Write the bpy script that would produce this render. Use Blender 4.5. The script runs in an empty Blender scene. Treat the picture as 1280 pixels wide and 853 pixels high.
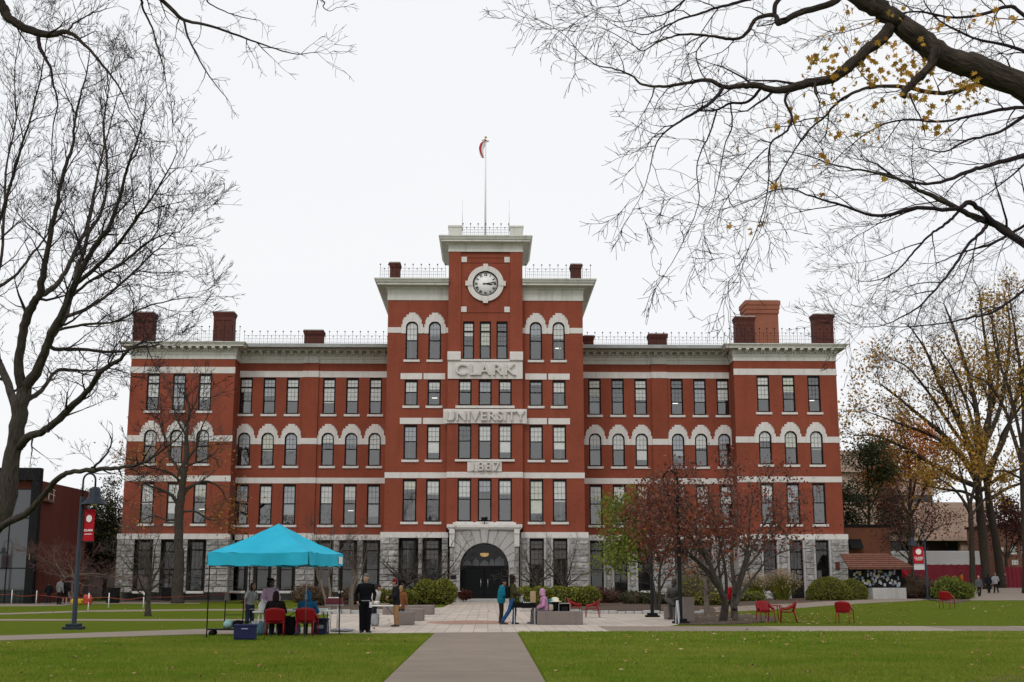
import bpy, bmesh, math, random
import numpy as np
from mathutils import Vector, Matrix

SC = bpy.context.scene
COL = SC.collection
R = math.radians
PI = math.pi

# ------------------------------------------------------------------ camera model (photo pixel -> place)
F = 1550.0
PITCH = math.atan(300 / F)
YAW = math.atan(30 / F * math.cos(PITCH))
H = 1.6
CAM = np.array([0, 0, H])
_r = np.array([math.cos(YAW), -math.sin(YAW), 0.0])
_f = np.array([math.sin(YAW) * math.cos(PITCH), math.cos(YAW) * math.cos(PITCH), math.sin(PITCH)])
_u = np.cross(_r, _f)


def ray(px, py):
    return _f + _r * (px - 640) / F + _u * (426.5 - py) / F


def P(px, py, Y):
    d = ray(px, py)
    return Vector(CAM + d * (Y / d[1]))


def sstep(a, b, t):
    t = min(1, max(0, (t - a) / (b - a)))
    return t * t * (3 - 2 * t)


def gz(x, y):
    """height of the ground: flat quad, rising gently towards the street"""
    return (0.30 * sstep(11, 24, x) * sstep(42, 60, y) * (1 - sstep(70, 95, y) * .35)
            + 0.75 * sstep(32, 52, x) * sstep(85, 140, y))


def G(px, py):
    z = 0.0
    for _ in range(12):
        d = ray(px, py)
        q = CAM + d * ((z - H) / d[2])
        z = gz(q[0], q[1])
    return Vector((q[0], q[1], z))


def GY(px, Y):
    """ground point seen in column px at depth Y"""
    py = 740
    for _ in range(20):
        q = P(px, py, Y)
        z = gz(q.x, Y)
        py += (q.z - z) * F / Y
    return Vector((q.x, Y, z))


# ------------------------------------------------------------------ mesh builder
class MB:
    def __init__(s):
        s.v = []
        s.f = []
        s.m = []
        s.sm = []

    def add(s, vs, fs, mi=0, smooth=False):
        b = len(s.v)
        s.v.extend([tuple(q) for q in vs])
        for f in fs:
            s.f.append([b + i for i in f])
            s.m.append(mi)
            s.sm.append(smooth)

    def box(s, x0, x1, y0, y1, z0, z1, mi=0):
        if x0 > x1: x0, x1 = x1, x0
        if y0 > y1: y0, y1 = y1, y0
        if z0 > z1: z0, z1 = z1, z0
        vs = [(x0, y0, z0), (x1, y0, z0), (x1, y1, z0), (x0, y1, z0), (x0, y0, z1), (x1, y0, z1), (x1, y1, z1), (x0, y1, z1)]
        s.add(vs, [(3, 2, 1, 0), (4, 5, 6, 7), (0, 1, 5, 4), (1, 2, 6, 5), (2, 3, 7, 6), (3, 0, 4, 7)], mi)

    def bbox(s, x0, x1, y0, y1, z0, z1, b=.01, mi=0):
        """box with chamfered edges"""
        if x0 > x1: x0, x1 = x1, x0
        if y0 > y1: y0, y1 = y1, y0
        bm = bmesh.new()
        bmesh.ops.create_cube(bm, size=1)
        for q in bm.verts:
            q.co = Vector(((x0 + x1) / 2 + q.co.x * (x1 - x0), (y0 + y1) / 2 + q.co.y * (y1 - y0), (z0 + z1) / 2 + q.co.z * (z1 - z0)))
        bmesh.ops.bevel(bm, geom=bm.edges[:], offset=b, segments=2, affect='EDGES', profile=.6)
        s.addbm(bm, mi)

    def addbm(s, bm, mi=0, smooth=False, M=None):
        bm.verts.index_update()
        vs = [(M @ q.co if M else q.co) for q in bm.verts]
        s.add(vs, [[q.index for q in f.verts] for f in bm.faces], mi, smooth)
        bm.free()

    def obox(s, c, hx, hy, hz, mi=0):
        """oriented box: centre and three half-axis vectors"""
        c, hx, hy, hz = map(Vector, (c, hx, hy, hz))
        vs = [c + a * hx + b * hy + d * hz for d in (-1, 1) for a, b in ((-1, -1), (1, -1), (1, 1), (-1, 1))]
        s.add(vs, [(3, 2, 1, 0), (4, 5, 6, 7), (0, 1, 5, 4), (1, 2, 6, 5), (2, 3, 7, 6), (3, 0, 4, 7)], mi)

    def bar(s, a, b, w, h=None, up=(0, 0, 1), mi=0):
        a, b = Vector(a), Vector(b)
        h = h or w
        d = (b - a)
        L = d.length
        if L < 1e-6: return
        d.normalize()
        u = Vector(up)
        if abs(d.dot(u)) > .98: u = Vector((0, 1, 0))
        x = d.cross(u).normalized()
        y = x.cross(d)
        s.obox((a + b) / 2, x * w / 2, y * h / 2, d * L / 2, mi)

    def quad(s, a, b, c, d, mi=0):
        s.add([a, b, c, d], [(0, 1, 2, 3)], mi)

    def poly(s, pts, mi=0):
        s.add(pts, [list(range(len(pts)))], mi)

    def prism(s, pts, off, mi=0):
        """closed prism: polygon pts extruded along vector off"""
        n = len(pts)
        off = Vector(off)
        a = [Vector(q) for q in pts]
        s.add(a + [q + off for q in a], [list(range(n))[::-1], list(range(n, 2 * n))] + [(i, (i + 1) % n, n + (i + 1) % n, n + i) for i in range(n)], mi)

    def tube(s, path, rad, n=8, cap=True, mi=0, smooth=True):
        path = [Vector(q) for q in path]
        if not hasattr(rad, '__len__'): rad = [rad] * len(path)
        rings = []
        px = None
        for i, q in enumerate(path):
            d = (path[min(i + 1, len(path) - 1)] - path[max(i - 1, 0)])
            if d.length < 1e-9: d = Vector((0, 0, 1))
            d.normalize()
            if px is None:
                u = Vector((0, 0, 1)) if abs(d.z) < .9 else Vector((1, 0, 0))
                x = d.cross(u).normalized()
            else:
                x = (px - d * px.dot(d))
                if x.length < 1e-6: x = d.orthogonal()
                x.normalize()
            px = x
            y = d.cross(x)
            rings.append([q + (x * math.cos(2 * PI * k / n) + y * math.sin(2 * PI * k / n)) * rad[i] for k in range(n)])
        vs = [p_ for r_ in rings for p_ in r_]
        fs = []
        for i in range(len(rings) - 1):
            for k in range(n):
                k2 = (k + 1) % n
                fs.append((i * n + k, i * n + k2, (i + 1) * n + k2, (i + 1) * n + k))
        if cap:
            fs.append(list(range(n))[::-1])
            fs.append([(len(rings) - 1) * n + k for k in range(n)])
        s.add(vs, fs, mi, smooth)

    def cyl(s, c, r, h, n=16, r2=None, mi=0, smooth=True):
        c = Vector(c)
        s.tube([c, c + Vector((0, 0, h))], [r, r if r2 is None else r2], n, True, mi, smooth)

    def lathe(s, c, prof, n=20, mi=0, axis='z', smooth=True):
        c = Vector(c)
        vs = []
        for (r_, z) in prof:
            for k in range(n):
                a = 2 * PI * k / n
                if axis == 'z': vs.append(c + Vector((r_ * math.cos(a), r_ * math.sin(a), z)))
                else: vs.append(c + Vector((r_ * math.cos(a), z, r_ * math.sin(a))))
        fs = []
        for i in range(len(prof) - 1):
            for k in range(n):
                k2 = (k + 1) % n
                q = (i * n + k, i * n + k2, (i + 1) * n + k2, (i + 1) * n + k)
                fs.append(q if axis == 'z' else q[::-1])
        a, b = list(range(n))[::-1], [(len(prof) - 1) * n + k for k in range(n)]
        if axis != 'z': a, b = a[::-1], b[::-1]
        fs += [a, b]
        s.add(vs, fs, mi, smooth)

    def ball(s, c, rx, ry=None, rz=None, seg=12, mi=0, M=None):
        ry = ry or rx
        rz = rz or rx
        bm = bmesh.new()
        bmesh.ops.create_uvsphere(bm, u_segments=seg, v_segments=max(6, seg * 2 // 3), radius=1)
        T = Matrix.Translation(Vector(c)) @ (M or Matrix.Identity(4)) @ Matrix.Diagonal((rx, ry, rz, 1))
        s.addbm(bm, mi, True, T)

    def build(s, name, mats, parent=None, loc=None):
        me = bpy.data.meshes.new(name)
        me.from_pydata([tuple(q) for q in s.v], [], s.f)
        if getattr(s, 'att', None):
            at_ = me.attributes.new('bark', 'FLOAT_VECTOR', 'POINT')
            at_.data.foreach_set('vector', np.asarray(s.att, np.float32).ravel())
        if not isinstance(mats, (list, tuple)): mats = [mats]
        for q in mats: me.materials.append(q)
        if len(s.f):
            me.polygons.foreach_set('material_index', s.m)
            me.polygons.foreach_set('use_smooth', s.sm)
        me.update()
        o = bpy.data.objects.new(name, me)
        COL.objects.link(o)
        if parent: o.parent = parent
        if loc is not None: o.location = loc
        return o


def tag(o, label=None, cat=None, group=None, kind=None):
    if label: o['label'] = label
    if cat: o['category'] = cat
    if group: o['group'] = group
    if kind: o['kind'] = kind
    return o


def empty(name, loc=(0, 0, 0), rz=0, label=None, cat=None, group=None):
    o = bpy.data.objects.new(name, None)
    COL.objects.link(o)
    o.location = loc
    o.rotation_euler = (0, 0, rz)
    o.empty_display_size = .2
    return tag(o, label, cat, group)


def copy_tree(o, parent=None):
    kids = [c for c in bpy.data.objects if c.parent == o]
    c = o.copy()
    COL.objects.link(c)
    if parent: c.parent = parent
    for k in kids: copy_tree(k, c)
    return c


def np_mesh(name, verts, faces_n, faces, mats, parent=None, mi=None, smooth=False):
    """mesh from flat numpy arrays; all faces with faces_n corners"""
    me = bpy.data.meshes.new(name)
    nf = len(faces) // faces_n
    me.vertices.add(len(verts))
    me.vertices.foreach_set('co', np.asarray(verts, np.float32).ravel())
    me.loops.add(len(faces))
    me.loops.foreach_set('vertex_index', np.asarray(faces, np.int32))
    me.polygons.add(nf)
    me.polygons.foreach_set('loop_start', np.arange(0, nf * faces_n, faces_n, dtype=np.int32))
    if not isinstance(mats, (list, tuple)): mats = [mats]
    for q in mats: me.materials.append(q)
    if mi is not None: me.polygons.foreach_set('material_index', np.asarray(mi, np.int32))
    if smooth: me.polygons.foreach_set('use_smooth', np.ones(nf, bool))
    me.update(calc_edges=True)
    me.validate()
    o = bpy.data.objects.new(name, me)
    COL.objects.link(o)
    if parent: o.parent = parent
    return o


def text_mb(mb, txt, size, depth, M, mi=0, bold=.0, sx=1.0, spacing=1.0):
    cu = bpy.data.curves.new('lettering', 'FONT')
    cu.body = txt
    cu.size = size
    cu.extrude = depth / 2
    cu.offset = bold
    cu.align_x = 'CENTER'
    cu.align_y = 'CENTER'
    cu.space_character = spacing
    cu.resolution_u = 3
    o = bpy.data.objects.new('lettering', cu)
    COL.objects.link(o)
    dg = bpy.context.evaluated_depsgraph_get()
    dg.update()
    me = bpy.data.meshes.new_from_object(o.evaluated_get(dg))
    S = Matrix.Diagonal((sx, 1, 1, 1))
    mb.add([M @ S @ v.co for v in me.vertices], [list(p_.vertices) for p_ in me.polygons], mi)
    bpy.data.objects.remove(o)
    bpy.data.curves.remove(cu)
    bpy.data.meshes.remove(me)


FRONT = lambda x, y, z: Matrix.Translation((x, y, z)) @ Matrix.Rotation(PI / 2, 4, 'X')   # text reading from the -Y side


# ------------------------------------------------------------------ materials
class NT:
    def __init__(s, name):
        s.mat = bpy.data.materials.new(name)
        s.mat.use_nodes = True
        s.t = s.mat.node_tree
        s.b = s.t.nodes['Principled BSDF']
        s.out = s.t.nodes['Material Output']

    def n(s, typ, **kw):
        q = s.t.nodes.new(typ)
        for k, v in kw.items():
            if k.startswith('_'): q.inputs[int(k[1:])].default_value = v
            else: setattr(q, k, v)
        return q

    def l(s, a, b): s.t.links.new(a, b)

    def coord(s, kind='Object', scale=None, rot=None):
        tc = s.n('ShaderNodeTexCoord')
        if scale is None: return tc.outputs[kind]
        mp = s.n('ShaderNodeMapping')
        mp.inputs['Scale'].default_value = scale
        if rot: mp.inputs['Rotation'].default_value = rot
        s.l(tc.outputs[kind], mp.inputs['Vector'])
        return mp.outputs[0]

    def noise(s, vec, scale, detail=4, rough=.55, dist=0):
        q = s.n('ShaderNodeTexNoise')
        q.inputs['Scale'].default_value = scale
        q.inputs['Detail'].default_value = detail
        q.inputs['Roughness'].default_value = rough
        q.inputs['Distortion'].default_value = dist
        if vec is not None: s.l(vec, q.inputs['Vector'])
        return q.outputs['Fac']

    def ramp(s, fac, stops):
        q = s.n('ShaderNodeValToRGB')
        el = q.color_ramp.elements
        while len(el) < len(stops): el.new(.5)
        for e, (p_, c) in zip(el, stops):
            e.position = p_
            e.color = (*c, 1) if len(c) == 3 else c
        s.l(fac, q.inputs[0])
        return q.outputs['Color']

    def mix(s, fac, a, b, blend='MIX'):
        q = s.n('ShaderNodeMix', data_type='RGBA', blend_type=blend)
        for sock, v in ((q.inputs[0], fac), (q.inputs[6], a), (q.inputs[7], b)):
            if isinstance(v, (int, float)): sock.default_value = v
            elif isinstance(v, (tuple, list)): sock.default_value = (*v, 1) if len(v) == 3 else v
            else: s.l(v, sock)
        return q.outputs[2]

    def bump(s, h, strength=.3, dist=.02, prev=None):
        q = s.n('ShaderNodeBump')
        q.inputs['Strength'].default_value = strength
        q.inputs['Distance'].default_value = dist
        s.l(h, q.inputs['Height'])
        if prev is not None: s.l(prev, q.inputs['Normal'])
        return q.outputs[0]


def simple(name, col, rough=.6, var=.25, scale=6.0, bump=0.0, metal=0.0, spec=.4, bscale=None, coord='Object'):
    """plain painted / cloth / metal surface with mild uneven colour"""
    m = NT(name)
    v = m.coord(coord)
    n = m.noise(v, scale)
    a = tuple(c * (1 - var) for c in col)
    b = tuple(min(1, c * (1 + var)) for c in col)
    m.l(m.ramp(n, [(.3, a), (.7, b)]), m.b.inputs['Base Color'])
    m.b.inputs['Roughness'].default_value = rough
    m.b.inputs['Metallic'].default_value = metal
    m.b.inputs['Specular IOR Level'].default_value = spec
    if bump:
        m.l(m.bump(m.noise(v, bscale or scale * 6), bump, .01), m.b.inputs['Normal'])
    return m.mat


def leafmat(name, cols, rough=.6, trans=.25, patch=0, spec=.25):
    """foliage: every leaf its own tint"""
    m = NT(name)
    g = m.n('ShaderNodeNewGeometry')
    st = [(i / max(1, len(cols) - 1), c) for i, c in enumerate(cols)]
    c = m.ramp(g.outputs['Random Per Island'], st)
    if patch:
        tc = m.coord('Object')
        c = m.mix(.72, c, m.ramp(m.noise(tc, patch, 4, .65), st))
        c = m.mix(m.ramp(m.noise(tc, patch * .25, 3, .6), [(.42, (0, 0, 0)), (.7, (.45,) * 3)]), c, cols[-1])
    m.l(c, m.b.inputs['Base Color'])
    m.b.inputs['Roughness'].default_value = rough
    m.b.inputs['Specular IOR Level'].default_value = spec
    tr = m.n('ShaderNodeBsdfTranslucent')
    m.l(c, tr.inputs[0])
    mx = m.n('ShaderNodeMixShader', _0=trans)
    m.l(m.b.outputs[0], mx.inputs[1])
    m.l(tr.outputs[0], mx.inputs[2])
    m.l(mx.outputs[0], m.out.inputs[0])
    return m.mat


def brickmat(name, c1, c2, mortar, bw=.21, bh=.075, stain=.25, seed=0):
    m = NT(name)
    tc = m.n('ShaderNodeTexCoord')
    sp = m.n('ShaderNodeSeparateXYZ')
    m.l(tc.outputs['Object'], sp.inputs[0])
    ad = m.n('ShaderNodeMath', operation='ADD')
    m.l(sp.outputs[0], ad.inputs[0]); m.l(sp.outputs[1], ad.inputs[1])
    cb = m.n('ShaderNodeCombineXYZ')
    m.l(ad.outputs[0], cb.inputs[0]); m.l(sp.outputs[2], cb.inputs[1])
    br = m.n('ShaderNodeTexBrick')
    br.inputs['Scale'].default_value = 1
    br.inputs['Brick Width'].default_value = bw
    br.inputs['Row Height'].default_value = bh
    br.inputs['Mortar Size'].default_value = .006
    br.inputs['Mortar Smooth'].default_value = .2
    br.inputs['Bias'].default_value = -.1
    m.l(cb.outputs[0], br.inputs['Vector'])
    br.inputs['Color1'].default_value = (*c1, 1)
    br.inputs['Color2'].default_value = (*c2, 1)
    br.inputs['Mortar'].default_value = (*mortar, 1)
    n1 = m.noise(tc.outputs['Object'], .35 , 6, .6)
    n2 = m.noise(m.coord('Object', (1.2, 1.2, .18)), 1.3, 5, .6)
    k = m.mix(stain, br.outputs['Color'], m.ramp(n1, [(.3, tuple(c * .55 for c in c1)), (.7, tuple(c * 1.3 for c in c2))]))
    k = m.mix(m.ramp(n2, [(.47, (0, 0, 0)), (.75, (.5, .5, .5))]), k, tuple(c * .55 for c in c1))
    m.l(k, m.b.inputs['Base Color'])
    m.b.inputs['Roughness'].default_value = .85
    m.b.inputs['Specular IOR Level'].default_value = .25
    m.l(m.bump(br.outputs['Fac'], -.3, .006), m.b.inputs['Normal'])
    return m.mat


def stonemat(name, c1, c2, scale=1.0, streak=.4, dark=(.12, .11, .1), bump=.35, rough=.85):
    """weathered cut stone: mottling plus rain streaks running down"""
    m = NT(name)
    o = m.coord('Object')
    n1 = m.noise(o, 1.1 * scale, 8, .65)
    n2 = m.noise(o, 9 * scale, 5, .7)
    st = m.noise(m.coord('Object', (1.6, 1.6, .12)), 1.5, 6, .65)
    c = m.mix(.5, m.ramp(n1, [(.3, c1), (.7, c2)]), m.ramp(n2, [(.3, c1), (.7, c2)]))
    k = m.ramp(st, [(.5, (0, 0, 0)), (.75, (streak,) * 3)])
    m.l(m.mix(k, c, dark), m.b.inputs['Base Color'])
    m.b.inputs['Roughness'].default_value = rough
    m.b.inputs['Specular IOR Level'].default_value = .3
    m.l(m.bump(n2, bump, .02), m.b.inputs['Normal'])
    return m.mat


def islandstone(name, cols, bump=.6):
    """rock-faced blocks: each block its own tone"""
    m = NT(name)
    g = m.n('ShaderNodeNewGeometry')
    o = m.coord('Object')
    base = m.ramp(g.outputs['Random Per Island'], [(i / (len(cols) - 1), c) for i, c in enumerate(cols)])
    n1 = m.noise(o, 3.5, 8, .7)
    n2 = m.noise(o, 14, 5, .7)
    c = m.mix(.75, base, m.ramp(n1, [(.3, (.35, .34, .33)), (.72, (1.25, 1.23, 1.2))]), 'MULTIPLY')
    st = m.noise(m.coord('Object', (1.3, 1.3, .2)), 1.1, 6, .65)
    c = m.mix(m.ramp(st, [(.52, (0, 0, 0)), (.75, (.55,) * 3)]), c, (.07, .066, .06))
    m.l(c, m.b.inputs['Base Color'])
    m.b.inputs['Roughness'].default_value = .9
    m.b.inputs['Specular IOR Level'].default_value = .25
    b1 = m.bump(n1, bump, .08)
    m.l(m.bump(n2, bump * .7, .03, b1), m.b.inputs['Normal'])
    return m.mat


def barkmat(name, c1, c2, vs=30.0, bump=.8, moss=None):
    m = NT(name)
    v = m.n('ShaderNodeAttribute', attribute_name='bark').outputs['Vector']
    n1 = m.noise(v, vs, 6, .65, .6)
    n2 = m.noise(m.coord('Object'), 1.7, 4, .6)
    c = m.ramp(n1, [(.35, c1), (.68, c2)])
    if moss: c = m.mix(m.ramp(n2, [(.5, (0, 0, 0)), (.7, (.6, .6, .6))]), c, moss)
    m.l(c, m.b.inputs['Base Color'])
    m.b.inputs['Roughness'].default_value = .95
    m.b.inputs['Specular IOR Level'].default_value = .15
    m.l(m.bump(n1, bump, .03), m.b.inputs['Normal'])
    return m.mat


def glassmat(name, tint=(.9, .93, .95), rough=.02, refl=1.0):
    """thin window glass: see-through with a mirror reflection that grows at a slant"""
    m = NT(name)
    fr = m.n('ShaderNodeFresnel', _0=1.9)
    mu = m.n('ShaderNodeMath', operation='MULTIPLY', _1=refl)
    m.l(fr.outputs[0], mu.inputs[0])
    tr = m.n('ShaderNodeBsdfTransparent', _0=(*tint, 1))
    gl = m.n('ShaderNodeBsdfGlossy')
    gl.inputs['Roughness'].default_value = rough
    nz = m.noise(m.coord('Object'), .8, 2)
    m.l(m.bump(nz, .05, .05), gl.inputs['Normal'])
    mx = m.n('ShaderNodeMixShader')
    m.l(mu.outputs[0], mx.inputs[0]); m.l(tr.outputs[0], mx.inputs[1]); m.l(gl.outputs[0], mx.inputs[2])
    m.l(mx.outputs[0], m.out.inputs[0])
    return m.mat


def emit(name, col, k):
    m = NT(name)
    m.b.inputs['Base Color'].default_value = (*col, 1)
    m.b.inputs['Emission Color'].default_value = (*col, 1)
    m.b.inputs['Emission Strength'].default_value = k
    return m.mat


M = {}
M['brick'] = brickmat('red_brick', (.3, .07, .036), (.225, .053, .029), (.2, .075, .05), stain=.5)
M['brick_dark'] = brickmat('dark_brick', (.155, .038, .026), (.11, .028, .02), (.1, .04, .032), stain=.45)
M['brick_orange'] = brickmat('orange_brick', (.33, .115, .068), (.26, .09, .054), (.22, .11, .075), stain=.35)
M['brick_deep'] = brickmat('deep_maroon_brick', (.058, .026, .018), (.045, .02, .0145), (.04, .02, .016), stain=.35)
M['brick_low'] = brickmat('maroon_brick', (.115, .034, .024), (.085, .026, .02), (.075, .035, .028), stain=.35)
M['trim'] = stonemat('pale_granite_trim', (.57, .54, .51), (.73, .7, .665), 1, .32, (.3, .27, .24))
M['cornice'] = stonemat('painted_cornice', (.52, .52, .47), (.66, .65, .6), 1, .5, (.22, .22, .18), .2, .7)
M['roofmetal'] = simple('grey_roof_metal', (.3, .31, .3), .5, .2, 1)
M['granite_block'] = islandstone('rock_faced_granite', [(.34, .33, .32), (.43, .42, .41), (.52, .505, .49), (.38, .37, .36), (.47, .46, .45)])
M['granite'] = stonemat('smooth_granite', (.35, .34, .328), (.47, .455, .44), 1.6, .5, (.15, .14, .13))
M['joint'] = simple('mortar_joint', (.2, .19, .18), .95, .2)
M['frame'] = simple('dark_window_paint', (.012, .0105, .01), .6, .3, spec=.1)
M['low_glass'] = glassmat('shaded_window_glass', (.9, .92, .93), .03, .8)
M['dark_glass'] = glassmat('fanlight_glass', (.8, .82, .84), .03, .35)
M['glass'] = glassmat('window_glass', (.96, .97, .98), .02, 2.0)
M['blind'] = simple('white_roller_blind', (.6, .61, .59), .9, .1, 3)
M['blind2'] = simple('cream_roller_blind', (.55, .56, .48), .9, .1, 3)
M['blind3'] = simple('grey_roller_blind', (.36, .38, .41), .9, .1, 3)
for k_ in ('blind', 'blind2', 'blind3'):
    q_ = M[k_].node_tree.nodes['Principled BSDF']; q_.inputs['Coat Weight'].default_value = .9; q_.inputs['Coat Roughness'].default_value = .04
M['blind4'] = simple('dim_brown_blind', (.1, .095, .088), .4, .15, 2, spec=.5)
M['room'] = simple('dim_room', (.3, .29, .28), .9, .25, .6)
M['iron'] = simple('black_iron', (.009, .009, .0095), .6, .3, spec=.12)
M['lamp_iron'] = simple('dark_blue_grey_paint', (.017, .025, .034), .5, .2, 3, spec=.2)
M['red_plastic'] = simple('red_chair_plastic', (.24, .006, .01), .45, .15, 4, spec=.25)
M['banner_red'] = simple('red_banner_cloth', (.4, .013, .022), .8, .12, 4, spec=.15)
M['white_ink'] = simple('white_ink', (.8, .76, .74), .7, .04)
M['dial'] = simple('white_clock_dial', (.82, .81, .78), .5, .05, 2)
M['clock_black'] = simple('black_clock_paint', (.006, .006, .007), .5, .1, spec=.12)
M['concrete'] = stonemat('path_concrete', (.225, .18, .143), (.29, .24, .193), 2.2, .0, bump=.15)
M['lampglow'] = emit('fluorescent_tube', (1, .95, .82), 1.6)
M['lantern'] = emit('lantern_glow', (1, .62, .2), .4)
M['white_paint'] = simple('white_paint', (.72, .72, .7), .5, .06)
M['steel'] = simple('brushed_steel', (.45, .46, .47), .35, .1, metal=.8)
M['black_cloth'] = simple('black_cloth', (.008, .008, .009), .95, .3, 8, .15, spec=.08)
M['dark_wood'] = simple('dark_timber', (.09, .05, .03), .7, .3, 5, .2)


def concretemat():
    """poured slabs, each of its own age"""
    m = NT('path_concrete')
    g = m.n('ShaderNodeNewGeometry')
    o = m.coord('Object')
    base = m.ramp(g.outputs['Random Per Island'], [(0, (.215, .172, .136)), (.6, (.25, .202, .162)), (1, (.33, .275, .225))])
    n1 = m.noise(o, .9, 6, .65)
    n2 = m.noise(o, 30, 3, .7)
    c = m.mix(.5, base, m.ramp(n1, [(.3, (.72, .72, .72)), (.7, (1.15, 1.15, 1.15))]), 'MULTIPLY')
    c = m.mix(.25, c, m.ramp(n2, [(.3, (.6, .6, .6)), (.7, (1.3, 1.3, 1.3))]), 'MULTIPLY')
    m.l(c, m.b.inputs['Base Color'])
    m.b.inputs['Roughness'].default_value = .9
    m.b.inputs['Specular IOR Level'].default_value = .2
    m.l(m.bump(n2, .3, .01), m.b.inputs['Normal'])
    return m.mat


M['concrete'] = concretemat()
# ------------------------------------------------------------------ world, sun, camera
world = bpy.data.worlds.new("World")
SC.world = world
world.use_nodes = True
wt = world.node_tree
bg = wt.nodes['Background']
sky = wt.nodes.new('ShaderNodeTexSky')
sky.sky_type = 'NISHITA'
sky.sun_disc = False
SUN_EL, SUN_AZ = 42, 200          # behind the viewer's shoulder, veiled by cloud
sky.sun_elevation = R(SUN_EL)
sky.sun_rotation = R(SUN_AZ)
wtc = wt.nodes.new('ShaderNodeTexCoord')
wmp = wt.nodes.new('ShaderNodeMapping')
wmp.inputs['Scale'].default_value = (1, 1, 2.5)
wt.links.new(wtc.outputs['Generated'], wmp.inputs[0])
wn = wt.nodes.new('ShaderNodeTexNoise')
wn.inputs['Scale'].default_value = 2.2
wn.inputs['Detail'].default_value = 5
wt.links.new(wmp.outputs[0], wn.inputs['Vector'])
wr = wt.nodes.new('ShaderNodeValToRGB')
wr.color_ramp.elements[0].position = .3
wr.color_ramp.elements[0].color = (.915, .925, .95, 1)
wr.color_ramp.elements[1].position = .7
wr.color_ramp.elements[1].color = (.95, .953, .963, 1)
wt.links.new(wn.outputs['Fac'], wr.inputs[0])
wg = wt.nodes.new('ShaderNodeMix'); wg.data_type = 'RGBA'; wg.blend_type = 'MULTIPLY'
wg.inputs[0].default_value = 1
wg.inputs[7].default_value = (9.9, 9.9, 9.9, 1)
wt.links.new(wr.outputs[0], wg.inputs[6])
wm = wt.nodes.new('ShaderNodeMix'); wm.data_type = 'RGBA'
wm.inputs[0].default_value = .95
wt.links.new(sky.outputs[0], wm.inputs[6])
wt.links.new(wg.outputs[2], wm.inputs[7])
wt.links.new(wm.outputs[2], bg.inputs['Color'])
bg.inputs['Strength'].default_value = .1

sl = bpy.data.lights.new('sun', 'SUN')
sl.energy = .85
sl.angle = R(16)
sl.color = (1, .965, .92)
so = bpy.data.objects.new('sun', sl)
COL.objects.link(so)
_az = R(SUN_AZ)
_sd = Vector((math.sin(_az) * math.cos(R(SUN_EL)), math.cos(_az) * math.cos(R(SUN_EL)), math.sin(R(SUN_EL))))
so.rotation_euler = _sd.to_track_quat('Z', 'Y').to_euler()
so.location = (0, -20, 60)

cd = bpy.data.cameras.new('camera')
co = bpy.data.objects.new('camera', cd)
COL.objects.link(co)
co.location = (0, 0, H)
co.rotation_euler = (PI / 2 + PITCH, 0, -YAW)
cd.lens = F * 36 / 1280
cd.sensor_width = 36
cd.clip_start = .1
cd.clip_end = 3000
SC.camera = co
SC.view_settings.view_transform = 'Standard'
SC.view_settings.look = 'None'
SC.view_settings.gamma = 1
SC.view_settings.exposure = .05
SC.cycles.max_bounces = 6
SC.cycles.transparent_max_bounces = 16
SC.cycles.caustics_reflective = False
SC.cycles.caustics_refractive = False

# ------------------------------------------------------------------ ground
def groundmat():
    m = NT('lawn_grass_ground')
    o = m.coord('Object')
    n0 = m.noise(o, .22, 5, .6)
    n1 = m.noise(o, 1.6, 6, .65)
    n2 = m.noise(o, 22, 4, .7)
    n3 = m.noise(m.coord('Object', (1, .35, 1)), 60, 3, .7)
    c = m.ramp(n1, [(.3, (.048, .09, .01)), (.52, (.076, .122, .015)), (.75, (.115, .148, .024))])
    c = m.mix(m.ramp(n0, [(.45, (0, 0, 0)), (.75, (.5,) * 3)]), c, (.15, .145, .02))
    c = m.mix(.45, c, m.ramp(n2, [(.3, (.035, .055, .003)), (.7, (.15, .18, .008))]))
    c = m.mix(.3, c, m.ramp(n3, [(.3, (.03, .048, .003)), (.7, (.16, .19, .008))]))
    m.l(c, m.b.inputs['Base Color'])
    m.b.inputs['Roughness'].default_value = .95
    m.b.inputs['Specular IOR Level'].default_value = .02
    m.l(m.bump(n3, .7, .03), m.b.inputs['Normal'])
    return m.mat


M['lawn'] = groundmat()


def soilmat():
    m = NT('leaf_strewn_mulch')
    o = m.coord('Object')
    n1 = m.noise(o, 2.0, 6, .65)
    n2 = m.noise(o, 26, 4, .75)
    c = m.mix(.6, m.ramp(n1, [(.3, (.045, .028, .018)), (.7, (.1, .062, .038))]), m.ramp(n2, [(.35, (.03, .02, .013)), (.6, (.1, .06, .035)), (.72, (.26, .15, .07))]))
    m.l(c, m.b.inputs['Base Color'])
    m.b.inputs['Roughness'].default_value = .95
    m.l(m.bump(n2, .8, .04), m.b.inputs['Normal'])
    return m.mat


M['mulch'] = soilmat()


def pavermat():
    m = NT('granite_pavers')
    o = m.coord('Object')
    br = m.n('ShaderNodeTexBrick')
    br.inputs['Scale'].default_value = 1
    br.inputs['Brick Width'].default_value = .46
    br.inputs['Row Height'].default_value = 3.1
    br.inputs['Mortar Size'].default_value = .014
    br.inputs['Color1'].default_value = (.5, .425, .36, 1)
    br.inputs['Color2'].default_value = (.42, .355, .3, 1)
    br.inputs['Mortar'].default_value = (.26, .22, .185, 1)
    br.offset = .0
    m.l(m.coord('Object'), br.inputs['Vector'])
    n1 = m.noise(o, .5, 6, .65)
    c = m.mix(.55, br.outputs['Color'], m.ramp(n1, [(.3, (.6, .6, .6)), (.7, (1.2, 1.2, 1.2))]), 'MULTIPLY')
    m.l(c, m.b.inputs['Base Color'])
    m.b.inputs['Roughness'].default_value = .8
    m.l(m.bump(br.outputs['Fac'], -.3, .01), m.b.inputs['Normal'])
    return m.mat


M['paver'] = pavermat()


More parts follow.
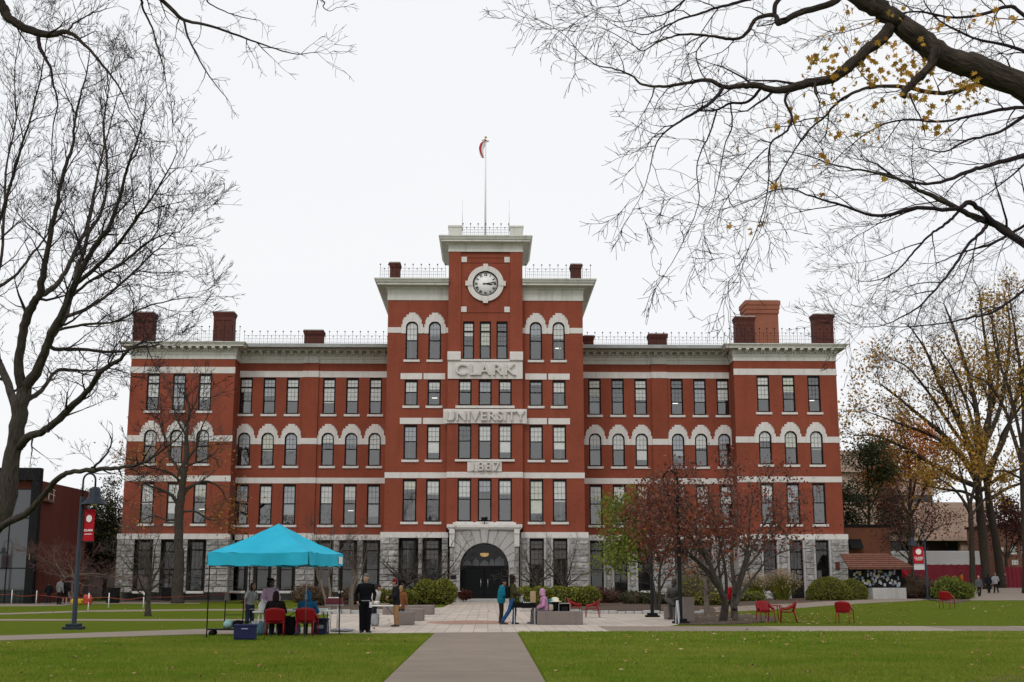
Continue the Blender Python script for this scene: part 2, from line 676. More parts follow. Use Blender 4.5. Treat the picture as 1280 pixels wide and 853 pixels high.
def axis(parts):
    out = []
    for a, b, n in parts: out += list(np.linspace(a, b, n, endpoint=False))
    return out + [parts[-1][1]]


gx = axis([(-700, -70, 12), (-70, 90, 80), (90, 700, 12)])
gy = axis([(-60, 0, 6), (0, 180, 90), (180, 1200, 14)])
b = MB()
vs = [(x, y, gz(x, y)) for y in gy for x in gx]
nx = len(gx)
b.add(vs, [(j * nx + i, j * nx + i + 1, (j + 1) * nx + i + 1, (j + 1) * nx + i) for j in range(len(gy) - 1) for i in range(nx - 1)], 0, True)
tag(b.build('lawn', M['lawn']), kind='structure')


def strip(name, edge_a, edge_b, mat, lift, sub=14, cross=1):
    """a sheet between two ground polylines, following the lie of the land"""
    def resample(pl, n):
        pl = [Vector(q) for q in pl]
        L = [0]
        for i in range(1, len(pl)): L.append(L[-1] + (pl[i] - pl[i - 1]).length)
        out = []
        for k in range(n + 1):
            t = L[-1] * k / n
            i = 1
            while i < len(L) - 1 and L[i] < t: i += 1
            w = (t - L[i - 1]) / max(1e-6, L[i] - L[i - 1])
            out.append(pl[i - 1].lerp(pl[i], w))
        return out
    A, B = resample(edge_a, sub), resample(edge_b, sub)
    b = MB()
    vs = []
    for p_, q in zip(A, B):
        for k in range(cross + 1):
            w = p_.lerp(q, k / cross)
            vs.append((w.x, w.y, gz(w.x, w.y) + lift))
    c1 = cross + 1
    fs = [(i * c1 + k, (i + 1) * c1 + k, (i + 1) * c1 + k + 1, i * c1 + k + 1) for i in range(sub) for k in range(cross)]
    b.add(vs, fs)
    # small visible thickness at the rim
    rim = [i * c1 for i in range(sub + 1)]
    for r_ in (rim, [i + cross for i in rim], list(range(c1)), [sub * c1 + k for k in range(c1)]):
        for i in range(len(r_) - 1):
            a0, a1 = vs[r_[i]], vs[r_[i + 1]]
            b.add([a0, a1, (a1[0], a1[1], a1[2] - lift - .03), (a0[0], a0[1], a0[2] - lift - .03)], [(0, 1, 2, 3)])
    o = b.build(name, mat)
    me = o.data
    bm = bmesh.new(); bm.from_mesh(me)
    bmesh.ops.recalc_face_normals(bm, faces=bm.faces[:])
    up = sum(f.normal.z * f.calc_area() for f in bm.faces)
    if up < 0: bmesh.ops.reverse_faces(bm, faces=bm.faces[:])
    bm.to_mesh(me); bm.free()
    return tag(o, kind='structure')


# plaza of pale pavers before the entrance
PZ = .014
strip('plaza_paving', [G(398, 792.5), G(400, 790), G(404, 780), G(412, 768.5), Vector((-2.75, 78, 0)), Vector((-2.6, 98.4, 0))],
      [G(800, 789.6), G(802, 788.5), G(850, 781), G(836, 768.5), Vector((2.2, 78, 0)), Vector((2.1, 98.4, 0))], M['paver'], PZ, 40, 4)
# red brick rosette in the paving
b = MB()
c = G(588, 778.6)
n = 40
for r0, r1 in ((0, .55), (.6, 1.15), (1.2, 1.7)):
    vs = [(c.x + q * math.cos(2 * PI * k / n), c.y + q * math.sin(2 * PI * k / n) * 1.35, PZ + .004) for q in (max(r0, .01), r1) for k in range(n)]
    b.add(vs, [(k, (k + 1) % n, n + (k + 1) % n, n + k) for k in range(n)][::1])
b2 = b.build('paving_rosette', simple('worn_pink_brick', (.33, .19, .14), .85, .2, 6))
for p_ in b2.data.polygons: pass
b2.data.flip_normals() if b2.data.polygons[0].normal.z < 0 else None
tag(b2, kind='structure')

# centre path, slab after slab
b = MB()
y = -8.0
random.seed(5)
cuts = [-8, -5, -2, 1, 4, 7, 10, 13.2, 16.4, 19.6, 22.85, 26, 29.3, 32.6, 35.9, 40.4]
for a, c in zip(cuts[:-1], cuts[1:]):
    b.box(-1.66, .92, a + .008, c - .008, -.06, .009 if c > 40 else .018 + random.uniform(-.003, .003))
tag(b.build('centre_path', M['concrete']), kind='structure')
# cross path
b = MB()
x = 3.9
yr0, yr1 = 40.75, 45.3
e0 = G(800, 789.8)
while x < 46:
    b.box(x + .008, x + 2.9, yr0, yr1, -.05, .016 + random.uniform(-.002, .002))
    x += 2.915
tag(b.build('cross_path', M['concrete']), kind='structure')
strip('west_path', [G(-260, 810), G(-120, 805.5), G(0, 801), G(250, 793.3), G(399, 792.3)], [G(-260, 800), G(-120, 798), G(0, 795.3), G(250, 787), G(403, 784)], M['concrete'], .014, 16)
strip('garden_path', [G(-150, 773), G(0, 768.8), G(120, 765), G(250, 763.6), G(407, 763.4)], [G(-150, 770.3), G(0, 767), G(120, 763.3), G(250, 761.8), G(409, 761.7)], M['concrete'], .014, 12)
strip('middle_path', [G(-150, 777.2), G(0, 776.2), G(250, 776.4), G(402, 776.4)], [G(-150, 775.4), G(0, 774.5), G(250, 774.5), G(404, 774.5)], M['concrete'], .014, 12)
strip('court_paving', [G(-160, 762), G(0, 758), G(70, 758.2), G(105, 755.2), G(250, 755.0)], [G(-160, 751.5), G(0, 751.5), G(70, 751.5), G(105, 752), G(250, 754.2)], M['concrete'], .012, 10)
strip('street_path', [G(886, 766), G(940, 763.8), G(1000, 760.5), G(1085, 754.4), G(1161, 750), G(1215, 745), Vector((44, 92, 0)), Vector((60, 103, 0))],
      [G(886, 760), G(940, 757.5), G(1000, 754.5), G(1060, 751), Vector((31.5, 101, 0)), Vector((36, 108, 0)), Vector((42, 128, 0)), Vector((56, 150, 0))], M['concrete'], .02, 40, 4)
# planted beds
strip('entrance_bed', [G(391, 768.2), G(450, 767.4), G(520, 763), Vector((-3.4, 85, 0)), Vector((-3.0, 97, 0))], [Vector((-15, 104, 0)), Vector((-13, 104, 0)), Vector((-9.5, 103, 0)), Vector((-5, 99.9, 0)), Vector((-3.1, 98.8, 0))], M['mulch'], .02, 20, 3)
strip('facade_bed', [Vector((2.6, 98, 0)), G(652, 764), G(740, 767.5), G(836, 768), G(884, 767), G(1000, 754.3), G(1055, 751)], [Vector((3, 99.3, 0)), Vector((6, 99.9, 0)), Vector((9, 104, 0)), Vector((14, 105, 0)), Vector((19, 105, 0)), Vector((25, 103.4, 0)), Vector((29, 103.4, 0))], M['mulch'], .02, 30, 3)
strip('tree_bed', [G(850, 781.2), G(880, 781.5), G(925, 780.5), G(972, 777)], [G(838, 768.2), G(880, 766.8), G(925, 768), G(968, 771.5)], M['mulch'], .028, 14, 3)
strip('corner_mulch', [G(1185, 856), G(1230, 848), G(1290, 843)], [G(1200, 880), G(1250, 880), G(1300, 880)], M['mulch'], .012, 6, 2)
strip('shrub_bed', [G(1140, 748), G(1160, 747), G(1190, 741), G(1212, 738)], [Vector((34, 112, 0)), Vector((38, 114, 0)), Vector((41, 116, 0)), Vector((44, 116, 0))], M['mulch'], .03, 10, 3)
strip('pavilion_bed', [Vector((-29.5, 99, 0)), Vector((-25, 97.5, 0)), Vector((-20.5, 99.5, 0))], [Vector((-29.5, 103.6, 0)), Vector((-25, 103.6, 0)), Vector((-20.5, 103.6, 0))], M['mulch'], .02, 8, 2)

# blades of grass on the two near lawns
rng = np.random.default_rng(3)


def in_lawn(x, y):
    left = (x < -1.72) & (y < 36.2 - .0 * x)
    right = (x > .98) & (y < 40.7)
    # left lawn edge follows the west path
    edge = np.interp(x, [-30, -13, -8, -4.6, -1.7], [29.0, 34.2, 38.2, 39.0, 39.1])
    left = (x < -1.72) & (y < edge - .03)
    return left | right


N = 340000
yy = 17.5 + 24 * rng.random(N) ** 1.15
hw = yy * .47
xx = (rng.random(N) * 2 - 1) * hw + yy * .02
k = in_lawn(xx, yy)
xx, yy = xx[k], yy[k]
n = len(xx)
h = rng.uniform(.025, .06, n)
w = rng.uniform(.006, .013, n) * (.7 + yy / 40)
a = rng.uniform(0, 2 * PI, n)
lx, ly = rng.normal(0, .02, n), rng.normal(0, .02, n)
V = np.zeros((n, 3, 3))
V[:, 0] = np.c_[xx - w * np.cos(a), yy - w * np.sin(a), np.full(n, -.002)]
V[:, 1] = np.c_[xx + w * np.cos(a), yy + w * np.sin(a), np.full(n, -.002)]
V[:, 2] = np.c_[xx + lx, yy + ly, h]
M['blade'] = leafmat('grass_blade', [(.05, .12, .012), (.13, .215, .02), (.21, .27, .032), (.34, .31, .07)], .9, .3, .75, .03)
tag(np_mesh('grass', V.reshape(-1, 3), 3, np.arange(n * 3), M['blade']), kind='stuff')

# fallen leaves
M['litter'] = leafmat('fallen_leaf', [(.3, .17, .06), (.42, .28, .1), (.22, .1, .04), (.5, .38, .2), (.33, .12, .05)], .8, .1)
pts = []


def sow(n, fn):
    for _ in range(n):
        q = fn()
        if q is not None: pts.append(q)


random.seed(11)
sow(210, lambda: (random.uniform(1.2, 19), random.uniform(18, 40.5)))
sow(180, lambda: (random.gauss(9, 4), random.gauss(37, 2.2)))
sow(150, lambda: (random.uniform(-16, -2), random.uniform(18, 35)))
sow(420, lambda: (random.uniform(10, 30), random.uniform(46, 80)))
sow(260, lambda: (random.uniform(8, 16), random.uniform(46, 62)))
sow(90, lambda: (random.uniform(-30, -9), random.uniform(42, 88)))
sow(60, lambda: (random.uniform(-8, 8), random.uniform(42, 95)))
sow(250, lambda: (random.uniform(3, 24), random.uniform(88, 99)))
sow(160, lambda: (random.uniform(-14, -3), random.uniform(86, 99)))
V = []
for (x, y) in pts:
    s = random.uniform(.03, .065) * (1 if y < 45 else 1.35)
    a = random.uniform(0, 2 * PI)
    z = gz(x, y) + .045
    t1, t2 = random.uniform(-.03, .03), random.uniform(-.03, .03)
    for k, (u, v) in enumerate(((1, 0), (.1, .8), (-1, 0), (.1, -.8))):
        V.append((x + s * (u * math.cos(a) - v * math.sin(a)), y + s * (u * math.sin(a) + v * math.cos(a)), z + (t1 if k in (0, 2) else t2)))
tag(np_mesh('fallen_leaves', np.array(V), 4, np.arange(len(V)), M['litter']), kind='stuff')
# ------------------------------------------------------------------ the brick hall
X0 = -.29
YP, YW, YC, YT = 104.0, 106.0, 100.3, 99.8
hall = empty('college_hall', (X0, YP, 0), 0, 'long red brick hall with grey stone ground floor and central clock tower', 'university building')
OY = -YP      # hall meshes are written in world depth, shifted to the Empty


def hb(mb, name, mats, parent=None):
    mb.v = [(x, y + OY, z) for x, y, z in mb.v]
    return mb.build(name, mats, parent or hall)


def facade(mb, x0, x1, z0, z1, y, ops, depth=.28, mi=0, ri=0):
    """front sheet with real openings, arched or square, and their reveals"""
    ops = [o for o in ops if o[0] > x0 - 1e-6 and o[1] < x1 + 1e-6 and o[3] > z0 and o[2] < z1]
    xs = sorted(set([x0, x1] + [q for o in ops for q in o[:2]]))
    for xa, xb in zip(xs[:-1], xs[1:]):
        if xb - xa < 1e-5: continue
        xm = (xa + xb) / 2
        cuts = sorted([(max(z0, o[2]), min(z1, o[3])) for o in ops if o[0] - 1e-6 < xm < o[1] + 1e-6])
        z = z0
        for a, c in cuts + [(z1, z1)]:
            if a - z > 1e-5: mb.quad((xa, y, z), (xb, y, z), (xb, y, a), (xa, y, a), mi)
            z = c
    for (xa, xb, za, zb, arch) in ops:
        d = y + depth
        if not arch:
            mb.quad((xa, y, zb), (xb, y, zb), (xb, d, zb), (xa, d, zb), ri)
            zs = zb
        else:
            r = (xb - xa) / 2
            zs = zb - r
            xm = (xa + xb) / 2
            n = 14
            arc = [(xm - r * math.cos(PI * k / n), zs + r * math.sin(PI * k / n)) for k in range(n + 1)]
            h = n // 2
            for k in range(h):
                mb.poly([(xa, y, zb), (arc[k][0], y, arc[k][1]), (arc[k + 1][0], y, arc[k + 1][1])], mi)
            for k in range(h, n):
                mb.poly([(xb, y, zb), (arc[k][0], y, arc[k][1]), (arc[k + 1][0], y, arc[k + 1][1])], mi)
            for k in range(n):
                mb.quad((arc[k][0], y, arc[k][1]), (arc[k + 1][0], y, arc[k + 1][1]), (arc[k + 1][0], d, arc[k + 1][1]), (arc[k][0], d, arc[k][1]), ri)
        mb.quad((xa, y, za), (xa, y, zs), (xa, d, zs), (xa, d, za), ri)
        mb.quad((xb, y, zs), (xb, y, za), (xb, d, za), (xb, d, zs), ri)
        mb.quad((xa, y, za), (xa, d, za), (xb, d, za), (xb, y, za), ri)


PAVX = [23.65, 25.83, 28.0]
WINGX = [9.45, 11.45, 13.45, 16.58, 18.57, 20.57]
BAYX = [4.16, 6.04]
TWX = [-1.63, 0, 1.63]
TWX5 = [-1.37, 0, 1.37]
both = lambda L: sorted([-q for q in L] + list(L))
DOORX = (-25.83, 25.83, 11.45)
WINS = []      # (x, y plane, z0, z1, w, arched, kind)
for xs, y in ((PAVX, YP), (WINGX, YW)):
    for x in both(xs):
        WINS.append((x, y, .1 if round(x, 2) in DOORX else .8, 4.93, 1.12, 0, 'g'))
        WINS.append((x, y, 6.25, 9.67, 1.1, 0, 'two'))
        WINS.append((x, y, 11.22, 14.08, 1.08, 1, 'arch'))
        WINS.append((x, y, 15.66, 18.82, 1.08, 0, 'three'))
for x in both(BAYX):
    WINS.append((x, YC, .78, 4.93, 1.16, 0, 'g'))
    WINS.append((x, YC, 6.25, 9.67, 1.12, 0, 'two'))
    WINS.append((x, YC, 11.22, 14.06, 1.1, 0, 'two'))
    WINS.append((x, YC, 15.62, 17.75, 1.08, 0, 'sash'))
    WINS.append((x, YC, 19.43, 22.64, 1.04, 1, 'arch'))
for x in TWX:
    WINS.append((x, YT, 6.25, 9.67, 1.1, 0, 'two'))
    WINS.append((x, YT, 11.22, 14.06, 1.08, 0, 'two'))
    WINS.append((x, YT, 15.58, 17.7, 1.07, 0, 'sash'))
for x in TWX5: WINS.append((x, YT, 19.38, 22.56, .92, 0, 'three'))

op = lambda y: [(w[0] - w[4] / 2, w[0] + w[4] / 2, w[2], w[3], w[5]) for w in WINS if w[1] == y]
SILLTOP = {'g': .8}

# brickwork above the stone floor
b = MB()
ZB = 5.43
for s in (-1, 1):
    a = sorted((s * 21.2, s * 29.97)); facade(b, a[0], a[1], ZB, 20.1, YP, op(YP))
    a = sorted((s * 8.05, s * 21.2)); facade(b, a[0], a[1], ZB, 20.1, YW, op(YW))
    b.quad(*[(s * 21.2, y, z) for y, z in ((YP, ZB), (YW, ZB), (YW, 20.1), (YP, 20.1))][::s])
    b.quad(*[(s * 29.97, y, z) for y, z in ((YP, ZB), (YP, 20.1), (138, 20.1), (138, ZB))][::s])
    a = sorted((s * 3.05, s * 8.05)); facade(b, a[0], a[1], ZB, 24.5, YC, op(YC))
    b.quad(*[(s * 8.05, y, z) for y, z in ((YC, ZB), (YC, 24.5), (118, 24.5), (118, ZB))][::s])
    b.quad(*[(s * 3.05, y, z) for y, z in ((YT, ZB), (YT, 29.2), (107, 29.2), (107, ZB))][::s])
    b.box(s * 14.38, s * 15.72, YW - .16, YW - .001, ZB, 18.86)
    b.box(s * 14.38, s * 15.72, YW - .16, YW - .001, 19.4, 20.08)
    b.box(s * 2.02, s * 3.05, YT - .14, YT - .001, 19.2, 28.5)
facade(b, -3.05, 3.05, ZB + .3, 29.2, YT, op(YT))
b.quad((29.97, 138, 0), (-29.97, 138, 0), (-29.97, 138, 20.1), (29.97, 138, 20.1))
b.quad((-8.05, 118, 20), (8.05, 118, 20), (8.05, 118, 24.5), (-8.05, 118, 24.5))
b.quad((3.05, 107, 24), (-3.05, 107, 24), (-3.05, 107, 29.2), (3.05, 107, 29.2))
# moulded frame round the clock field
for z in (23.35, 28.0): b.box(-2.02, 2.02, YT - .05, YT - .001, z - .05, z + .05)
for z in (27.55,): b.box(-2.02, 2.02, YT - .05, YT - .001, z - .04, z + .04)
hb(b, 'brick_wall', M['brick'])

# stone ground floor: smooth backing + rock-faced blocks
for s in (-1, 1):
    b = MB()
    a = sorted((s * 21.0, s * 30.2)); facade(b, a[0], a[1], 0, 4.98, YP - .22, op(YP), .5)
    a = sorted((s * 8.3, s * 21.0)); facade(b, a[0], a[1], 0, 4.98, YW - .22, op(YW), .5)
    a = sorted((s * 2.85, s * 8.3)); facade(b, a[0], a[1], 0, 4.98, YC - .22, op(YC), .5)
    b.quad(*[(s * 21.0, y, z) for y, z in ((YP - .22, 0), (YW, 0), (YW, 4.98), (YP - .22, 4.98))][::s])
    b.quad(*[(s * 30.2, y, z) for y, z in ((YP - .22, 0), (YP - .22, 4.98), (138, 4.98), (138, 0))][::s])
    b.quad(*[(s * 8.3, y, z) for y, z in ((YC - .22, 0), (YC - .22, 4.98), (YW, 4.98), (YW, 0))][::s])
    for xa, xb, y in ((21.0, 30.2, YP), (8.3, 21.0, YW), (2.85, 8.3, YC)):
        e = [xa] + [q for dx in DOORX if dx * s > 0 and xa < abs(dx) < xb for q in (abs(dx) - .56, abs(dx) + .56)] + [xb + .04]
        for i in range(0, len(e), 2):
            b.box(s * e[i], s * e[i + 1], y - .3, y - .222, -.2, .55)
            b.box(s * e[i], s * e[i + 1], y - .26, y - .222, .551, .64)
    # smooth dressed jambs beside ground windows
    for w in WINS:
        if w[6] == 'g' and (w[0] > 0) == (s > 0):
            for t in (-1, 1):
                xa = w[0] + t * w[4] / 2
                b.box(xa, xa + t * .17, w[1] - .27, w[1] - .221, .64, 4.97)
hb(b, 'stone_base', M['granite'])


def blocks(mb, xa, xb, y, z0, z1, rnd, row=.46):
    n = max(1, round((z1 - z0) / row))
    h = (z1 - z0) / n
    for i in range(n):
        za, zb = z0 + i * h + .012, z0 + (i + 1) * h - .012
        W = xb - xa
        cuts = [xa]
        if W > .9:
            k = max(1, round(W / rnd.uniform(.75, 1.15)))
            off = rnd.uniform(-.15, .15)
            for j in range(1, k): cuts.append(xa + W * (j + (off if i % 2 else -off) + rnd.uniform(-.1, .1)) / k)
        cuts.append(xb)
        for a, c in zip(cuts[:-1], cuts[1:]):
            a += .01
            c -= .01
            g = .05
            nx_ = max(2, int((c - a) / .22))
            base = [(a, za), (c, za), (c, zb), (a, zb)]
            vs = []
            # rim then a rough inner grid
            cols = [a] + [a + g + (c - a - 2 * g) * q / nx_ for q in range(nx_ + 1)] + [c]
            rows = [za, za + .04, (za + zb) / 2, zb - .04, zb]
            for rz_ in rows:
                for cx_ in cols:
                    rim = rz_ in (za, zb) or cx_ in (a, c)
                    d = 0 if rim else rnd.uniform(.035, .12)
                    jx = 0 if rim else rnd.uniform(-.03, .03)
                    vs.append((cx_ + jx, y - .002 - d, rz_ + (0 if rim else rnd.uniform(-.02, .02))))
            nc = len(cols)
            mb.add(vs, [(j * nc + i_, j * nc + i_ + 1, (j + 1) * nc + i_ + 1, (j + 1) * nc + i_) for j in range(len(rows) - 1) for i_ in range(nc - 1)])


rnd = random.Random(8)
b = MB()
for s in (-1, 1):
    for xa, xb, y, xs, w in ((21.0, 30.2, YP, PAVX, 1.12), (8.3, 20.95, YW, WINGX, 1.12), (2.9, 8.3, YC, BAYX, 1.16)):
        e = [xa] + [q for x in xs for q in (x - w / 2 - .19, x + w / 2 + .19)] + [xb]
        for i in range(0, len(e), 2):
            a = sorted((s * e[i], s * e[i + 1]))
            if a[1] - a[0] > .2:
                b = MB(); blocks(b, a[0], a[1], y - .222, .66, 4.96, rnd); hb(b, 'stone_pier', M['granite_block'])

# string courses and lintels
class Pieces:
    def box(self, *a):
        q = MB(); q.box(*a); z = sorted(a[4:6]); hb(q, 'corner_block' if abs(a[0] - a[1]) < .6 else 'lintel' if abs(a[0] - a[1]) < 2.9 else 'stone_band', M['trim'])


b = Pieces()
for s in (-1, 1):
    for xa, xb, y in ((20.97, 30.0, YP), (8.3, 20.97, YW), (2.9, 8.3, YC)):
        b.box(s * xa, s * (xb + .22 * (xb > 29)), y - .26, y - .001, 4.985, 5.43)
    for z0, z1 in ((9.74, 10.22),):
        b.box(s * 21.17, s * 30.0, YP - .035, YP - .001, z0, z1)
        b.box(s * 8.06, s * 21.16, YW - .035, YW - .001, z0, z1)
    b.box(s * 21.17, s * 30.0, YP - .035, YP - .001, 18.86, 19.4)
    b.box(s * 8.06, s * 21.16, YW - .035, YW - .001, 18.86, 19.4)
    b.box(s * 14.36, s * 15.74, YW - .2, YW - .036, 18.861, 19.399)
    b.box(s * 14.36, s * 15.74, YW - .2, YW - .036, 9.741, 10.219)
    b.box(s * 14.36, s * 15.74, YW - .2, YW - .036, 13.071, 13.579)
    b.box(s * 14.36, s * 15.74, YW - .42, YW - .261, 4.986, 5.55)
    # arched storey band, between the surrounds
    def band(x0, x1, xs, y, z0, z1, hw):
        e = [x0] + [q for x in xs for q in (x - hw, x + hw)] + [x1]
        for i in range(0, len(e), 2):
            if e[i + 1] - e[i] > .03: b.box(s * e[i], s * e[i + 1], y - .035, y - .001, z0, z1)
    band(21.17, 30.0, PAVX, YP, 13.07, 13.58, .9)
    band(8.06, 21.16, WINGX, YW, 13.07, 13.58, .9)
    band(3.06, 8.06, BAYX, YC, 21.67, 22.13, .88)
    b.box(s * 3.06, s * 8.07, YC - .035, YC - .001, 9.74, 10.2)
    for x in BAYX:
        b.box(s * (x - .88), s * (x + .88), YC - .05, YC - .001, 17.8, 18.3)
        if x > 5: b.box(s * (x - .88), s * (x + .88), YC - .05, YC - .001, 14.12, 14.62)
    b.box(s * 3.07, s * (BAYX[0] + .88), YC - .05, YC - .001, 14.12, 14.62)
    for z in (23.55, 27.78): b.box(s * 1.55, s * 2.01, YT - .09, YT - .052, z - .23, z + .23)
b.box(-3.06, 3.06, YT - .035, YT - .001, 9.74, 10.2)

# inscription panels
fontw = {}
def panel(name, x, z0, z1, hw, txt, size, sx, sp):
    b = MB()
    b.box(-hw + x, hw + x, YT - .12, YT - .036, z0, z1)
    o = hb(b, name, M['trim'])
    t = MB()
    text_mb(t, txt, size, .34, FRONT(x, YT - .18, (z0 + z1) / 2 - .03), 0, .014 if size > 1 else .006, sx, sp)
    hb(t, 'lettering', M['trim_letter'], o)


M['trim_letter'] = stonemat('shade_toned_letter_stone', (.5, .475, .445), (.64, .61, .57), 1, .35, (.24, .21, .18))  # darker than the panel trim: letter shadow put into the stone colour, plus weathering
panel('inscription_panel', 0, 17.76, 19.2, 3.05, 'CLARK', 1.3, 1.12, 1.14)
panel('inscription_panel', 0, 14.12, 15.28, 3.38, 'UNIVERSITY', 1.12, 1.0, 1.08)
panel('inscription_panel', -.02, 10.23, 11.02, 1.38, '1887', 1.0, 1.12, 1.12)
b = MB()
for s in (-1, 1):      # corbel blocks under the tower pilasters
    b.box(s * 2.0, s * 3.08, YT - .3, YT - .141, 19.3, 19.85)
    b.box(s * 2.0, s * 3.08, YT - .24, YT - .141, 19.86, 20.0)
    b.prism([(s * 2.0, YT - .3, 19.3), (s * 2.0, YT - .125, 19.3), (s * 2.0, YT - .125, 19.21)], (s * 1.08, 0, 0))
b.box(-2.0, 2.0, YT - .2, YT - .05, 19.205, 19.37)
b.box(-2.4, 2.4, YT - .18, YT - .04, 15.35, 15.55)
b.box(-2.4, 2.4, YT - .18, YT - .04, 11.03, 11.2)
hb(b, 'tower_sill_course', M['trim'])


# cornices
def sweep(mb, plan, prof, closed=False, mi=0):
    """mouldings: prof = (outward, z) swept along the plan polyline, mitred; outward = to the right of travel"""
    n = len(plan)
    P2 = [Vector((x, y)) for x, y in plan]
    rings = []
    for i in range(n):
        a = P2[i - 1] if (i > 0 or closed) else None
        c = P2[(i + 1) % n] if (i < n - 1 or closed) else None
        d1 = (P2[i] - a).normalized() if a is not None else None
        d2 = (c - P2[i]).normalized() if c is not None else None
        n1 = Vector((d1.y, -d1.x)) if d1 else None
        n2 = Vector((d2.y, -d2.x)) if d2 else None
        if n1 is None: m_ = n2
        elif n2 is None: m_ = n1
        else: m_ = (n1 + n2) / max(.2, 1 + n1.dot(n2))
        rings.append([(P2[i].x + m_.x * o_, P2[i].y + m_.y * o_, z) for o_, z in prof])
    k = len(prof)
    vs = [v for r_ in rings for v in r_]
    fs = []
    for i in range(n if closed else n - 1):
        j = (i + 1) % n
        for q in range(k - 1): fs.append((i * k + q, j * k + q, j * k + q + 1, i * k + q + 1))
    mb.add(vs, fs, mi)


plan_w = lambda s: [(-29.97, 138), (-29.97, YP), (-21.2, YP), (-21.2, YW), (-8.05, YW)] if s < 0 else [(8.05, YW), (21.2, YW), (21.2, YP), (29.97, YP), (29.97, 138)]
for s in (-1, 1):
    b = MB()
    sweep(b, plan_w(s), [(.001, 20.08), (.05, 20.08), (.05, 20.42), (.09, 20.45), (.09, 20.66), (.14, 20.68), (.14, 21.0), (.15, 21.07), (.78, 21.08), (.78, 21.18), (.82, 21.22), (.9, 21.36), (.95, 21.36), (.95, 21.44), (-.6, 21.6)])
    # dentils and brackets along the fronts
    for x0, x1, y in ((21.2 - .05, 29.97, YP), (8.3, 21.05, YW)):
        x = x0 + .06
        while x < x1:
            b.box(s * x, s * (x + .13), y - .24, y - .141, 20.7, 20.92)
            x += .26
        x = x0 + .35
        while x < x1:
            b.box(s * x, s * (x + .27), y - .76, y - .16, 20.93, 21.062)
            b.box(s * x, s * (x + .27), y - .5, y - .16, 20.82, 20.929)
            x += .66
    b.box(s * 14.4, s * 15.7, YW - .24, YW - .05, 20.09, 20.66)
    hb(b, 'wing_cornice', M['cornice'])
for pl in ([(-8.05, 118), (-8.05, YC), (-3.05, YC)], [(3.05, YC), (8.05, YC), (8.05, 118)]):
    b = MB()
    sweep(b, pl, [(.001, 24.42), (.06, 24.42), (.06, 25.3), (.12, 25.36), (.2, 25.42), (.2, 25.5), (.85, 25.56), (.85, 25.72), (.95, 25.76), (1.06, 25.98), (1.1, 25.98), (1.1, 26.08), (-.5, 26.25)])
    hb(b, 'centre_cornice', M['cornice'])
b = MB()
pl = [(-3.05, 107), (-3.05, YT - .14), (3.05, YT - .14), (3.05, 107)]
sweep(b, pl, [(.001, 28.42), (.06, 28.42), (.06, 28.6), (.02, 28.62), (.02, 28.98), (.1, 29.02), (.1, 29.1), (.62, 29.16), (.62, 29.3), (.7, 29.34), (.78, 29.54), (.82, 29.54), (.82, 29.64), (-.3, 29.75)])
for s in (-1, 1):
    b.bbox(s * 2.0, s * 3.1, YT - .05, YT + 1.05, 29.6, 30.55, .02)
    b.bbox(s * 1.95, s * 3.15, YT - .1, YT + 1.1, 30.55, 30.72, .02)
hb(b, 'tower_cornice', M['cornice'])
b = MB()
b.box(-29.8, 29.8, YP + .2, 137.8, 21.2, 21.5)
b.box(-7.9, 7.9, YC + .2, 117.8, 25.8, 26.12)
b.box(-2.9, 2.9, YT + .2, 106.8, 29.4, 29.66)
hb(b, 'roof', M['roofmetal'])


# window kinds ------------------------------------------------------
def arc_pts(w, zs, r, n=12): return [(-r * math.cos(PI * k / n), zs + r * math.sin(PI * k / n)) for k in range(n + 1)]


def frame_mb(w, h, arch, kind):
    """w, h: the opening; origin at its lower centre; the frame sits back in the reveal"""
    b = MB()
    t, d0, d1 = .115, .09, .2
    r = w / 2
    zs = h - r if arch else h
    for s in (-1, 1): b.box(s * w / 2, s * (w / 2 - t), d0, d1, 0, zs)
    b.box(-w / 2 + t, w / 2 - t, d0, d1, 0, t)
    if arch:
        o = arc_pts(w, zs, r)
        i = arc_pts(w, zs, r - t)
        for k in range(len(o) - 1):
            q = [(o[k][0], o[k][1]), (o[k + 1][0], o[k + 1][1]), (i[k + 1][0], i[k + 1][1]), (i[k][0], i[k][1])]
            b.prism([(x, d0, z) for x, z in q], (0, d1 - d0, 0))
    else:
        b.box(-w / 2 + t, w / 2 - t, d0, d1, h - t * 1.6, h)
    iw = w / 2 - t
    rails = []
    if kind == 'three':
        rails = [h * .735, h * .36]
        b.box(-iw, iw, d0 - .02, d1, rails[0] - .055, rails[0] + .055)
        b.box(-iw, iw, d0 + .01, d1, rails[1] - .035, rails[1] + .035)
        spans = [(rails[0], h - t, 1), (rails[1], rails[0], 1), (t, rails[1], 0)]
    elif kind == 'g':
        rails = [h * .8, h * .42]
        b.box(-iw, iw, d0 - .02, d1, rails[0] - .06, rails[0] + .06)
        b.box(-iw, iw, d0 + .01, d1, rails[1] - .035, rails[1] + .035)
        spans = [(rails[0], h - t, 1), (rails[1], rails[0], 1), (t, rails[1], 0)]
    else:
        m_ = h * (.52 if kind != 'arch' else .5)
        b.box(-iw, iw, d0 + .01, d1, m_ - .04, m_ + .04)
        spans = [(m_, h - (r * .25 if arch else t), 1), (t, m_, 0)]
    for z0, z1, up in spans:
        g = .006
        if not up: continue
        for x in (-iw / 3, iw / 3):
            zz = z1
            b.box(x - g, x + g, d0 + .02, d0 + .04, z0, zz)
        nb = max(1, round((z1 - z0) / .45))
        for q in range(1, nb):
            z = z0 + (z1 - z0) * q / nb
            hwz = iw
            if arch and z > zs: hwz = math.sqrt(max(.01, (r - t) ** 2 - (z - zs) ** 2))
            b.box(-hwz, hwz, d0 + .02, d0 + .04, z - g, z + g)
    return b, spans


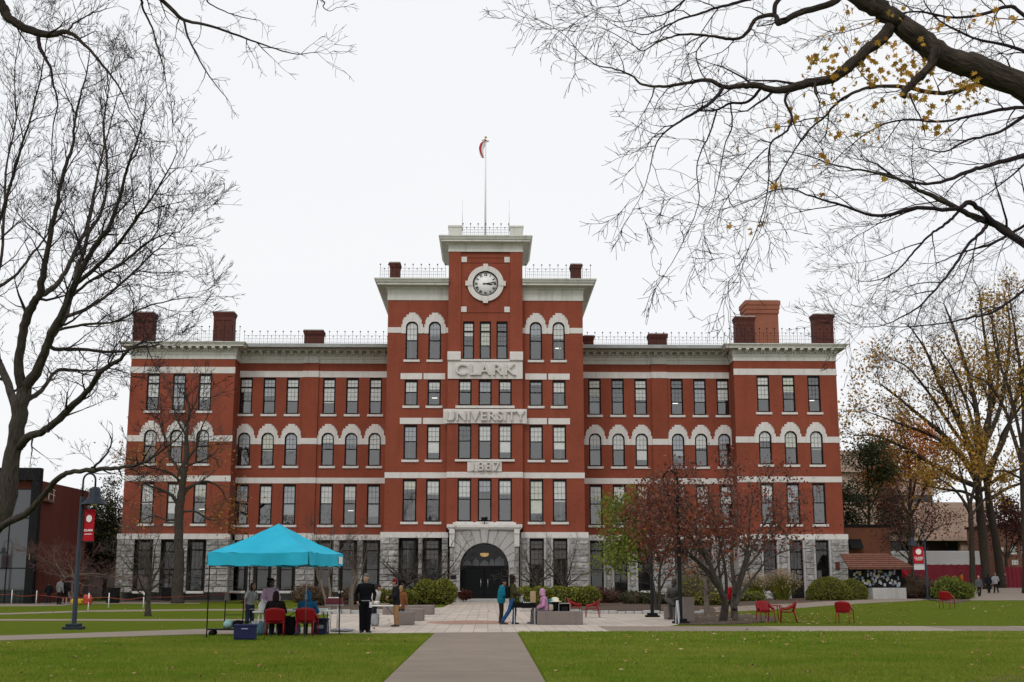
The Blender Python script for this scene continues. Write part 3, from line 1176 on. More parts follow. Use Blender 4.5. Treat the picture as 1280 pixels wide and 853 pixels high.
def pane_mb(w, h, arch):
    b = MB()
    y = .165
    if not arch:
        b.quad((-w / 2 + .03, y, .03), (w / 2 - .03, y, .03), (w / 2 - .03, y, h - .03), (-w / 2 + .03, y, h - .03))
    else:
        r = w / 2
        pts = [(-w / 2 + .03, y, .03), (w / 2 - .03, y, .03)] + [(x, y, z) for x, z in arc_pts(w, h - r, r - .03)[::-1]]
        b.poly(pts)
    return b


def blind_mb(w, h, arch, zb):
    b = MB()
    y = .142
    top = h - .02
    if arch:
        r = w / 2
        pts = [(-w / 2 + .02, y, zb), (w / 2 - .02, y, zb)] + [(x, y, z) for x, z in arc_pts(w, h - r, r - .02)[::-1]]
        b.poly(pts)
    else:
        n = 6
        for k in range(n):       # faint waviness of a cloth blind
            xa, xb = -w / 2 + .02 + (w - .04) * k / n, -w / 2 + .02 + (w - .04) * (k + 1) / n
            b.quad((xa, y + .004 * (k % 2), zb), (xb, y + .004 * ((k + 1) % 2), zb), (xb, y + .004 * ((k + 1) % 2), top), (xa, y + .004 * (k % 2), top))
    return b


def sill_mb(w):
    b = MB()
    b.bbox(-w / 2 - .15, w / 2 + .15, -.1, .13, -.2, -.005, .015)
    return b


def surround_mb(w, hw=.9):
    """stepped white hood round an arched head; origin at the opening's top centre"""
    b = MB()
    r = w / 2
    n = 16
    zs = -r
    steps = [(hw, .0), (hw, .35), (hw - .16, .35), (hw - .16, .52), (hw - .34, .52), (hw - .34, .64), (hw - .56, .64), (hw - .56, .75)]
    outer = [(-hw, -1.02)]
    L = [(-hw, -.25), (-hw + .1, -.25), (-hw + .1, .12), (-hw + .22, .12), (-hw + .22, .34), (-hw + .4, .34), (-hw + .4, .55), (-hw + .62, .55), (-hw + .62, .72)]
    outer = [(-hw, -1.02)] + L
    outer = outer + [(-x, z) for x, z in outer[::-1]]
    inner = [(-r, -1.02)] + [(-r * math.cos(PI * k / n), zs + r * math.sin(PI * k / n)) for k in range(n + 1)] + [(r, -1.02)]
    # stitch as left and right halves of wedge pieces by matching angle
    def at(poly, t):
        Ls = [0]
        for i in range(1, len(poly)): Ls.append(Ls[-1] + math.hypot(poly[i][0] - poly[i - 1][0], poly[i][1] - poly[i - 1][1]))
        d = t * Ls[-1]
        i = 1
        while i < len(Ls) - 1 and Ls[i] < d: i += 1
        f = (d - Ls[i - 1]) / max(1e-6, Ls[i] - Ls[i - 1])
        return (poly[i - 1][0] + (poly[i][0] - poly[i - 1][0]) * f, poly[i - 1][1] + (poly[i][1] - poly[i - 1][1]) * f)
    bm = bmesh.new()
    ring = outer + inner[::-1]
    f = bm.faces.new([bm.verts.new((x, -.06, z)) for x, z in ring])
    bmesh.ops.triangulate(bm, faces=[f])
    fr = bm.faces[:]
    ex = bmesh.ops.extrude_face_region(bm, geom=fr)
    bmesh.ops.translate(bm, vec=(0, .058, 0), verts=[q for q in ex['geom'] if isinstance(q, bmesh.types.BMVert)])
    bmesh.ops.recalc_face_normals(bm, faces=bm.faces[:])
    b.addbm(bm)
    return b


cache = {}


def mesh_of(key, fn, mats):
    if key not in cache:
        o = fn().build(key[0], mats)
        cache[key] = o.data
        bpy.data.objects.remove(o)
    return cache[key]


def inst(name, me, parent, loc=(0, 0, 0)):
    o = bpy.data.objects.new(name, me)
    COL.objects.link(o)
    o.parent = parent
    o.location = loc
    return o


rnd = random.Random(21)
DOORS = {(q, 'g') for q in DOORX}
for (x, y, z0, z1, w, arch, kind) in WINS:
    h = z1 - z0
    wob = x * 7.3 + z0
    yy_ = y + (-.02 if kind != 'g' else -.12)
    nm = 'arched_window' if arch else 'window'
    isdoor = (round(x, 2), kind) in DOORS
    if isdoor: nm = 'side_door'
    key = ('frame', round(w, 2), round(h, 2), arch, kind, isdoor)

    def fb():
        q = frame_mb(w, h, arch, kind)[0]
        if isdoor:
            q.box(-w / 2 + .085, w / 2 - .085, .16, .22, .0, 1.0)
            q.box(-.03, .03, .08, .24, .0, 2.4)
            q.box(-w / 2 + .085, w / 2 - .085, .12, .24, 2.35, 2.5)
        return q
    o = inst(nm, mesh_of(key, fb, M['frame']), hall, (x, yy_ + OY, z0))
    inst('pane', mesh_of(('pane', round(w, 2), round(h, 2), arch, kind == 'g'), lambda: pane_mb(w, h, arch), M['low_glass' if kind == 'g' else 'glass']), o)
    # blinds drawn to different heights
    if kind == 'g': frac = rnd.choice([0, .2, .2, .45, .5]) if abs(x) < 9 or x < -21 else rnd.choice([0, 0, .2, .2]) if x < 0 else 0
    elif arch: frac = rnd.choice([.5, .5, .5, .5, .8, .3])
    elif kind == 'three': frac = rnd.choice([.64, .64, .64, .64, .4, .8, 0])
    else: frac = rnd.choice([.48, .48, .5, .48, .48, .3, .75, 0])
    if frac and not isdoor:
        zb = h * min(.97, 1 - frac + rnd.choice([0, 0, 0, -.05, .06, .12]))
        mt = rnd.choice(['blind', 'blind', 'blind2', 'blind', 'blind3'])
        if kind == 'g': mt = 'blind4'
        inst('blind', mesh_of(('blind', round(w, 2), round(h, 2), arch, round(zb, 2), mt), lambda: blind_mb(w, h, arch, zb), M[mt]), o)
    # a few rooms with lit ceilings
    if not isdoor and kind != 'g' and rnd.random() < .14:
        q = MB()
        q.box(-.22, .22, .9, 1.15, h * .36, h * .36 + .035)
        q.build('ceiling_light', M['lampglow'], o)
    if not isdoor and not (abs(x) < 2 and kind in ('two', 'sash', 'three') and y == YT and z0 > 10):
        inst('sill', mesh_of(('sill', round(w, 2)), lambda: sill_mb(w), M['trim']), o, (0, .02 if kind != 'g' else -.13, 0))
    if arch:
        hw = .9 if y != YC else .88
        inst('arch_surround', mesh_of(('arch_surround', round(w, 2), hw), lambda: surround_mb(w, hw), M['trim']), o, (0, .02, h))

# dim rooms behind the glass
b = MB()
for s in (-1, 1):
    for x0, x1, y, top in ((21.3, 29.8, YP, 20), (8.2, 21.3, YW, 20), (3.2, 7.9, YC, 24.3)):
        for z in (0.02, 5.5, 10.6, 15.0, 19.0, 24.2):
            if z < top + .5: b.box(s * x0, s * x1, y + .45, y + 5, z - .15, z)
        b.quad((s * x0, y + 5, 0), (s * x1, y + 5, 0), (s * x1, y + 5, top), (s * x0, y + 5, top))
        for x in (x0, (x0 + x1) / 2 + .6, x1): b.box(s * x - .05, s * x + .05, y + .45, y + 5, 0, top)
for z in (5.6, 10.6, 15.0, 19.0, 23.0): b.box(-2.9, 2.9, YT + .45, YT + 5, z - .15, z)
b.quad((-2.9, YT + 5, 0), (2.9, YT + 5, 0), (2.9, YT + 5, 23), (-2.9, YT + 5, 23))
hb(b, 'interior_wall', M['room'])

# entrance arch -----------------------------------------------------
b = MB()
RA, ZS, HWP, ZTOP = 1.93, 2.6, 2.72, 5.72
YE = YT - .62
# portal body with the arch cut through
facade(b, -HWP, HWP, 0, ZTOP, YE, [(-RA, RA, -.001, ZS + RA, 1)], 1.3)
for s in (-1, 1): b.quad(*[(s * HWP, q, z) for q, z in ((YE, 0), (YE, ZTOP), (YT + .5, ZTOP), (YT + .5, 0))][::s])
b.quad((-HWP, YE, ZTOP), (HWP, YE, ZTOP), (HWP, YT, ZTOP), (-HWP, YT, ZTOP))
portal = hb(b, 'entrance_portal', M['granite'])
b = MB()
# radiating voussoirs, rough piers and the mouldings
nv = 13
rnd = random.Random(4)
for k in range(nv):
    a0, a1 = PI * k / nv + .012, PI * (k + 1) / nv - .012
    def lim(a):
        c, s_ = math.cos(a), math.sin(a)
        t = 99
        if abs(c) > 1e-6: t = min(t, (HWP - .34) / abs(c))
        if s_ > 1e-6: t = min(t, (ZTOP - .1 - ZS) / s_)
        return min(t, 3.35)
    ra0, ra1 = lim(a0), lim(a1)
    key_ = k == nv // 2
    d = .2 if key_ else rnd.uniform(.06, .1)
    i0, i1 = (RA + .04) * 1, (RA + .04)
    q = [(i0 * math.cos(a0), ZS + i0 * math.sin(a0)), (ra0 * math.cos(a0), ZS + ra0 * math.sin(a0)), (ra1 * math.cos(a1), ZS + ra1 * math.sin(a1)), (i1 * math.cos(a1), ZS + i1 * math.sin(a1))]
    b.prism([(x, YE - .002, z) for x, z in q], (0, -d, 0))
hb(b, 'voussoir', M['trim_letter'] if False else M['granite'], portal)
b = MB()
for s in (-1, 1):
    a = sorted((s * (RA + .06), s * HWP))
    blocks(b, a[0], a[1], YE, .5, ZS, rnd, .52)
    a = sorted((s * (HWP - .3), s * HWP))
    blocks(b, a[0], a[1], YE, ZS, 4.2, rnd, .5)
hb(b, 'pier_block', M['granite_block'], portal)
b = MB()
b.bbox(-2.98, 2.98, YE - .36, YT - .05, 5.73, 6.0, .03)
b.bbox(-2.9, 2.9, YE - .25, YT - .05, 5.6, 5.728, .02)
b.bbox(-2.5, 2.5, YE - .1, YT - .06, 6.0, 6.16, .02)
for s in (-1, 1):
    b.bbox(s * 2.36, s * 2.76, YE - .24, YE - .003, 4.25, 5.25, .03)
    b.bbox(s * 2.34, s * 2.78, YE - .3, YE - .003, 5.252, 5.6, .03)
hb(b, 'portal_cornice', M['trim'], portal)
b = MB()
b.box(-2.6, 2.6, YE - .5, YE + .9, -.1, .12)
b.box(-2.3, 2.3, YE - .15, YE + .9, .121, .24)
hb(b, 'doorstep', M['granite'])
b = MB()
b.box(-2.66, -2.2, YE - .13, YE - .09, 1.75, 2.05)
hb(b, 'wall_plaque', M['iron'])
# doors and fanlight
YD = YE + .95
for s in (-1, 1):
    b = MB()
    b.box(s * .02, s * 1.9, YD, YD + .07, .24, 2.62)
    for q in range(6):
        x = .2 + q * .29
        b.box(s * x, s * (x + .2), YD - .025, YD - .001, .5, 2.4)
    o = hb(b, 'entrance_door', M['door'] if 'door' in M else M.setdefault('door', simple('black_green_door_paint', (.008, .009, .01), .6, .25, spec=.1)))
    q = MB()
    q.tube([(s * .28, YD - .1, 1.1), (s * .28, YD - .1, 1.75)], .025, 8)
    for z in (1.15, 1.7): q.tube([(s * .28, YD - .1, z), (s * .28, YD - .02, z)], .02, 6)
    hb(q, 'door_handle', M['steel'], o)
b = MB()
b.box(-1.93, 1.93, YD - .05, YD + .1, 2.63, 2.8)
pts = [(-1.88, YD + .02, 2.8), (1.88, YD + .02, 2.8)] + [(x, YD + .02, z) for x, z in arc_pts(0, ZS, 1.88, 18)[::-1] if z > 2.82]
o = hb(b, 'fanlight', M['frame'])
q = MB()
q.poly(pts)
hb(q, 'pane', M['dark_glass'], o)
q = MB()      # pale boards standing behind the fanlight
rnd = random.Random(2)
for k, (x0, x1, hh) in enumerate(((-1.7, -1.0, .42), (-.98, -.4, .62), (-.36, .35, .45), (.38, .8, .6), (.8, 1.6, .8))):
    q.poly([(x0, YD + .4, 2.8), (x1, YD + .4, 2.8), (x1 - .05, YD + .4, 2.8 + hh * .6), ((x0 + x1) / 2, YD + .4, 2.8 + hh), (x0 + .05, YD + .4, 2.8 + hh * .55)])
hb(q, 'display_board', simple('grey_board', (.2, .2, .21), .8, .1), o)
b = MB()
b.lathe((0, YE + 1.7, 3.5), [(.05, .0), (.28, .06), (.36, .22), (.33, .3)], 16)
lt = hb(b, 'hanging_lantern', M['lantern'], o)
b = MB()
b.tube([(0, YE + 1.7, 3.8), (0, YE + 1.7, 4.5)], .02, 6)
for k in range(6):
    a = PI * k / 3
    b.tube([(0, YE + 1.7, 3.5), (.38 * math.cos(a), YE + 1.7 + .38 * math.sin(a), 3.7), (0, YE + 1.7, 4.1)], .015, 5)
hb(b, 'lantern_frame', M['iron'], o)
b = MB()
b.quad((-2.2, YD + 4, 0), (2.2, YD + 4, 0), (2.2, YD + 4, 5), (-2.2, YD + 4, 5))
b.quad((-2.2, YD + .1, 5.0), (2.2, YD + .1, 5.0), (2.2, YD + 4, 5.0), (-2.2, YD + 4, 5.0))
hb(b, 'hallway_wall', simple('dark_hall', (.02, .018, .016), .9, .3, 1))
b = MB()      # floodlight on the portal ledge
b.tube([(0, YE - .2, 6.0), (0, YE - .2, 6.3)], .03, 6)
b.obox((-.05, YE - .3, 6.38), (.22, 0, 0), (0, .1, .04), (0, -.03, .12))
b.obox((.12, YE - .3, 6.45), (.12, 0, 0), (0, .1, .04), (0, -.03, .1))
hb(b, 'floodlight', M['iron'])

# clock --------------------------------------------------------------
ZC = 25.72
b = MB()
n = 40
ro, ri = 1.5, 1.06
for k in range(n):
    a0, a1 = 2 * PI * k / n, 2 * PI * (k + 1) / n
    q = [(ri * math.cos(a0), ZC + ri * math.sin(a0)), (ro * math.cos(a0), ZC + ro * math.sin(a0)), (ro * math.cos(a1), ZC + ro * math.sin(a1)), (ri * math.cos(a1), ZC + ri * math.sin(a1))]
    b.prism([(x, YT - .2, z) for x, z in q], (0, .195, 0))
for a in range(4):
    c, s_ = math.cos(a * PI / 2), math.sin(a * PI / 2)
    b.obox((c * 1.36, YT - .13, ZC + s_ * 1.36), (c * .3, 0, s_ * .3), (0, .13, 0), (-s_ * .2, 0, c * .2))
ck = hb(b, 'clock', M['trim'])
b = MB()
b.lathe((0, YT - .05, ZC), [(0.01, 0), (1.05, 0), (1.05, .04)], 40, 0, 'y')
hb(b, 'dial', M['dial'], ck)
b = MB()
for k in range(n):
    a0, a1 = 2 * PI * k / n, 2 * PI * (k + 1) / n
    q = [(.98 * math.cos(a0), ZC + .98 * math.sin(a0)), (1.065 * math.cos(a0), ZC + 1.065 * math.sin(a0)), (1.065 * math.cos(a1), ZC + 1.065 * math.sin(a1)), (.98 * math.cos(a1), ZC + .98 * math.sin(a1))]
    b.prism([(x, YT - .16, z) for x, z in q], (0, .12, 0))
hb(b, 'clock_rim', M['clock_black'], ck)
b = MB()
for k, tx in enumerate(['XII', 'I', 'II', 'III', 'IV', 'V', 'VI', 'VII', 'VIII', 'IX', 'X', 'XI']):
    a = PI / 2 - k * PI / 6
    Mx = Matrix.Translation((.76 * math.cos(a), YT - .06, ZC + .76 * math.sin(a))) @ Matrix.Rotation(PI / 2, 4, 'X') @ Matrix.Rotation(a - PI / 2, 4, 'Z')
    text_mb(b, tx, .3, .012, Mx, 0, .012, .78)
hb(b, 'numeral', M['clock_black'], ck)
for nm, ang, L, w_ in (('hour_hand', 97, .62, .11), ('minute_hand', 79, .92, .075)):
    a = R(90 - ang)
    d = Vector((math.cos(a), 0, math.sin(a)))
    t = Vector((-d.z, 0, d.x))
    b = MB()
    c = Vector((0, YT - (.085 if nm[0] == 'h' else .1), ZC))
    b.prism([c - d * .22 - t * w_ * .4, c + d * L * .75 - t * w_ * .5, c + d * L, c + d * L * .75 + t * w_ * .5, c - d * .22 + t * w_ * .4], (0, .012, 0))
    hb(b, nm, M['clock_black'], ck)


# roof cresting, chimneys, flagpole ----------------------------------
def cresting(x0, x1, y, z, hgt=1.35, step=.66, y2=None):
    b = MB()
    L = abs(x1 - x0)
    n = max(2, round(L / step))
    y2 = y if y2 is None else y2
    for k in range(n + 1):
        t = k / n
        x, yy2 = x0 + (x1 - x0) * t, y + (y2 - y) * t
        b.bar((x, yy2, z), (x, yy2, z + hgt), .025)
        b.ball((x, yy2, z + hgt + .03), .065, seg=6)
        if k < n:
            xm, ym = x0 + (x1 - x0) * (t + .5 / n), y + (y2 - y) * (t + .5 / n)
            b.bar((xm, ym, z + .05), (xm, ym, z + hgt * .72), .018)
            b.ball((xm, ym, z + hgt * .72), .055, seg=6)
            for q in (-.25, .25):
                xq, yq = x0 + (x1 - x0) * (t + (.5 + q) / n), y + (y2 - y) * (t + (.5 + q) / n)
                b.bar((xq, yq, z + .05), (xq, yq, z + hgt * .55), .01)
    for h_ in (.08, .32, .55, .75): b.bar((x0, y, z + hgt * h_), (x1, y2, z + hgt * h_), .014)
    hb(b, 'roof_cresting', M['iron'])


for s in (-1, 1):
    cresting(s * 30.0, s * 20.9, YP - .1, 21.5)
    cresting(s * 20.9, s * 8.2, YW - .1, 21.5)
    cresting(s * 30.0, s * 30.0, YP - .1, 21.5, 1.35, .66) if False else None
    b = None
    cresting(s * 8.7, s * 3.3, YC - .6, 26.1, 1.2)
cresting(-1.9, 1.9, YT - .3, 29.7, 1.05, .63)


def chimney(x, y, w, d, z0, z1, mat, capz=.35, panels=True, corbel=.1):
    b = MB()
    b.box(x - w / 2, x + w / 2, y, y + d, z0, z1 - capz)
    if panels:
        for t in (-.22, .22):
            b.box(x + t * w - .14 * w, x + t * w + .14 * w, y - .03, y - .001, z0 + .5, z1 - capz - .45) if False else None
        for t in (-.5, 0, .5):
            b.box(x + t * w * .9 - .07, x + t * w * .9 + .07, y - .05, y - .001, z0, z1 - capz - .35)
        b.box(x - w / 2, x + w / 2, y - .051, y - .002, z1 - capz - .35, z1 - capz)
    for k in range(3):
        e = corbel * (k + 1) / 3
        b.box(x - w / 2 - e, x + w / 2 + e, y - e - .05, y + d + e, z1 - capz + k * capz / 3 + .002, z1 - capz + (k + 1) * capz / 3)
    o = hb(b, 'chimney', mat)
    b = MB()
    b.box(x - w / 2 - .06, x + w / 2 + .06, y - .1, y + d + .04, z1 + .001, z1 + .09)
    hb(b, 'chimney_cap', M['granite'], o)
    return o


def px_chim(pa, pb, ptop, Y, z0, mat, d=1.2, **k):
    a, c = P(pa, ptop, Y), P(pb, ptop, Y)
    chimney((a.x + c.x) / 2 - X0, Y, c.x - a.x, d, z0, (a.z + c.z) / 2, mat, **k)


px_chim(167.5, 192, 391, 106, 21.3, M['brick_low'])
px_chim(267.5, 292, 390.5, 106, 21.3, M['brick_low'])
px_chim(380.5, 403.5, 413.5, 107.5, 21.3, M['brick_low'], panels=False)
px_chim(811.5, 833.5, 418, 107.5, 21.3, M['brick_low'], panels=False)
px_chim(919.5, 943, 396.5, 106, 21.3, M['brick_low'])
px_chim(1017, 1041, 393.5, 106, 21.3, M['brick_low'])
px_chim(933, 972, 376.5, 122, 21.3, M['brick_orange'], d=2.6, capz=1.3, panels=False, corbel=.22)
px_chim(487.5, 499.5, 329, 103, 26, M['brick_low'], panels=False)
px_chim(714, 726.5, 331, 103, 26, M['brick_low'], panels=False)
px_chim(730, 742, 420.5, 112, 21.3, M['brick_dark'], panels=False)
b = MB()      # low hatches seen over the parapet
for x in (-26.3, -23.4, 26.6): b.box(x - .7, x + .7, 105.5, 107, 21.4, 21.95)
hb(b, 'roof_hatch', M['roofmetal'])
b = MB()
for s in (-1, 1): b.tube([(s * 1.95, YT, 30.7), (s * 1.95, YT, 33.0)], [.02, .008], 6)
hb(b, 'lightning_rod', M['steel'])

# small fixtures on the stone floor
b = MB()
b.box(29.0, 29.35, YP - .42, YP - .33, 2.55, 3.15)
hb(b, 'fire_alarm_box', M['brick_low'])
b = MB()
for z in (.3, .75, 1.1): b.bar((13.0, 97.5, z), (17.0, 97.5, z), .05)
for x in (13, 14.3, 15.6, 17): b.bar((x, 97.5, 0), (x, 97.5, 1.1), .05)
tag(b.build('handrail', M['iron'], None, (0, 0, 0)), 'black iron handrail below the stone wall behind the bronze figure', 'railing')

fp = empty('flagpole', (X0 - .05, 103, 29.66), 0, 'tall white flagpole with a furled striped flag rising above the clock tower', 'flagpole')
b = MB()
top = P(605.5, 173, 103).z - 29.66
b.tube([(0, 0, 0), (0, 0, top)], [.1, .05], 10)
b.build('pole', M['white_paint'], fp)
b = MB()
b.ball((0, 0, top + .08), .11)
b.build('finial', simple('gilt', (.5, .35, .1), .3, .1, metal=.9), fp)
b = MB()
rnd = random.Random(9)
NS, NR = 10, 14
for k in range(NR):       # limp folds of cloth hanging from the halyard
    pass
vs = []
for i in range(NR + 1):
    t = i / NR
    cx_ = -.42 * math.sin(t * 2.6) * (1 - .45 * t) - .08 + (.2 if i == 1 else 0)
    cz = top - .15 - t * 1.65
    wd = .26 - .15 * t
    for k in range(NS):
        a = 2 * PI * k / NS
        rr = wd * (1 + .4 * math.sin(3 * a + t * 5)) * (.55 + .45 * abs(math.cos(a)))
        vs.append((cx_ + rr * math.cos(a), .7 * rr * math.sin(a), cz))
b.add(vs, [(i * NS + k, i * NS + (k + 1) % NS, (i + 1) * NS + (k + 1) % NS, (i + 1) * NS + k) for i in range(NR) for k in range(NS)], 0, True)
b.m = [0 if ((f[0] % NS) // 2) % 2 else 1 for f in b.f]
b.m = [2 if f[0] // NS < 3 and f[0] % NS < 4 else mm for f, mm in zip(b.f, b.m)]
b.build('flag', [simple('flag_red', (.42, .03, .05), .8, .1), simple('flag_white', (.75, .72, .72), .8, .05), simple('flag_blue', (.03, .035, .13), .8, .1)], fp)
# ------------------------------------------------------------------ trees
def catmull(pts, k=4):
    out = []
    n = len(pts)
    for i in range(n - 1):
        p0, p1, p2, p3 = pts[max(0, i - 1)], pts[i], pts[i + 1], pts[min(n - 1, i + 2)]
        for j in range(k):
            t = j / k
            out.append(.5 * ((2 * p1) + (p2 - p0) * t + (2 * p0 - 5 * p1 + 4 * p2 - p3) * t * t + (3 * p1 - p0 - 3 * p2 + p3) * t ** 3))
    out.append(pts[-1])
    return out


class Tree:
    rk = 1

    def __init__(s, base, seed=1, wob=.5, lens=(3, 1.3, .55, .25), dens=(1.6, 2.4, 3.4, 4), ang=(25, 60), up=.1, rmin=.004, sides=(8, 5, 4, 3, 3), rfac=.5, droop=0, twist=1.0):
        s.base = Vector(base)
        s.rnd = random.Random(seed)
        s.lens, s.dens, s.ang, s.up, s.rmin, s.sides, s.wob, s.rfac, s.droop, s.twist = lens, dens, ang, up, rmin, sides, wob, rfac, droop, twist
        s.trunk, s.br = MB(), MB()
        s.trunk.att = []
        s.tips = []          # (point, direction) of the finest twigs
        s.depth = len(lens)

    def limb(s, path, rad, trunk=True, level=0, t0=.12, dens_k=1.0, len_k=1.0, jit=.04, n=None, spawn=True):
        """hand-laid limb: world points and radii; side branches grow from it"""
        pts = [Vector(q) for q in path]
        if not hasattr(rad, '__len__'): rad = [rad[0]] * len(pts)
        if len(rad) == 2 and len(pts) != 2:
            L = [0]
            for i in range(1, len(pts)): L.append(L[-1] + (pts[i] - pts[i - 1]).length)
            rad = [rad[0] + (rad[1] - rad[0]) * (q / L[-1]) ** .8 for q in L]
        if s.rk != 1: rad = [q * s.rk for q in rad]
        if len(rad) != len(pts):
            rad = list(np.interp(np.linspace(0, 1, len(pts)), np.linspace(0, 1, len(rad)), rad))
        k = 5
        cp = catmull(pts, k)
        rr = []
        for i in range(len(pts) - 1):
            for j in range(k): rr.append(rad[i] + (rad[i + 1] - rad[i]) * j / k)
        rr.append(rad[-1])
        for i in range(1, len(cp) - 1):
            a = min(.05 * rr[i], .012) + jit * .12
            cp[i] = cp[i] + Vector([s.rnd.gauss(0, a) for _ in range(3)])
        ph = s.rnd.uniform(0, 6)
        rr = [r_ * (1 + (.05 * math.sin(i * .55 + ph) if r_ > .02 else 0)) for i, r_ in enumerate(rr)]
        mb = s.trunk if trunk else s.br
        nn = n or (10 if rr[0] > .1 else 7)
        mb.tube([q - s.base for q in cp], rr, nn, True)
        if trunk:
            al = 0
            for i, q in enumerate(cp):
                al += (q - cp[i - 1]).length if i else s.rnd.uniform(0, 9)
                for k_ in range(nn):
                    a_ = 2 * PI * k_ / nn
                    mb.att.append((rr[i] * math.cos(a_), rr[i] * math.sin(a_), al * .16))
        if spawn: s.side(cp, rr, level, t0, dens_k, len_k)
        return cp

    def side(s, cp, rr, level, t0, dk=1.0, lk=1.0):
        if level >= s.depth: return
        rnd = s.rnd
        L = [0]
        for i in range(1, len(cp)): L.append(L[-1] + (cp[i] - cp[i - 1]).length)
        tot = L[-1]
        n = int(tot * (1 - t0) * s.dens[level] * dk + rnd.random())
        az = rnd.uniform(0, 6.28)
        for k in range(n):
            t = t0 + (1 - t0) * (k + rnd.random()) / n
            d = t * tot
            i = 1
            while i < len(L) - 1 and L[i] < d: i += 1
            f = (d - L[i - 1]) / max(1e-6, L[i] - L[i - 1])
            q = cp[i - 1].lerp(cp[i], f)
            r = rr[i - 1] + (rr[i] - rr[i - 1]) * f
            tan = (cp[i] - cp[i - 1]).normalized()
            az += 2.4 + rnd.uniform(-.6, .6)
            a = R(rnd.uniform(*s.ang))
            x = tan.orthogonal().normalized()
            y = tan.cross(x)
            dr = tan * math.cos(a) + (x * math.cos(az) + y * math.sin(az)) * math.sin(a)
            ln = s.lens[level] * lk * rnd.uniform(.55, 1.25) * (1.15 - .55 * t)
            s.branch(q, dr, ln, min(r * .75, max(s.rmin * (1 + .6 * (s.depth - level - 1)), r * s.rfac * rnd.uniform(.7, 1.1))), level)
        # the limb's own tip forks
        if level < s.depth:
            tan = (cp[-1] - cp[-2]).normalized()
            for _ in range(2):
                dr = (tan + Vector([rnd.gauss(0, .35) for _ in range(3)])).normalized()
                s.branch(cp[-1], dr, s.lens[level] * lk * .45, max(s.rmin, rr[-1] * .8), level)

    def branch(s, q, dr, ln, r, level):
        rnd = s.rnd
        seg = 6 if ln > 1.2 else (5 if ln > .5 else 3)
        st = ln / seg
        pts = [q]
        d = dr.normalized()
        w = s.wob * (.9 if level < 2 else .7)
        for i in range(seg):
            d = d + Vector([rnd.gauss(0, w * .42) for _ in range(3)]) * s.twist
            d.z += s.up * (1 if level < 2 else .6) - s.droop * (i / seg)
            d.normalize()
            pts.append(pts[-1] + d * st)
        rr = [max(s.rmin * .6, r * (1 - .8 * i / seg)) for i in range(seg + 1)]
        sd = s.sides[min(level + 1, len(s.sides) - 1)]
        s.br.tube([p_ - s.base for p_ in pts], rr, sd, False, 0, sd > 3)
        if level + 1 < s.depth: s.side(pts, rr, level + 1, .12)
        if level + 1 >= s.depth - 1:
            s.tips.append((pts[-1], d))
            s.tips.append((pts[len(pts) // 2], d))

    def done(s, name, label, cat='tree', mats=None, group=None):
        root = empty(name, s.base, 0, label, cat, group)
        mats = mats or (M['bark'], M['twig'])
        if s.trunk.f: s.trunk.build('trunk', mats[0], root)
        if s.br.f: s.br.build('branches' if False else 'bare_crown', mats[1], root)
        s.root = root
        return root


def leaves(name, pts, size, mat, parent, base, rngseed=1, droop=.4, mi=None, aspect=.7):
    """leaf blades (folded diamonds) at world points"""
    g = np.random.default_rng(rngseed)
    p_ = np.array(pts, float) - np.array(base)
    n = len(p_)
    s = size * g.uniform(.6, 1.3, n)[:, None]
    a = g.normal(0, 1, (n, 3)); a[:, 2] -= droop; a /= np.linalg.norm(a, axis=1)[:, None]
    b = np.cross(a, g.normal(0, 1, (n, 3))); b /= np.linalg.norm(b, axis=1)[:, None]
    c = np.cross(a, b)
    V = np.stack([p_, p_ + s * (.5 * a + aspect * .55 * b + .1 * c), p_ + s * 1.1 * a, p_ + s * (.5 * a - aspect * .55 * b + .1 * c)], 1)
    return np_mesh(name, V.reshape(-1, 3), 4, np.arange(n * 4), mat, parent, mi)


def near_tips(tips, n, spread, rnd, keep=None, clump=0, cl_r=.3):
    out = []
    T = [t for t in tips if keep is None or keep(t[0])]
    if not T: return out
    if clump:
        T = [T[rnd.randrange(len(T))] for _ in range(clump)]
        spread = max(spread, cl_r)
    while len(out) < n:
        p_ = T[rnd.randrange(len(T))][0]
        out.append((p_.x + rnd.gauss(0, spread), p_.y + rnd.gauss(0, spread), p_.z + rnd.gauss(0, spread * .8)))
    return out


M['bark'] = barkmat('grey_brown_bark', (.022, .018, .015), (.088, .073, .059), 30, .9, (.055, .055, .038))
M['bark_dark'] = barkmat('dark_bark', (.014, .011, .009), (.088, .068, .053), 34, 1.0)
M['bark_pale'] = barkmat('pale_bark', (.11, .09, .075), (.25, .215, .18), 30, .7)
M['bark_grey'] = barkmat('grey_bark', (.05, .043, .036), (.13, .112, .095), 30, .8)
M['twig'] = simple('dark_twig', (.03, .021, .024), .9, .25, 3, 0, 0, .15)
M['twig_grey'] = simple('grey_twig', (.075, .062, .055), .9, .25, 3, 0, 0, .15)
M['twig_pink'] = simple('reddish_twig', (.14, .075, .062), .9, .25, 3, 0, 0, .15)
M['leaf_yellow'] = leafmat('yellow_maple_leaf', [(.42, .2, .02), (.5, .28, .03), (.36, .16, .02), (.3, .2, .03), (.55, .33, .05)], .6, .3)
M['leaf_gold'] = leafmat('gold_autumn_leaf', [(.34, .18, .025), (.48, .28, .04), (.27, .13, .022), (.4, .26, .05), (.22, .15, .035)], .6, .25)
M['leaf_orange'] = leafmat('orange_autumn_leaf', [(.55, .15, .025), (.68, .24, .04), (.42, .11, .022), (.6, .3, .055)], .6, .25)
M['leaf_rust'] = leafmat('rust_leaf', [(.26, .11, .025), (.34, .16, .035), (.2, .075, .02), (.3, .19, .04)], .6, .2)
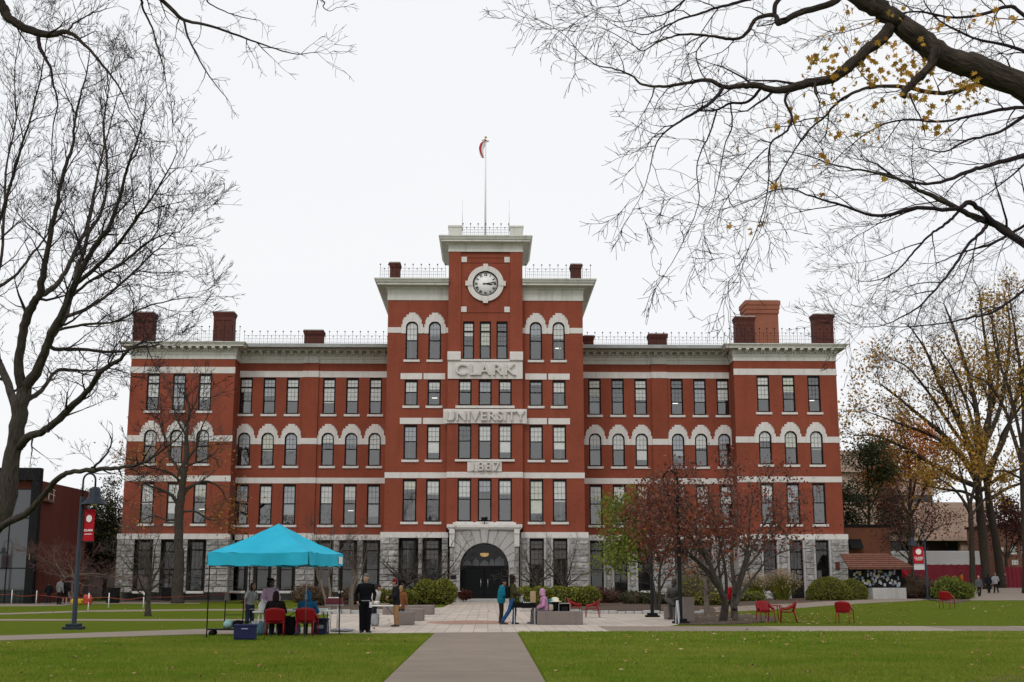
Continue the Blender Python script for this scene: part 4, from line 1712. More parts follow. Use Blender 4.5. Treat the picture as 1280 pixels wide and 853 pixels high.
M['leaf_red'] = leafmat('dull_red_leaf', [(.14, .038, .026), (.2, .058, .036), (.09, .032, .02), (.24, .08, .045), (.14, .06, .034), (.17, .042, .036)], .6, .2)
M['leaf_redorange'] = leafmat('red_orange_leaf', [(.2, .045, .02), (.28, .085, .025), (.14, .035, .02), (.12, .06, .02)], .6, .2)
M['leaf_maroon'] = leafmat('maroon_leaf', [(.075, .02, .016), (.11, .03, .02), (.05, .015, .012), (.13, .045, .02)], .6, .15)
M['leaf_lime'] = leafmat('yellow_green_leaf', [(.12, .16, .02), (.18, .22, .03), (.09, .12, .016), (.23, .23, .035)], .6, .3)
M['leaf_dark'] = leafmat('dark_evergreen_leaf', [(.034, .042, .014), (.055, .064, .02), (.022, .028, .011), (.072, .075, .026)], .6, .1)
M['leaf_yew'] = leafmat('yew_leaf', [(.095, .105, .012), (.155, .155, .018), (.06, .07, .01), (.21, .2, .028), (.12, .125, .014)], .6, .15)
M['leaf_box'] = leafmat('clipped_hedge_leaf', [(.13, .145, .018), (.19, .195, .024), (.085, .1, .014), (.25, .24, .035)], .6, .15)

rnd = random.Random(1)


def PL(pts, Y0, Y1=None):
    """photo polyline to world, the depth running from Y0 to Y1 along it"""
    Y1 = Y0 if Y1 is None else Y1
    n = len(pts)
    out = []
    for i, q in enumerate(pts):
        Y = q[2] if len(q) > 2 else Y0 + (Y1 - Y0) * i / max(1, n - 1)
        out.append(P(q[0], q[1], Y))
    return out


# --- big bare maple, trunk just outside the view on the west lawn
TY = 27.0


def PB(pts, Y0, Y1=None):      # the crown's outer ends, kept within its rounded outline
    return PL([(q[0] if q[0] < 130 or q[1] > 430 else 130 + (q[0] - 130) * .72, q[1]) for q in pts], Y0, Y1)


base = Vector((-11.6, TY - .3, 0))
t = Tree(base, 7, wob=.42, lens=(1.35, .8, .42, .22), dens=(2.7, 3.0, 3.6, 3.8), ang=(20, 50), up=.06, rmin=.006, rfac=.42)
t.rk = .86
tr = [base, base + Vector((.25, .05, 1.4))] + PL([(3, 640), (11, 595), (19, 550), (26, 510), (31, 482)], TY)
t.limb(tr, [.36, .29, .235, .215, .2, .19, .175], spawn=False, n=14)
t.limb(PB([(28, 485), (23, 460), (29, 415), (37, 388), (48, 371), (53, 350), (57, 325), (64, 289), (71, 256), (78, 220), (90, 185), (93, 158), (99, 125), (108, 95), (112, 65)], TY, TY - 2.5), [.13, .125, .115, .11, .1, .085, .075, .06, .053, .046, .038, .03, .024, .016, .01], t0=.2)
t.limb(PB([(48, 371), (70, 357), (84, 336), (99, 303), (108, 289), (115, 258), (121, 226), (128, 193), (140, 160), (150, 130), (165, 100)], TY, TY + 2.5), [.075, .068, .06, .054, .05, .042, .034, .027, .02, .015, .01])
t.limb(PB([(31, 485), (45, 466), (56, 440), (64, 418), (78, 392), (92, 360), (105, 330), (124, 300), (140, 282), (160, 240), (172, 208), (188, 175), (200, 140), (205, 110)], TY, TY - 3), [.14, .125, .115, .1, .09, .08, .07, .058, .05, .04, .03, .022, .014, .009], t0=.2)
t.limb(PB([(60, 425), (80, 400), (88, 370), (102, 322), (112, 290), (128, 262), (136, 215), (130, 160), (138, 110), (150, 70)], TY, TY + 4), [.08, .075, .068, .058, .05, .042, .034, .026, .017, .01])
t.limb(PB([(58, 432), (71, 437), (100, 437), (150, 440), (196, 428), (222, 424), (236, 424)], TY, TY + 3.5), [.06, .055, .046, .036, .026, .016, .009], dens_k=.9, len_k=.8)
t.limb(PB([(78, 396), (100, 390), (130, 372), (175, 345), (210, 320), (240, 300), (262, 275)], TY, TY + 4), [.055, .05, .042, .033, .024, .016, .009])
t.limb(PB([(95, 355), (125, 330), (160, 300), (190, 270), (215, 245), (240, 215), (258, 190)], TY, TY - 4), [.055, .05, .04, .032, .024, .016, .009])
t.limb(PB([(88, 372), (115, 350), (160, 330), (200, 306), (235, 293), (262, 290)], TY, TY - 5), [.04, .036, .03, .022, .015, .009])
t.limb(PB([(67, 414), (90, 409), (110, 405), (150, 402), (200, 385), (250, 375), (290, 372)], TY, TY - 1), [.04, .036, .03, .022, .015, .008])
t.limb(PB([(24, 560), (36, 546), (56, 538), (86, 512), (112, 486), (124, 467), (150, 449), (165, 436), (195, 432), (225, 428)], TY, TY - 4), [.11, .1, .092, .082, .07, .06, .045, .03, .018, .01], len_k=.85)
t.limb(PB([(34, 500), (50, 490), (62, 474), (75, 462), (110, 464), (140, 461), (165, 470)], TY, TY + 3), [.07, .06, .05, .04, .028, .018, .01], len_k=.7)
t.limb(PB([(22, 520), (10, 480), (-8, 440), (-20, 390), (-30, 330)], TY, TY + 2), [.12, .1, .085, .07, .05])
t.limb(PB([(-25, 372), (0, 358), (22, 342), (40, 318), (52, 304), (66, 280), (80, 240), (92, 210)], TY + 3, TY + 5), [.05, .048, .044, .036, .03, .024, .016, .01], t0=.3)
t.limb(PB([(-25, 345), (-5, 290), (10, 240), (25, 190), (40, 140), (52, 90), (60, 40)], TY + 2.5, TY), [.055, .048, .04, .032, .025, .018, .01])
t.limb(PB([(-22, 400), (0, 330), (5, 270), (8, 210), (20, 150), (18, 90), (28, 30)], TY + 2.5, TY + 5), [.055, .045, .038, .03, .022, .016, .01])
# the long low bough sweeping toward the hall
t.limb([base + Vector((-.15, 0, 2.7))] + PL([(-20, 668), (8, 655), (37, 639), (56, 617), (73, 598), (93, 590), (132, 586), (158, 584), (182, 577), (205, 561), (222, 548), (238, 520)], TY - 1, TY - 6), [.15, .1, .085, .078, .07, .062, .054, .045, .036, .028, .02, .014, .009], t0=.55, dens_k=1.1, len_k=.6)
t.limb(PB([(114, 587), (126, 576), (137, 562), (139, 548), (135, 540)], TY - 3.1), [.03, .025, .02, .014, .008], trunk=False, level=2)
t.done('bare_maple_tree', 'tall bare grey tree with many upswept branches overhanging the west lawn')

# --- overhanging boughs of a second bare tree that stands nearer, outside the frame
TY = 13.5
base = Vector((-9.3, 12.2, 0))
t = Tree(base, 15, wob=.55, lens=(.9, .42, .2), dens=(2.6, 4.2, 6), ang=(28, 65), up=-.02, rmin=.0035, rfac=.42, droop=.02)
t.limb([base, base + Vector((.1, 0, 2.5)), base + Vector((0, .1, 5)), base + Vector((.2, .1, 8)), base + Vector((.5, .2, 11))], [.42, .34, .3, .24, .15], spawn=False, n=14)
t.limb([base + Vector((.05, .1, 6.2))] + PL([(-40, -45), (-8, -8), (3, 8), (10, 22), (27, 33), (50, 42), (65, 44), (78, 40), (90, 43), (108, 58), (134, 88), (150, 112), (163, 140)], TY), [.12, .075, .062, .057, .053, .048, .042, .036, .03, .024, .017, .013, .009, .006], t0=.62, jit=.015)
t.limb(PL([(48, 43), (48, 56), (55, 70), (63, 85), (67, 108), (72, 130), (65, 165), (66, 230)], TY), [.026, .023, .02, .015, .012, .009, .007, .004], trunk=False, level=1, jit=.02)
t.limb(PL([(82, 41), (95, 28), (112, 19), (134, 11)], TY, TY + .6), [.014, .011, .008, .005], trunk=False, level=1)
t.limb([base + Vector((.3, .1, 9))] + PL([(120, -60, 13), (196, -4), (215, 12), (230, 25), (260, 32), (290, 42), (320, 53), (350, 63), (372, 68), (390, 66)], TY), [.09, .05, .026, .023, .02, .016, .013, .01, .008, .006, .004], t0=.62, dens_k=1.1, len_k=.7, jit=.01)
t.limb(PL([(230, 25), (234, 44), (243, 63), (255, 85), (268, 104), (283, 122)], TY, TY - .5), [.014, .012, .01, .008, .006, .004], trunk=False, level=1, jit=.01)
t.limb([base + Vector((.35, .1, 9.6))] + PL([(110, -60, 13), (172, -5), (178, 10), (190, 35), (197, 60), (205, 88), (209, 115)], TY, TY + .3), [.06, .03, .015, .013, .011, .009, .007, .004], t0=.62, level=1, jit=.01)
t.limb([base + Vector((.4, .1, 10))] + PL([(280, -70, 13), (394, -6), (404, 9), (412, 14), (420, 10)], TY), [.05, .022, .008, .006, .004, .003], t0=.75, level=1, jit=.01)
t.limb([base + Vector((.4, .1, 9.8))] + PL([(150, -50, 13), (245, -10), (262, 5), (285, 16), (305, 22), (325, 26)], TY, TY + 1), [.05, .022, .009, .007, .006, .004], t0=.7, level=1, jit=.01)
t.done('overhanging_bare_tree', 'dark bare boughs reaching down into the sky above the taller bare tree', mats=(M['bark_dark'], M['twig']))

# --- near maple on the east side: heavy limb crossing the upper corner, a few yellow leaves left
TY = 15.0
base = Vector((9.6, 14.6, 0))
t = Tree(base, 23, wob=.6, lens=(.95, .55, .28), dens=(3.1, 4.2, 5.4), ang=(30, 70), up=-.015, rmin=.0046, rfac=.42, droop=.03)
t.rk = .72
t.limb([base, base + Vector((-.05, 0, 2)), base + Vector((-.2, 0, 4.5)), base + Vector((-1.0, .1, 6.2))] + PL([(1345, 150), (1300, 122), (1260, 101), (1220, 84), (1182, 72), (1150, 50), (1122, 27), (1095, 9), (1060, -14), (1020, -50)], TY), [.48, .4, .36, .32, .26, .245, .235, .225, .215, .2, .185, .175, .165, .14], spawn=False, n=16)
lk = dict(trunk=False, jit=.02)
t.limb(PL([(1112, 34), (1098, 52), (1082, 64), (1060, 84), (1040, 98), (1010, 104), (975, 113), (945, 107), (925, 108), (903, 108), (885, 100), (860, 104), (830, 108), (803, 106), (790, 95), (770, 87), (745, 81), (725, 66), (710, 48), (690, 33)], TY), [.115, .11, .105, .1, .088, .08, .068, .058, .05, .042, .036, .031, .026, .022, .018, .014, .011, .008, .006, .004], t0=.2, jit=.02)
t.limb(PL([(905, 108), (890, 127), (873, 138), (850, 152), (830, 166), (818, 186), (812, 213), (804, 238), (792, 262)], TY, TY - .8), [.034, .032, .028, .02, .015, .011, .008, .006, .004], t0=.2, level=0, len_k=.75, **lk)
t.limb(PL([(952, 109), (936, 127), (912, 130), (895, 138), (876, 138)], TY, TY + .6), [.03, .026, .022, .018, .014], level=1, **lk)
t.limb(PL([(896, 137), (888, 165), (876, 190), (871, 213), (874, 250), (862, 285), (845, 320), (830, 345)], TY + .6, TY - 1), [.018, .015, .012, .01, .009, .007, .006, .004], level=0, len_k=.6, **lk)
t.limb(PL([(913, 130), (915, 158), (906, 182), (900, 213), (892, 250), (880, 280)], TY + .5), [.016, .014, .011, .009, .007, .004], level=0, len_k=.55, **lk)
t.limb(PL([(987, 113), (981, 126), (990, 146), (984, 163), (966, 176), (961, 192), (961, 214), (958, 246), (951, 275), (938, 305), (925, 340), (908, 370)], TY, TY - .8), [.028, .025, .022, .02, .017, .015, .013, .011, .009, .007, .005, .004], level=0, len_k=.6, **lk)
t.limb(PL([(960, 185), (938, 205), (920, 232), (900, 262)], TY - .4), [.012, .01, .008, .005], level=1, **lk)
t.limb(PL([(1060, -14), (1040, 4), (1000, 16), (978, 28), (972, 29), (968, 19), (945, 24), (937, 37), (927, 47), (912, 49), (887, 45), (860, 43), (840, 46), (820, 54), (804, 64), (792, 57), (767, 42), (745, 34), (720, 40)], TY + 1), [.075, .07, .062, .055, .05, .045, .04, .036, .033, .03, .026, .022, .018, .015, .012, .01, .008, .006, .004], t0=.2, jit=.015)
t.limb(PL([(990, -12), (971, 3), (968, 18)], TY + 1), [.05, .045, .042], spawn=False, **lk)
t.limb(PL([(887, 45), (871, 64), (873, 82), (881, 97), (898, 108)], TY + 1, TY), [.014, .013, .012, .011, .01], level=1, **lk)
t.limb(PL([(975, -30), (948, -5), (922, 3), (892, 11), (870, 19), (852, 24), (832, 33), (810, 43), (790, 40), (765, 30), (742, 12)], TY + 1.6), [.05, .035, .03, .026, .023, .02, .016, .012, .009, .007, .004], t0=.25, **lk)
t.limb(PL([(880, -20), (850, 5), (830, 18), (805, 22), (775, 28), (752, 22)], TY + 1.9), [.03, .02, .015, .011, .008, .005], level=0, len_k=.8, **lk)
t.limb(PL([(800, -20), (790, -2), (772, 8), (750, 10), (738, 18)], TY + 1.7), [.02, .013, .01, .007, .004], level=0, len_k=.7, **lk)
# broken stub and the twig below it
t.limb(PL([(1168, 62), (1164, 78), (1155, 92), (1144, 101), (1136, 109), (1128, 122)], TY - .2), [.085, .08, .075, .07, .066, .058], spawn=False, n=10)
t.limb(PL([(1137, 118), (1144, 135), (1152, 150), (1157, 171)], TY - .2), [.018, .015, .012, .008], spawn=False, **lk)
t.limb(PL([(1340, 118), (1262, 103), (1226, 105), (1180, 117), (1130, 109), (1090, 109), (1065, 117), (1045, 130), (1030, 147), (1012, 162), (997, 182), (979, 212), (962, 245), (950, 290), (930, 320)], TY + 2), [.07, .06, .052, .045, .04, .034, .03, .026, .023, .02, .016, .013, .01, .007, .004], t0=.12, jit=.02)
t.limb(PL([(1340, 70), (1280, 20), (1262, 8), (1230, 18), (1190, 22), (1150, 15), (1110, 20), (1075, 35), (1045, 42)], TY + 3), [.06, .045, .04, .034, .028, .022, .016, .01, .006], t0=.1, dens_k=1.7, **lk)
t.limb(PL([(1340, 160), (1280, 135), (1230, 142), (1180, 152), (1130, 150), (1095, 160), (1060, 185), (1035, 210)], TY + 3), [.05, .04, .034, .028, .022, .016, .01, .006], t0=.1, **lk)
t.limb(PL([(1340, 90), (1270, 60), (1225, 50), (1180, 30), (1160, 10), (1150, -10)], TY + 4), [.045, .038, .03, .022, .015, .01], t0=.1, dens_k=1.9, **lk)
t.limb(PL([(1030, 147), (1005, 150), (985, 158), (960, 160), (930, 172)], TY + 2, TY + 1), [.014, .012, .01, .008, .005], level=1, **lk)
root = t.done('overhanging_maple_tree', 'near maple with a heavy rough limb crossing the sky and some yellow leaves', mats=(M['bark_dark'], M['twig']))
rl = random.Random(6)
b = MB()
M['leaf_maple'] = M['leaf_yellow']


def maple_leaf(mb, c, s, rl):
    """five-lobed leaf, slightly cupped"""
    prof = [(0, -.2), (.5, -.35), (.35, -.02), (.95, .15), (.5, .3), (.62, .72), (.25, .58), (0, 1.15), (-.25, .58), (-.62, .72), (-.5, .3), (-.95, .15), (-.35, -.02), (-.5, -.35)]
    E_ = Matrix.Rotation(rl.uniform(0, 6.3), 3, 'Z') @ Matrix.Rotation(PI / 2 + rl.gauss(0, .6), 3, 'X') @ Matrix.Rotation(PI + rl.gauss(0, .7), 3, 'Z')
    mb.poly([Vector(c) + E_ @ Vector((x * s * .5, y * s * .5, -.3 * s * abs(x) - .12 * s * y * y)) for x, y in prof])


lc = [(1100, 72, 40, 18), (1120, 100, 45, 20), (1060, 85, 25, 12), (1040, 110, 25, 10), (1205, 118, 22, 14), (1215, 100, 14, 6), (1150, 115, 25, 10), (1022, 70, 10, 4), (1062, 10, 6, 2), (1116, 14, 5, 2), (1212, 20, 9, 3), (1270, 22, 6, 2), (1085, 155, 25, 8), (1045, 165, 12, 5), (1028, 200, 8, 2), (985, 150, 10, 4), (970, 158, 5, 3), (1168, 160, 10, 6), (1100, 60, 50, 8), (1240, 12, 25, 3), (1170, 62, 6, 2), (1175, 30, 8, 2), (1205, 108, 14, 4), (926, 183, 5, 1), (912, 281, 3, 1), (950, 283, 2, 1), (970, 230, 5, 2), (1025, 242, 3, 1), (977, 228, 3, 1), (1108, 222, 3, 1), (1034, 199, 3, 1), (938, 288, 2, 1), (1085, 80, 40, 10), (1130, 85, 30, 9)]
for px, py, sg, n in lc:
    for _ in range(int(n * 2.4 + .5)):
        q = P(px + rl.gauss(0, sg * .75), py + rl.gauss(0, sg * .6), TY + rl.uniform(-.6, 1.6))
        maple_leaf(b, q - base, rl.uniform(.075, .145), rl)
b.build('leaves', M['leaf_maple'], root)

# --- second bare tree on the east side, slender boughs below the maple
TY = 22.0
base = Vector((12.2, 22.5, 0))
t = Tree(base, 31, wob=.4, lens=(1.6, .9, .48, .24), dens=(1.9, 2.6, 3.2, 3.8), ang=(20, 50), up=.01, rmin=.0045, rfac=.4, droop=.01)
t.limb([base, base + Vector((0, 0, 3)), base + Vector((-.3, 0, 6)), base + Vector((-.5, 0, 9)), base + Vector((-.3, .2, 12))], [.36, .3, .25, .2, .14], spawn=False, n=12)
t.limb([base + Vector((-.35, 0, 6.6))] + PL([(1310, 322), (1288, 310), (1250, 284), (1220, 272), (1197, 261), (1167, 246), (1145, 236), (1126, 225), (1092, 216), (1050, 208), (1010, 195), (985, 190)], TY), [.11, .085, .078, .07, .06, .052, .044, .036, .03, .022, .015, .01, .006], t0=.25)
t.limb(PL([(1285, 306), (1255, 290), (1225, 262), (1210, 253), (1195, 262), (1145, 261), (1096, 270), (1058, 259), (1025, 249), (980, 236), (940, 250), (905, 262)], TY, TY - 1), [.06, .055, .05, .046, .042, .036, .03, .024, .018, .012, .008, .005], t0=.3, trunk=False)
t.limb([base + Vector((-.5, 0, 8.6))] + PL([(1330, 185), (1280, 195), (1231, 208), (1208, 216), (1167, 229), (1126, 225), (1100, 208), (1080, 200)], TY + 1, TY), [.08, .06, .05, .043, .037, .03, .024, .016, .01], t0=.3, trunk=False)
t.limb(PL([(1201, 262), (1190, 273), (1178, 283), (1160, 296), (1140, 318), (1126, 334), (1105, 348), (1080, 352)], TY), [.03, .027, .024, .02, .016, .011, .006], trunk=False)
t.limb(PL([(1236, 278), (1228, 290), (1212, 304), (1195, 330), (1175, 356), (1150, 382), (1126, 397), (1100, 408), (1078, 408)], TY, TY - 1.5), [.036, .032, .028, .024, .02, .016, .012, .008, .005], trunk=False)
t.limb([base + Vector((-.3, 0, 5.3))] + PL([(1310, 352), (1280, 364), (1242, 390), (1210, 398), (1175, 405), (1126, 409), (1095, 405)], TY - 1, TY - 2), [.06, .035, .026, .02, .016, .012, .008, .005], t0=.45, trunk=False, len_k=.6)
t.limb(PL([(1320, 260), (1275, 285), (1240, 305), (1205, 315), (1170, 330)], TY + 2), [.04, .03, .024, .016, .008], trunk=False)
t.limb([base + Vector((-.5, 0, 9.2))] + PL([(1330, 130), (1290, 140), (1250, 165), (1210, 175), (1180, 190), (1150, 185)], TY + 2), [.07, .05, .04, .032, .024, .016, .008], trunk=False)
t.done('slender_bare_tree', 'fine bare boughs spreading below the heavy maple limb over the east pavilion', mats=(M['bark'], M['twig']))


# --- generic whole trees -------------------------------------------
def fan_tree(name, label, base, height, trunk_r, fork, limbs, seed, spread, lens, dens, mats, lean=(0, 0), ang=(20, 50), up=.08, wob=.4, rmin=.01, group=None, stems=1, flat=1.0):
    t = Tree(base, seed, wob=wob, lens=lens, dens=dens, ang=ang, up=up, rmin=rmin, rfac=.45)
    rd = random.Random(seed)
    base = Vector(base)
    for st in range(stems):
        off = Vector((rd.uniform(-.25, .25), rd.uniform(-.25, .25), 0)) * (stems > 1)
        ln = Vector((lean[0] + (rd.uniform(-.35, .35) if stems > 1 else 0), lean[1], 0))
        top = base + off + ln * fork + Vector((0, 0, fork))
        mid = base + off + (top - base - off) * .5 + Vector((rd.gauss(0, trunk_r * .5), 0, 0))
        k = 1 / math.sqrt(stems)
        t.limb([base + off + Vector((0, 0, -.1)), base + off + Vector((0, 0, .25)), mid, top], [trunk_r * 1.35 * k, trunk_r * 1.05 * k, trunk_r * .9 * k, trunk_r * .78 * k], spawn=False, n=12)
        for i in range(limbs // stems):
            az = 2 * PI * (i + rd.uniform(-.3, .3)) / (limbs // stems) + st
            el = rd.uniform(*flat) if isinstance(flat, tuple) else rd.uniform(.25, 1.0) * flat
            ln_ = (height - fork) * rd.uniform(.75, 1.1)
            d = Vector((math.cos(az) * math.cos(el * 1.45) * spread, math.sin(az) * math.cos(el * 1.45) * spread, math.sin(el * 1.45)))
            s0 = top - Vector((0, 0, rd.uniform(0, fork * .25)))
            pts = [s0]
            dd = d.copy()
            for q in range(6):
                dd = dd + Vector([rd.gauss(0, .13) for _ in range(3)])
                dd.z += up * .5
                pts.append(pts[-1] + dd * ln_ / 6)
            r0 = trunk_r * k * rd.uniform(.4, .6)
            t.limb(pts, [r0 * (1 - .88 * q / 6) for q in range(7)], t0=.15)
    t.done(name, label, 'tree', mats, group)
    return t


# slim bare tree with rust leaves in front of the west pavilion
b0 = GY(222, 92)
t = Tree(b0, 41, wob=.5, lens=(2.6, 1.25, .6), dens=(1.9, 2.6, 3.2), ang=(25, 60), up=.08, rmin=.011, rfac=.42)
t.limb([b0] + PL([(222, 735), (224, 700), (223, 660), (225, 630), (229, 600), (233, 570), (233, 540), (237, 515), (232, 490)], 92), [.52, .42, .37, .34, .31, .25, .2, .14, .09, .05], spawn=False, n=12)
for pl_, r0 in (([(225, 635), (215, 620), (200, 612), (188, 608), (172, 600)], .16), ([(227, 622), (236, 610), (250, 603), (262, 603), (275, 610), (283, 625)], .17), ([(230, 600), (222, 585), (212, 570), (206, 545), (196, 520)], .15), ([(232, 575), (245, 560), (252, 535), (262, 515)], .12), ([(233, 545), (222, 525), (215, 500), (212, 475)], .09), ([(236, 520), (245, 500), (250, 475)], .07), ([(224, 650), (208, 650), (190, 645), (172, 655)], .1), ([(226, 640), (245, 640), (262, 650), (285, 648)], .1), ([(229, 605), (210, 590), (190, 585), (165, 575)], .1), ([(232, 582), (255, 575), (275, 560)], .09), ([(228, 610), (222, 595), (235, 560), (225, 530)], .1)):
    t.limb(PL(pl_, 92, 92 + rnd.uniform(-2.5, 2.5)), [r0 * (1 - .8 * i / (len(pl_) - 1)) for i in range(len(pl_))], t0=.15, len_k=.8)
root = t.done('rusty_tree', 'bare tree with a few rust-orange leaves before the west pavilion of the hall', mats=(M['bark'], M['twig_grey']))
zz = lambda q: q.z < 11.5 and q.z > 5
leaves('leaves', near_tips(t.tips, 1500, .3, rnd, lambda q: zz(q), 75, .6), .17, M['leaf_rust'], root, b0, 3)

# small bare tree on the west lawn
b0 = G(185, 770.5)
t = Tree(b0, 43, wob=.55, lens=(1.5, .8, .4), dens=(2.4, 3.2, 4), ang=(28, 65), up=.05, rmin=.007, rfac=.45)
Yb = b0.y
t.limb([b0 + Vector((0, 0, -.05))] + PL([(185, 765), (185, 755), (186, 742), (188, 732)], Yb), [.19, .14, .115, .105, .09], spawn=False)
for pl_, r0 in (([(186, 745), (178, 735), (172, 720), (160, 708), (150, 695)], .06), ([(187, 738), (186, 720), (184, 700), (176, 680), (172, 665)], .065), ([(188, 733), (195, 718), (205, 700), (212, 685), (222, 672)], .065), ([(187, 740), (198, 730), (210, 722), (228, 718)], .05), ([(186, 750), (176, 742), (165, 735), (152, 733)], .045), ([(188, 730), (192, 705), (194, 685), (200, 668)], .05), ([(185, 720), (176, 705), (163, 690)], .04)):
    t.limb(PL(pl_, Yb, Yb + rnd.uniform(-1.3, 1.3)), [r0 * (1 - .8 * i / (len(pl_) - 1)) for i in range(len(pl_))], t0=.1)
t.done('small_bare_tree', 'small spreading bare tree standing alone on the west lawn', mats=(M['bark'], M['twig_grey']))

# pink-grey twiggy tree and dark evergreen beside the west brick building
b0 = GY(92, 92)
t = fan_tree('twiggy_tree', 'low multi-stemmed twiggy tree with pinkish-grey crown by the dark brick building', b0, 5.6, .14, 2.0, 12, 47, 1.15, (1.5, .8, .45), (2.6, 3.4, 4.2), (M['bark_pale'], M['twig_pink']), up=.04, rmin=.01, stems=3, flat=(.1, .5))
b0 = GY(130, 112)
t = fan_tree('evergreen_tree', 'dark bushy evergreen between the brick building and the west pavilion', b0, 9.0, .2, 2.0, 14, 48, .42, (1.1, .7, .45), (2.2, 3, 3), (M['bark_dark'], M['twig']), up=.05, rmin=.012, flat=(.1, .95))
leaves('crown', near_tips(t.tips, 17000, .34, rnd), .16, M['leaf_dark'], t.root, b0, 5)
leaves('rust_leaves', near_tips(t.tips, 500, .35, rnd, lambda q: q.z < 4.6), .15, M['leaf_redorange'], t.root, b0, 6)

# small twiggy trees along the facade
for i, (px, Y, hgt, sd, lab) in enumerate(((410, 82, 5.6, 51, 'bare slender tree with pale upright stems behind the blue tent'), (436, 84, 4.4, 52, 'short bare tree beside the tent right before the ground-floor windows'),
                                           (507, 93, 4.3, 53, 'dark twiggy dwarf tree before the window pair west of the entrance'), (541, 94, 4.4, 54, 'twiggy dwarf tree closest to the entrance on its west side'),
                                           (670, 94, 4.3, 55, 'twiggy dwarf tree closest to the entrance on its east side'), (707, 92, 4.4, 56, 'twiggy dwarf tree rising from the clipped hedge east of the entrance'))):
    b0 = GY(px, Y)
    fan_tree('dwarf_tree' if i > 1 else 'slender_tree', lab, b0, hgt, .13, 1.5 if i > 1 else 1.9, 10, sd, 1.1 if i > 1 else .55, (.95, .55, .32), (2.6, 3.6, 4.4), (M['bark_pale'] if i in (0, 1) else M['bark'], M['twig_grey']), up=.05, wob=.55, rmin=.007, group='bare dwarf trees along the facade', flat=(.15, .8) if i > 1 else (.5, 1.0), stems=1 if i > 1 else 2)

# red-leaved dogwood and yellow-green maple in the tree bed
b0 = G(912, 777)
t = Tree(b0, 61, wob=.45, lens=(1.4, .8, .42), dens=(2.3, 3.2, 3.6), ang=(25, 60), up=.03, rmin=.008, rfac=.45)
Yb = b0.y
for k, (pl_, r0) in enumerate((([(904, 777), (906, 757), (902, 740), (893, 720), (884, 695), (872, 670), (866, 640), (850, 620)], .17), ([(919, 776), (917, 755), (918, 735), (915, 705), (916, 670), (920, 640), (915, 612)], .135),
                              ([(918, 762), (923, 740), (930, 715), (938, 690), (952, 660), (968, 632), (975, 612)], .1), ([(919, 757), (930, 738), (945, 718), (960, 700), (985, 688), (1012, 686)], .075),
                              ([(905, 752), (896, 734), (876, 708), (852, 690), (826, 684)], .085), ([(907, 750), (908, 720), (900, 680), (892, 640), (880, 606)], .08), ([(918, 745), (926, 715), (936, 680), (938, 640), (946, 606)], .08),
                              ([(902, 735), (898, 700), (905, 660), (900, 622), (905, 600)], .06), ([(919, 735), (932, 712), (958, 680), (975, 652), (985, 640)], .06), ([(898, 728), (880, 708), (860, 690), (840, 660), (828, 640)], .06),
                              ([(890, 712), (870, 680), (850, 650), (835, 625)], .05), ([(884, 695), (860, 672), (836, 655), (815, 650)], .045))):
    w = PL(pl_, Yb, Yb + (rnd.uniform(-2.6, 2.6) if pl_[-1][0] > 880 else rnd.uniform(-5, -2)))
    if k < 2: w[0].z = -.05
    t.limb(w, [r0 * (1 - .85 * i / (len(pl_) - 1)) for i in range(len(pl_))], t0=.25)
root = t.done('dogwood_tree', 'many-stemmed tree with a wide dull-red crown before the east wing', mats=(M['bark_grey'], M['twig_grey']))
leaves('crown', near_tips(t.tips, 5400, .13, rnd, lambda q: q.z > 3.0, 330, .27), .125, M['leaf_red'], root, b0, 7, .8)
leaves('orange_leaves', near_tips(t.tips, 700, .2, rnd, lambda q: q.z < 4.4 and q.x < b0.x), .13, M['leaf_redorange'], root, b0, 8, .8)

b0 = GY(797, 66)
t = Tree(b0, 62, wob=.5, lens=(1.3, .75, .4), dens=(2.4, 3.2, 3.6), ang=(25, 65), up=.02, rmin=.009, rfac=.45)
for k, (pl_, r0) in enumerate((([(824, 768), (824, 745), (824, 722), (828, 700), (836, 680), (845, 655), (850, 635)], .1), ([(821, 768), (818, 740), (812, 712), (806, 685), (800, 655), (796, 635)], .09), ([(824, 740), (832, 725), (842, 710), (855, 695)], .06), ([(815, 722), (798, 702), (784, 690), (772, 678)], .06), ([(810, 700), (818, 668), (826, 640), (838, 622)], .06), ([(806, 705), (788, 702), (776, 705), (768, 715)], .045), ([(804, 670), (790, 655), (778, 645)], .045), ([(826, 705), (818, 680), (812, 650), (815, 620)], .05))):
    w = PL(pl_, 66, 66 + rnd.uniform(-2, 2))
    if k < 2: w[0] = Vector((w[0].x, 66, -.05))
    t.limb(w, [r0 * (1 - .8 * i / (len(pl_) - 1)) for i in range(len(pl_))], t0=.2)
root = t.done('turning_maple_tree', 'small maple with yellow-green foliage turning orange beside the red-crowned tree', mats=(M['bark'], M['twig_grey']))
mid = P(798, 700, 66).x
leaves('crown', near_tips(t.tips, 4200, .22, rnd, lambda q: q.x < mid and q.z > 2.4, 95, .34), .15, M['leaf_lime'], root, b0, 9, .7)
leaves('turning_leaves', near_tips(t.tips, 3300, .22, rnd, lambda q: q.x > mid - .3 and q.z > 2.6, 240, .32), .14, M['leaf_redorange'], root, b0, 10, .7)
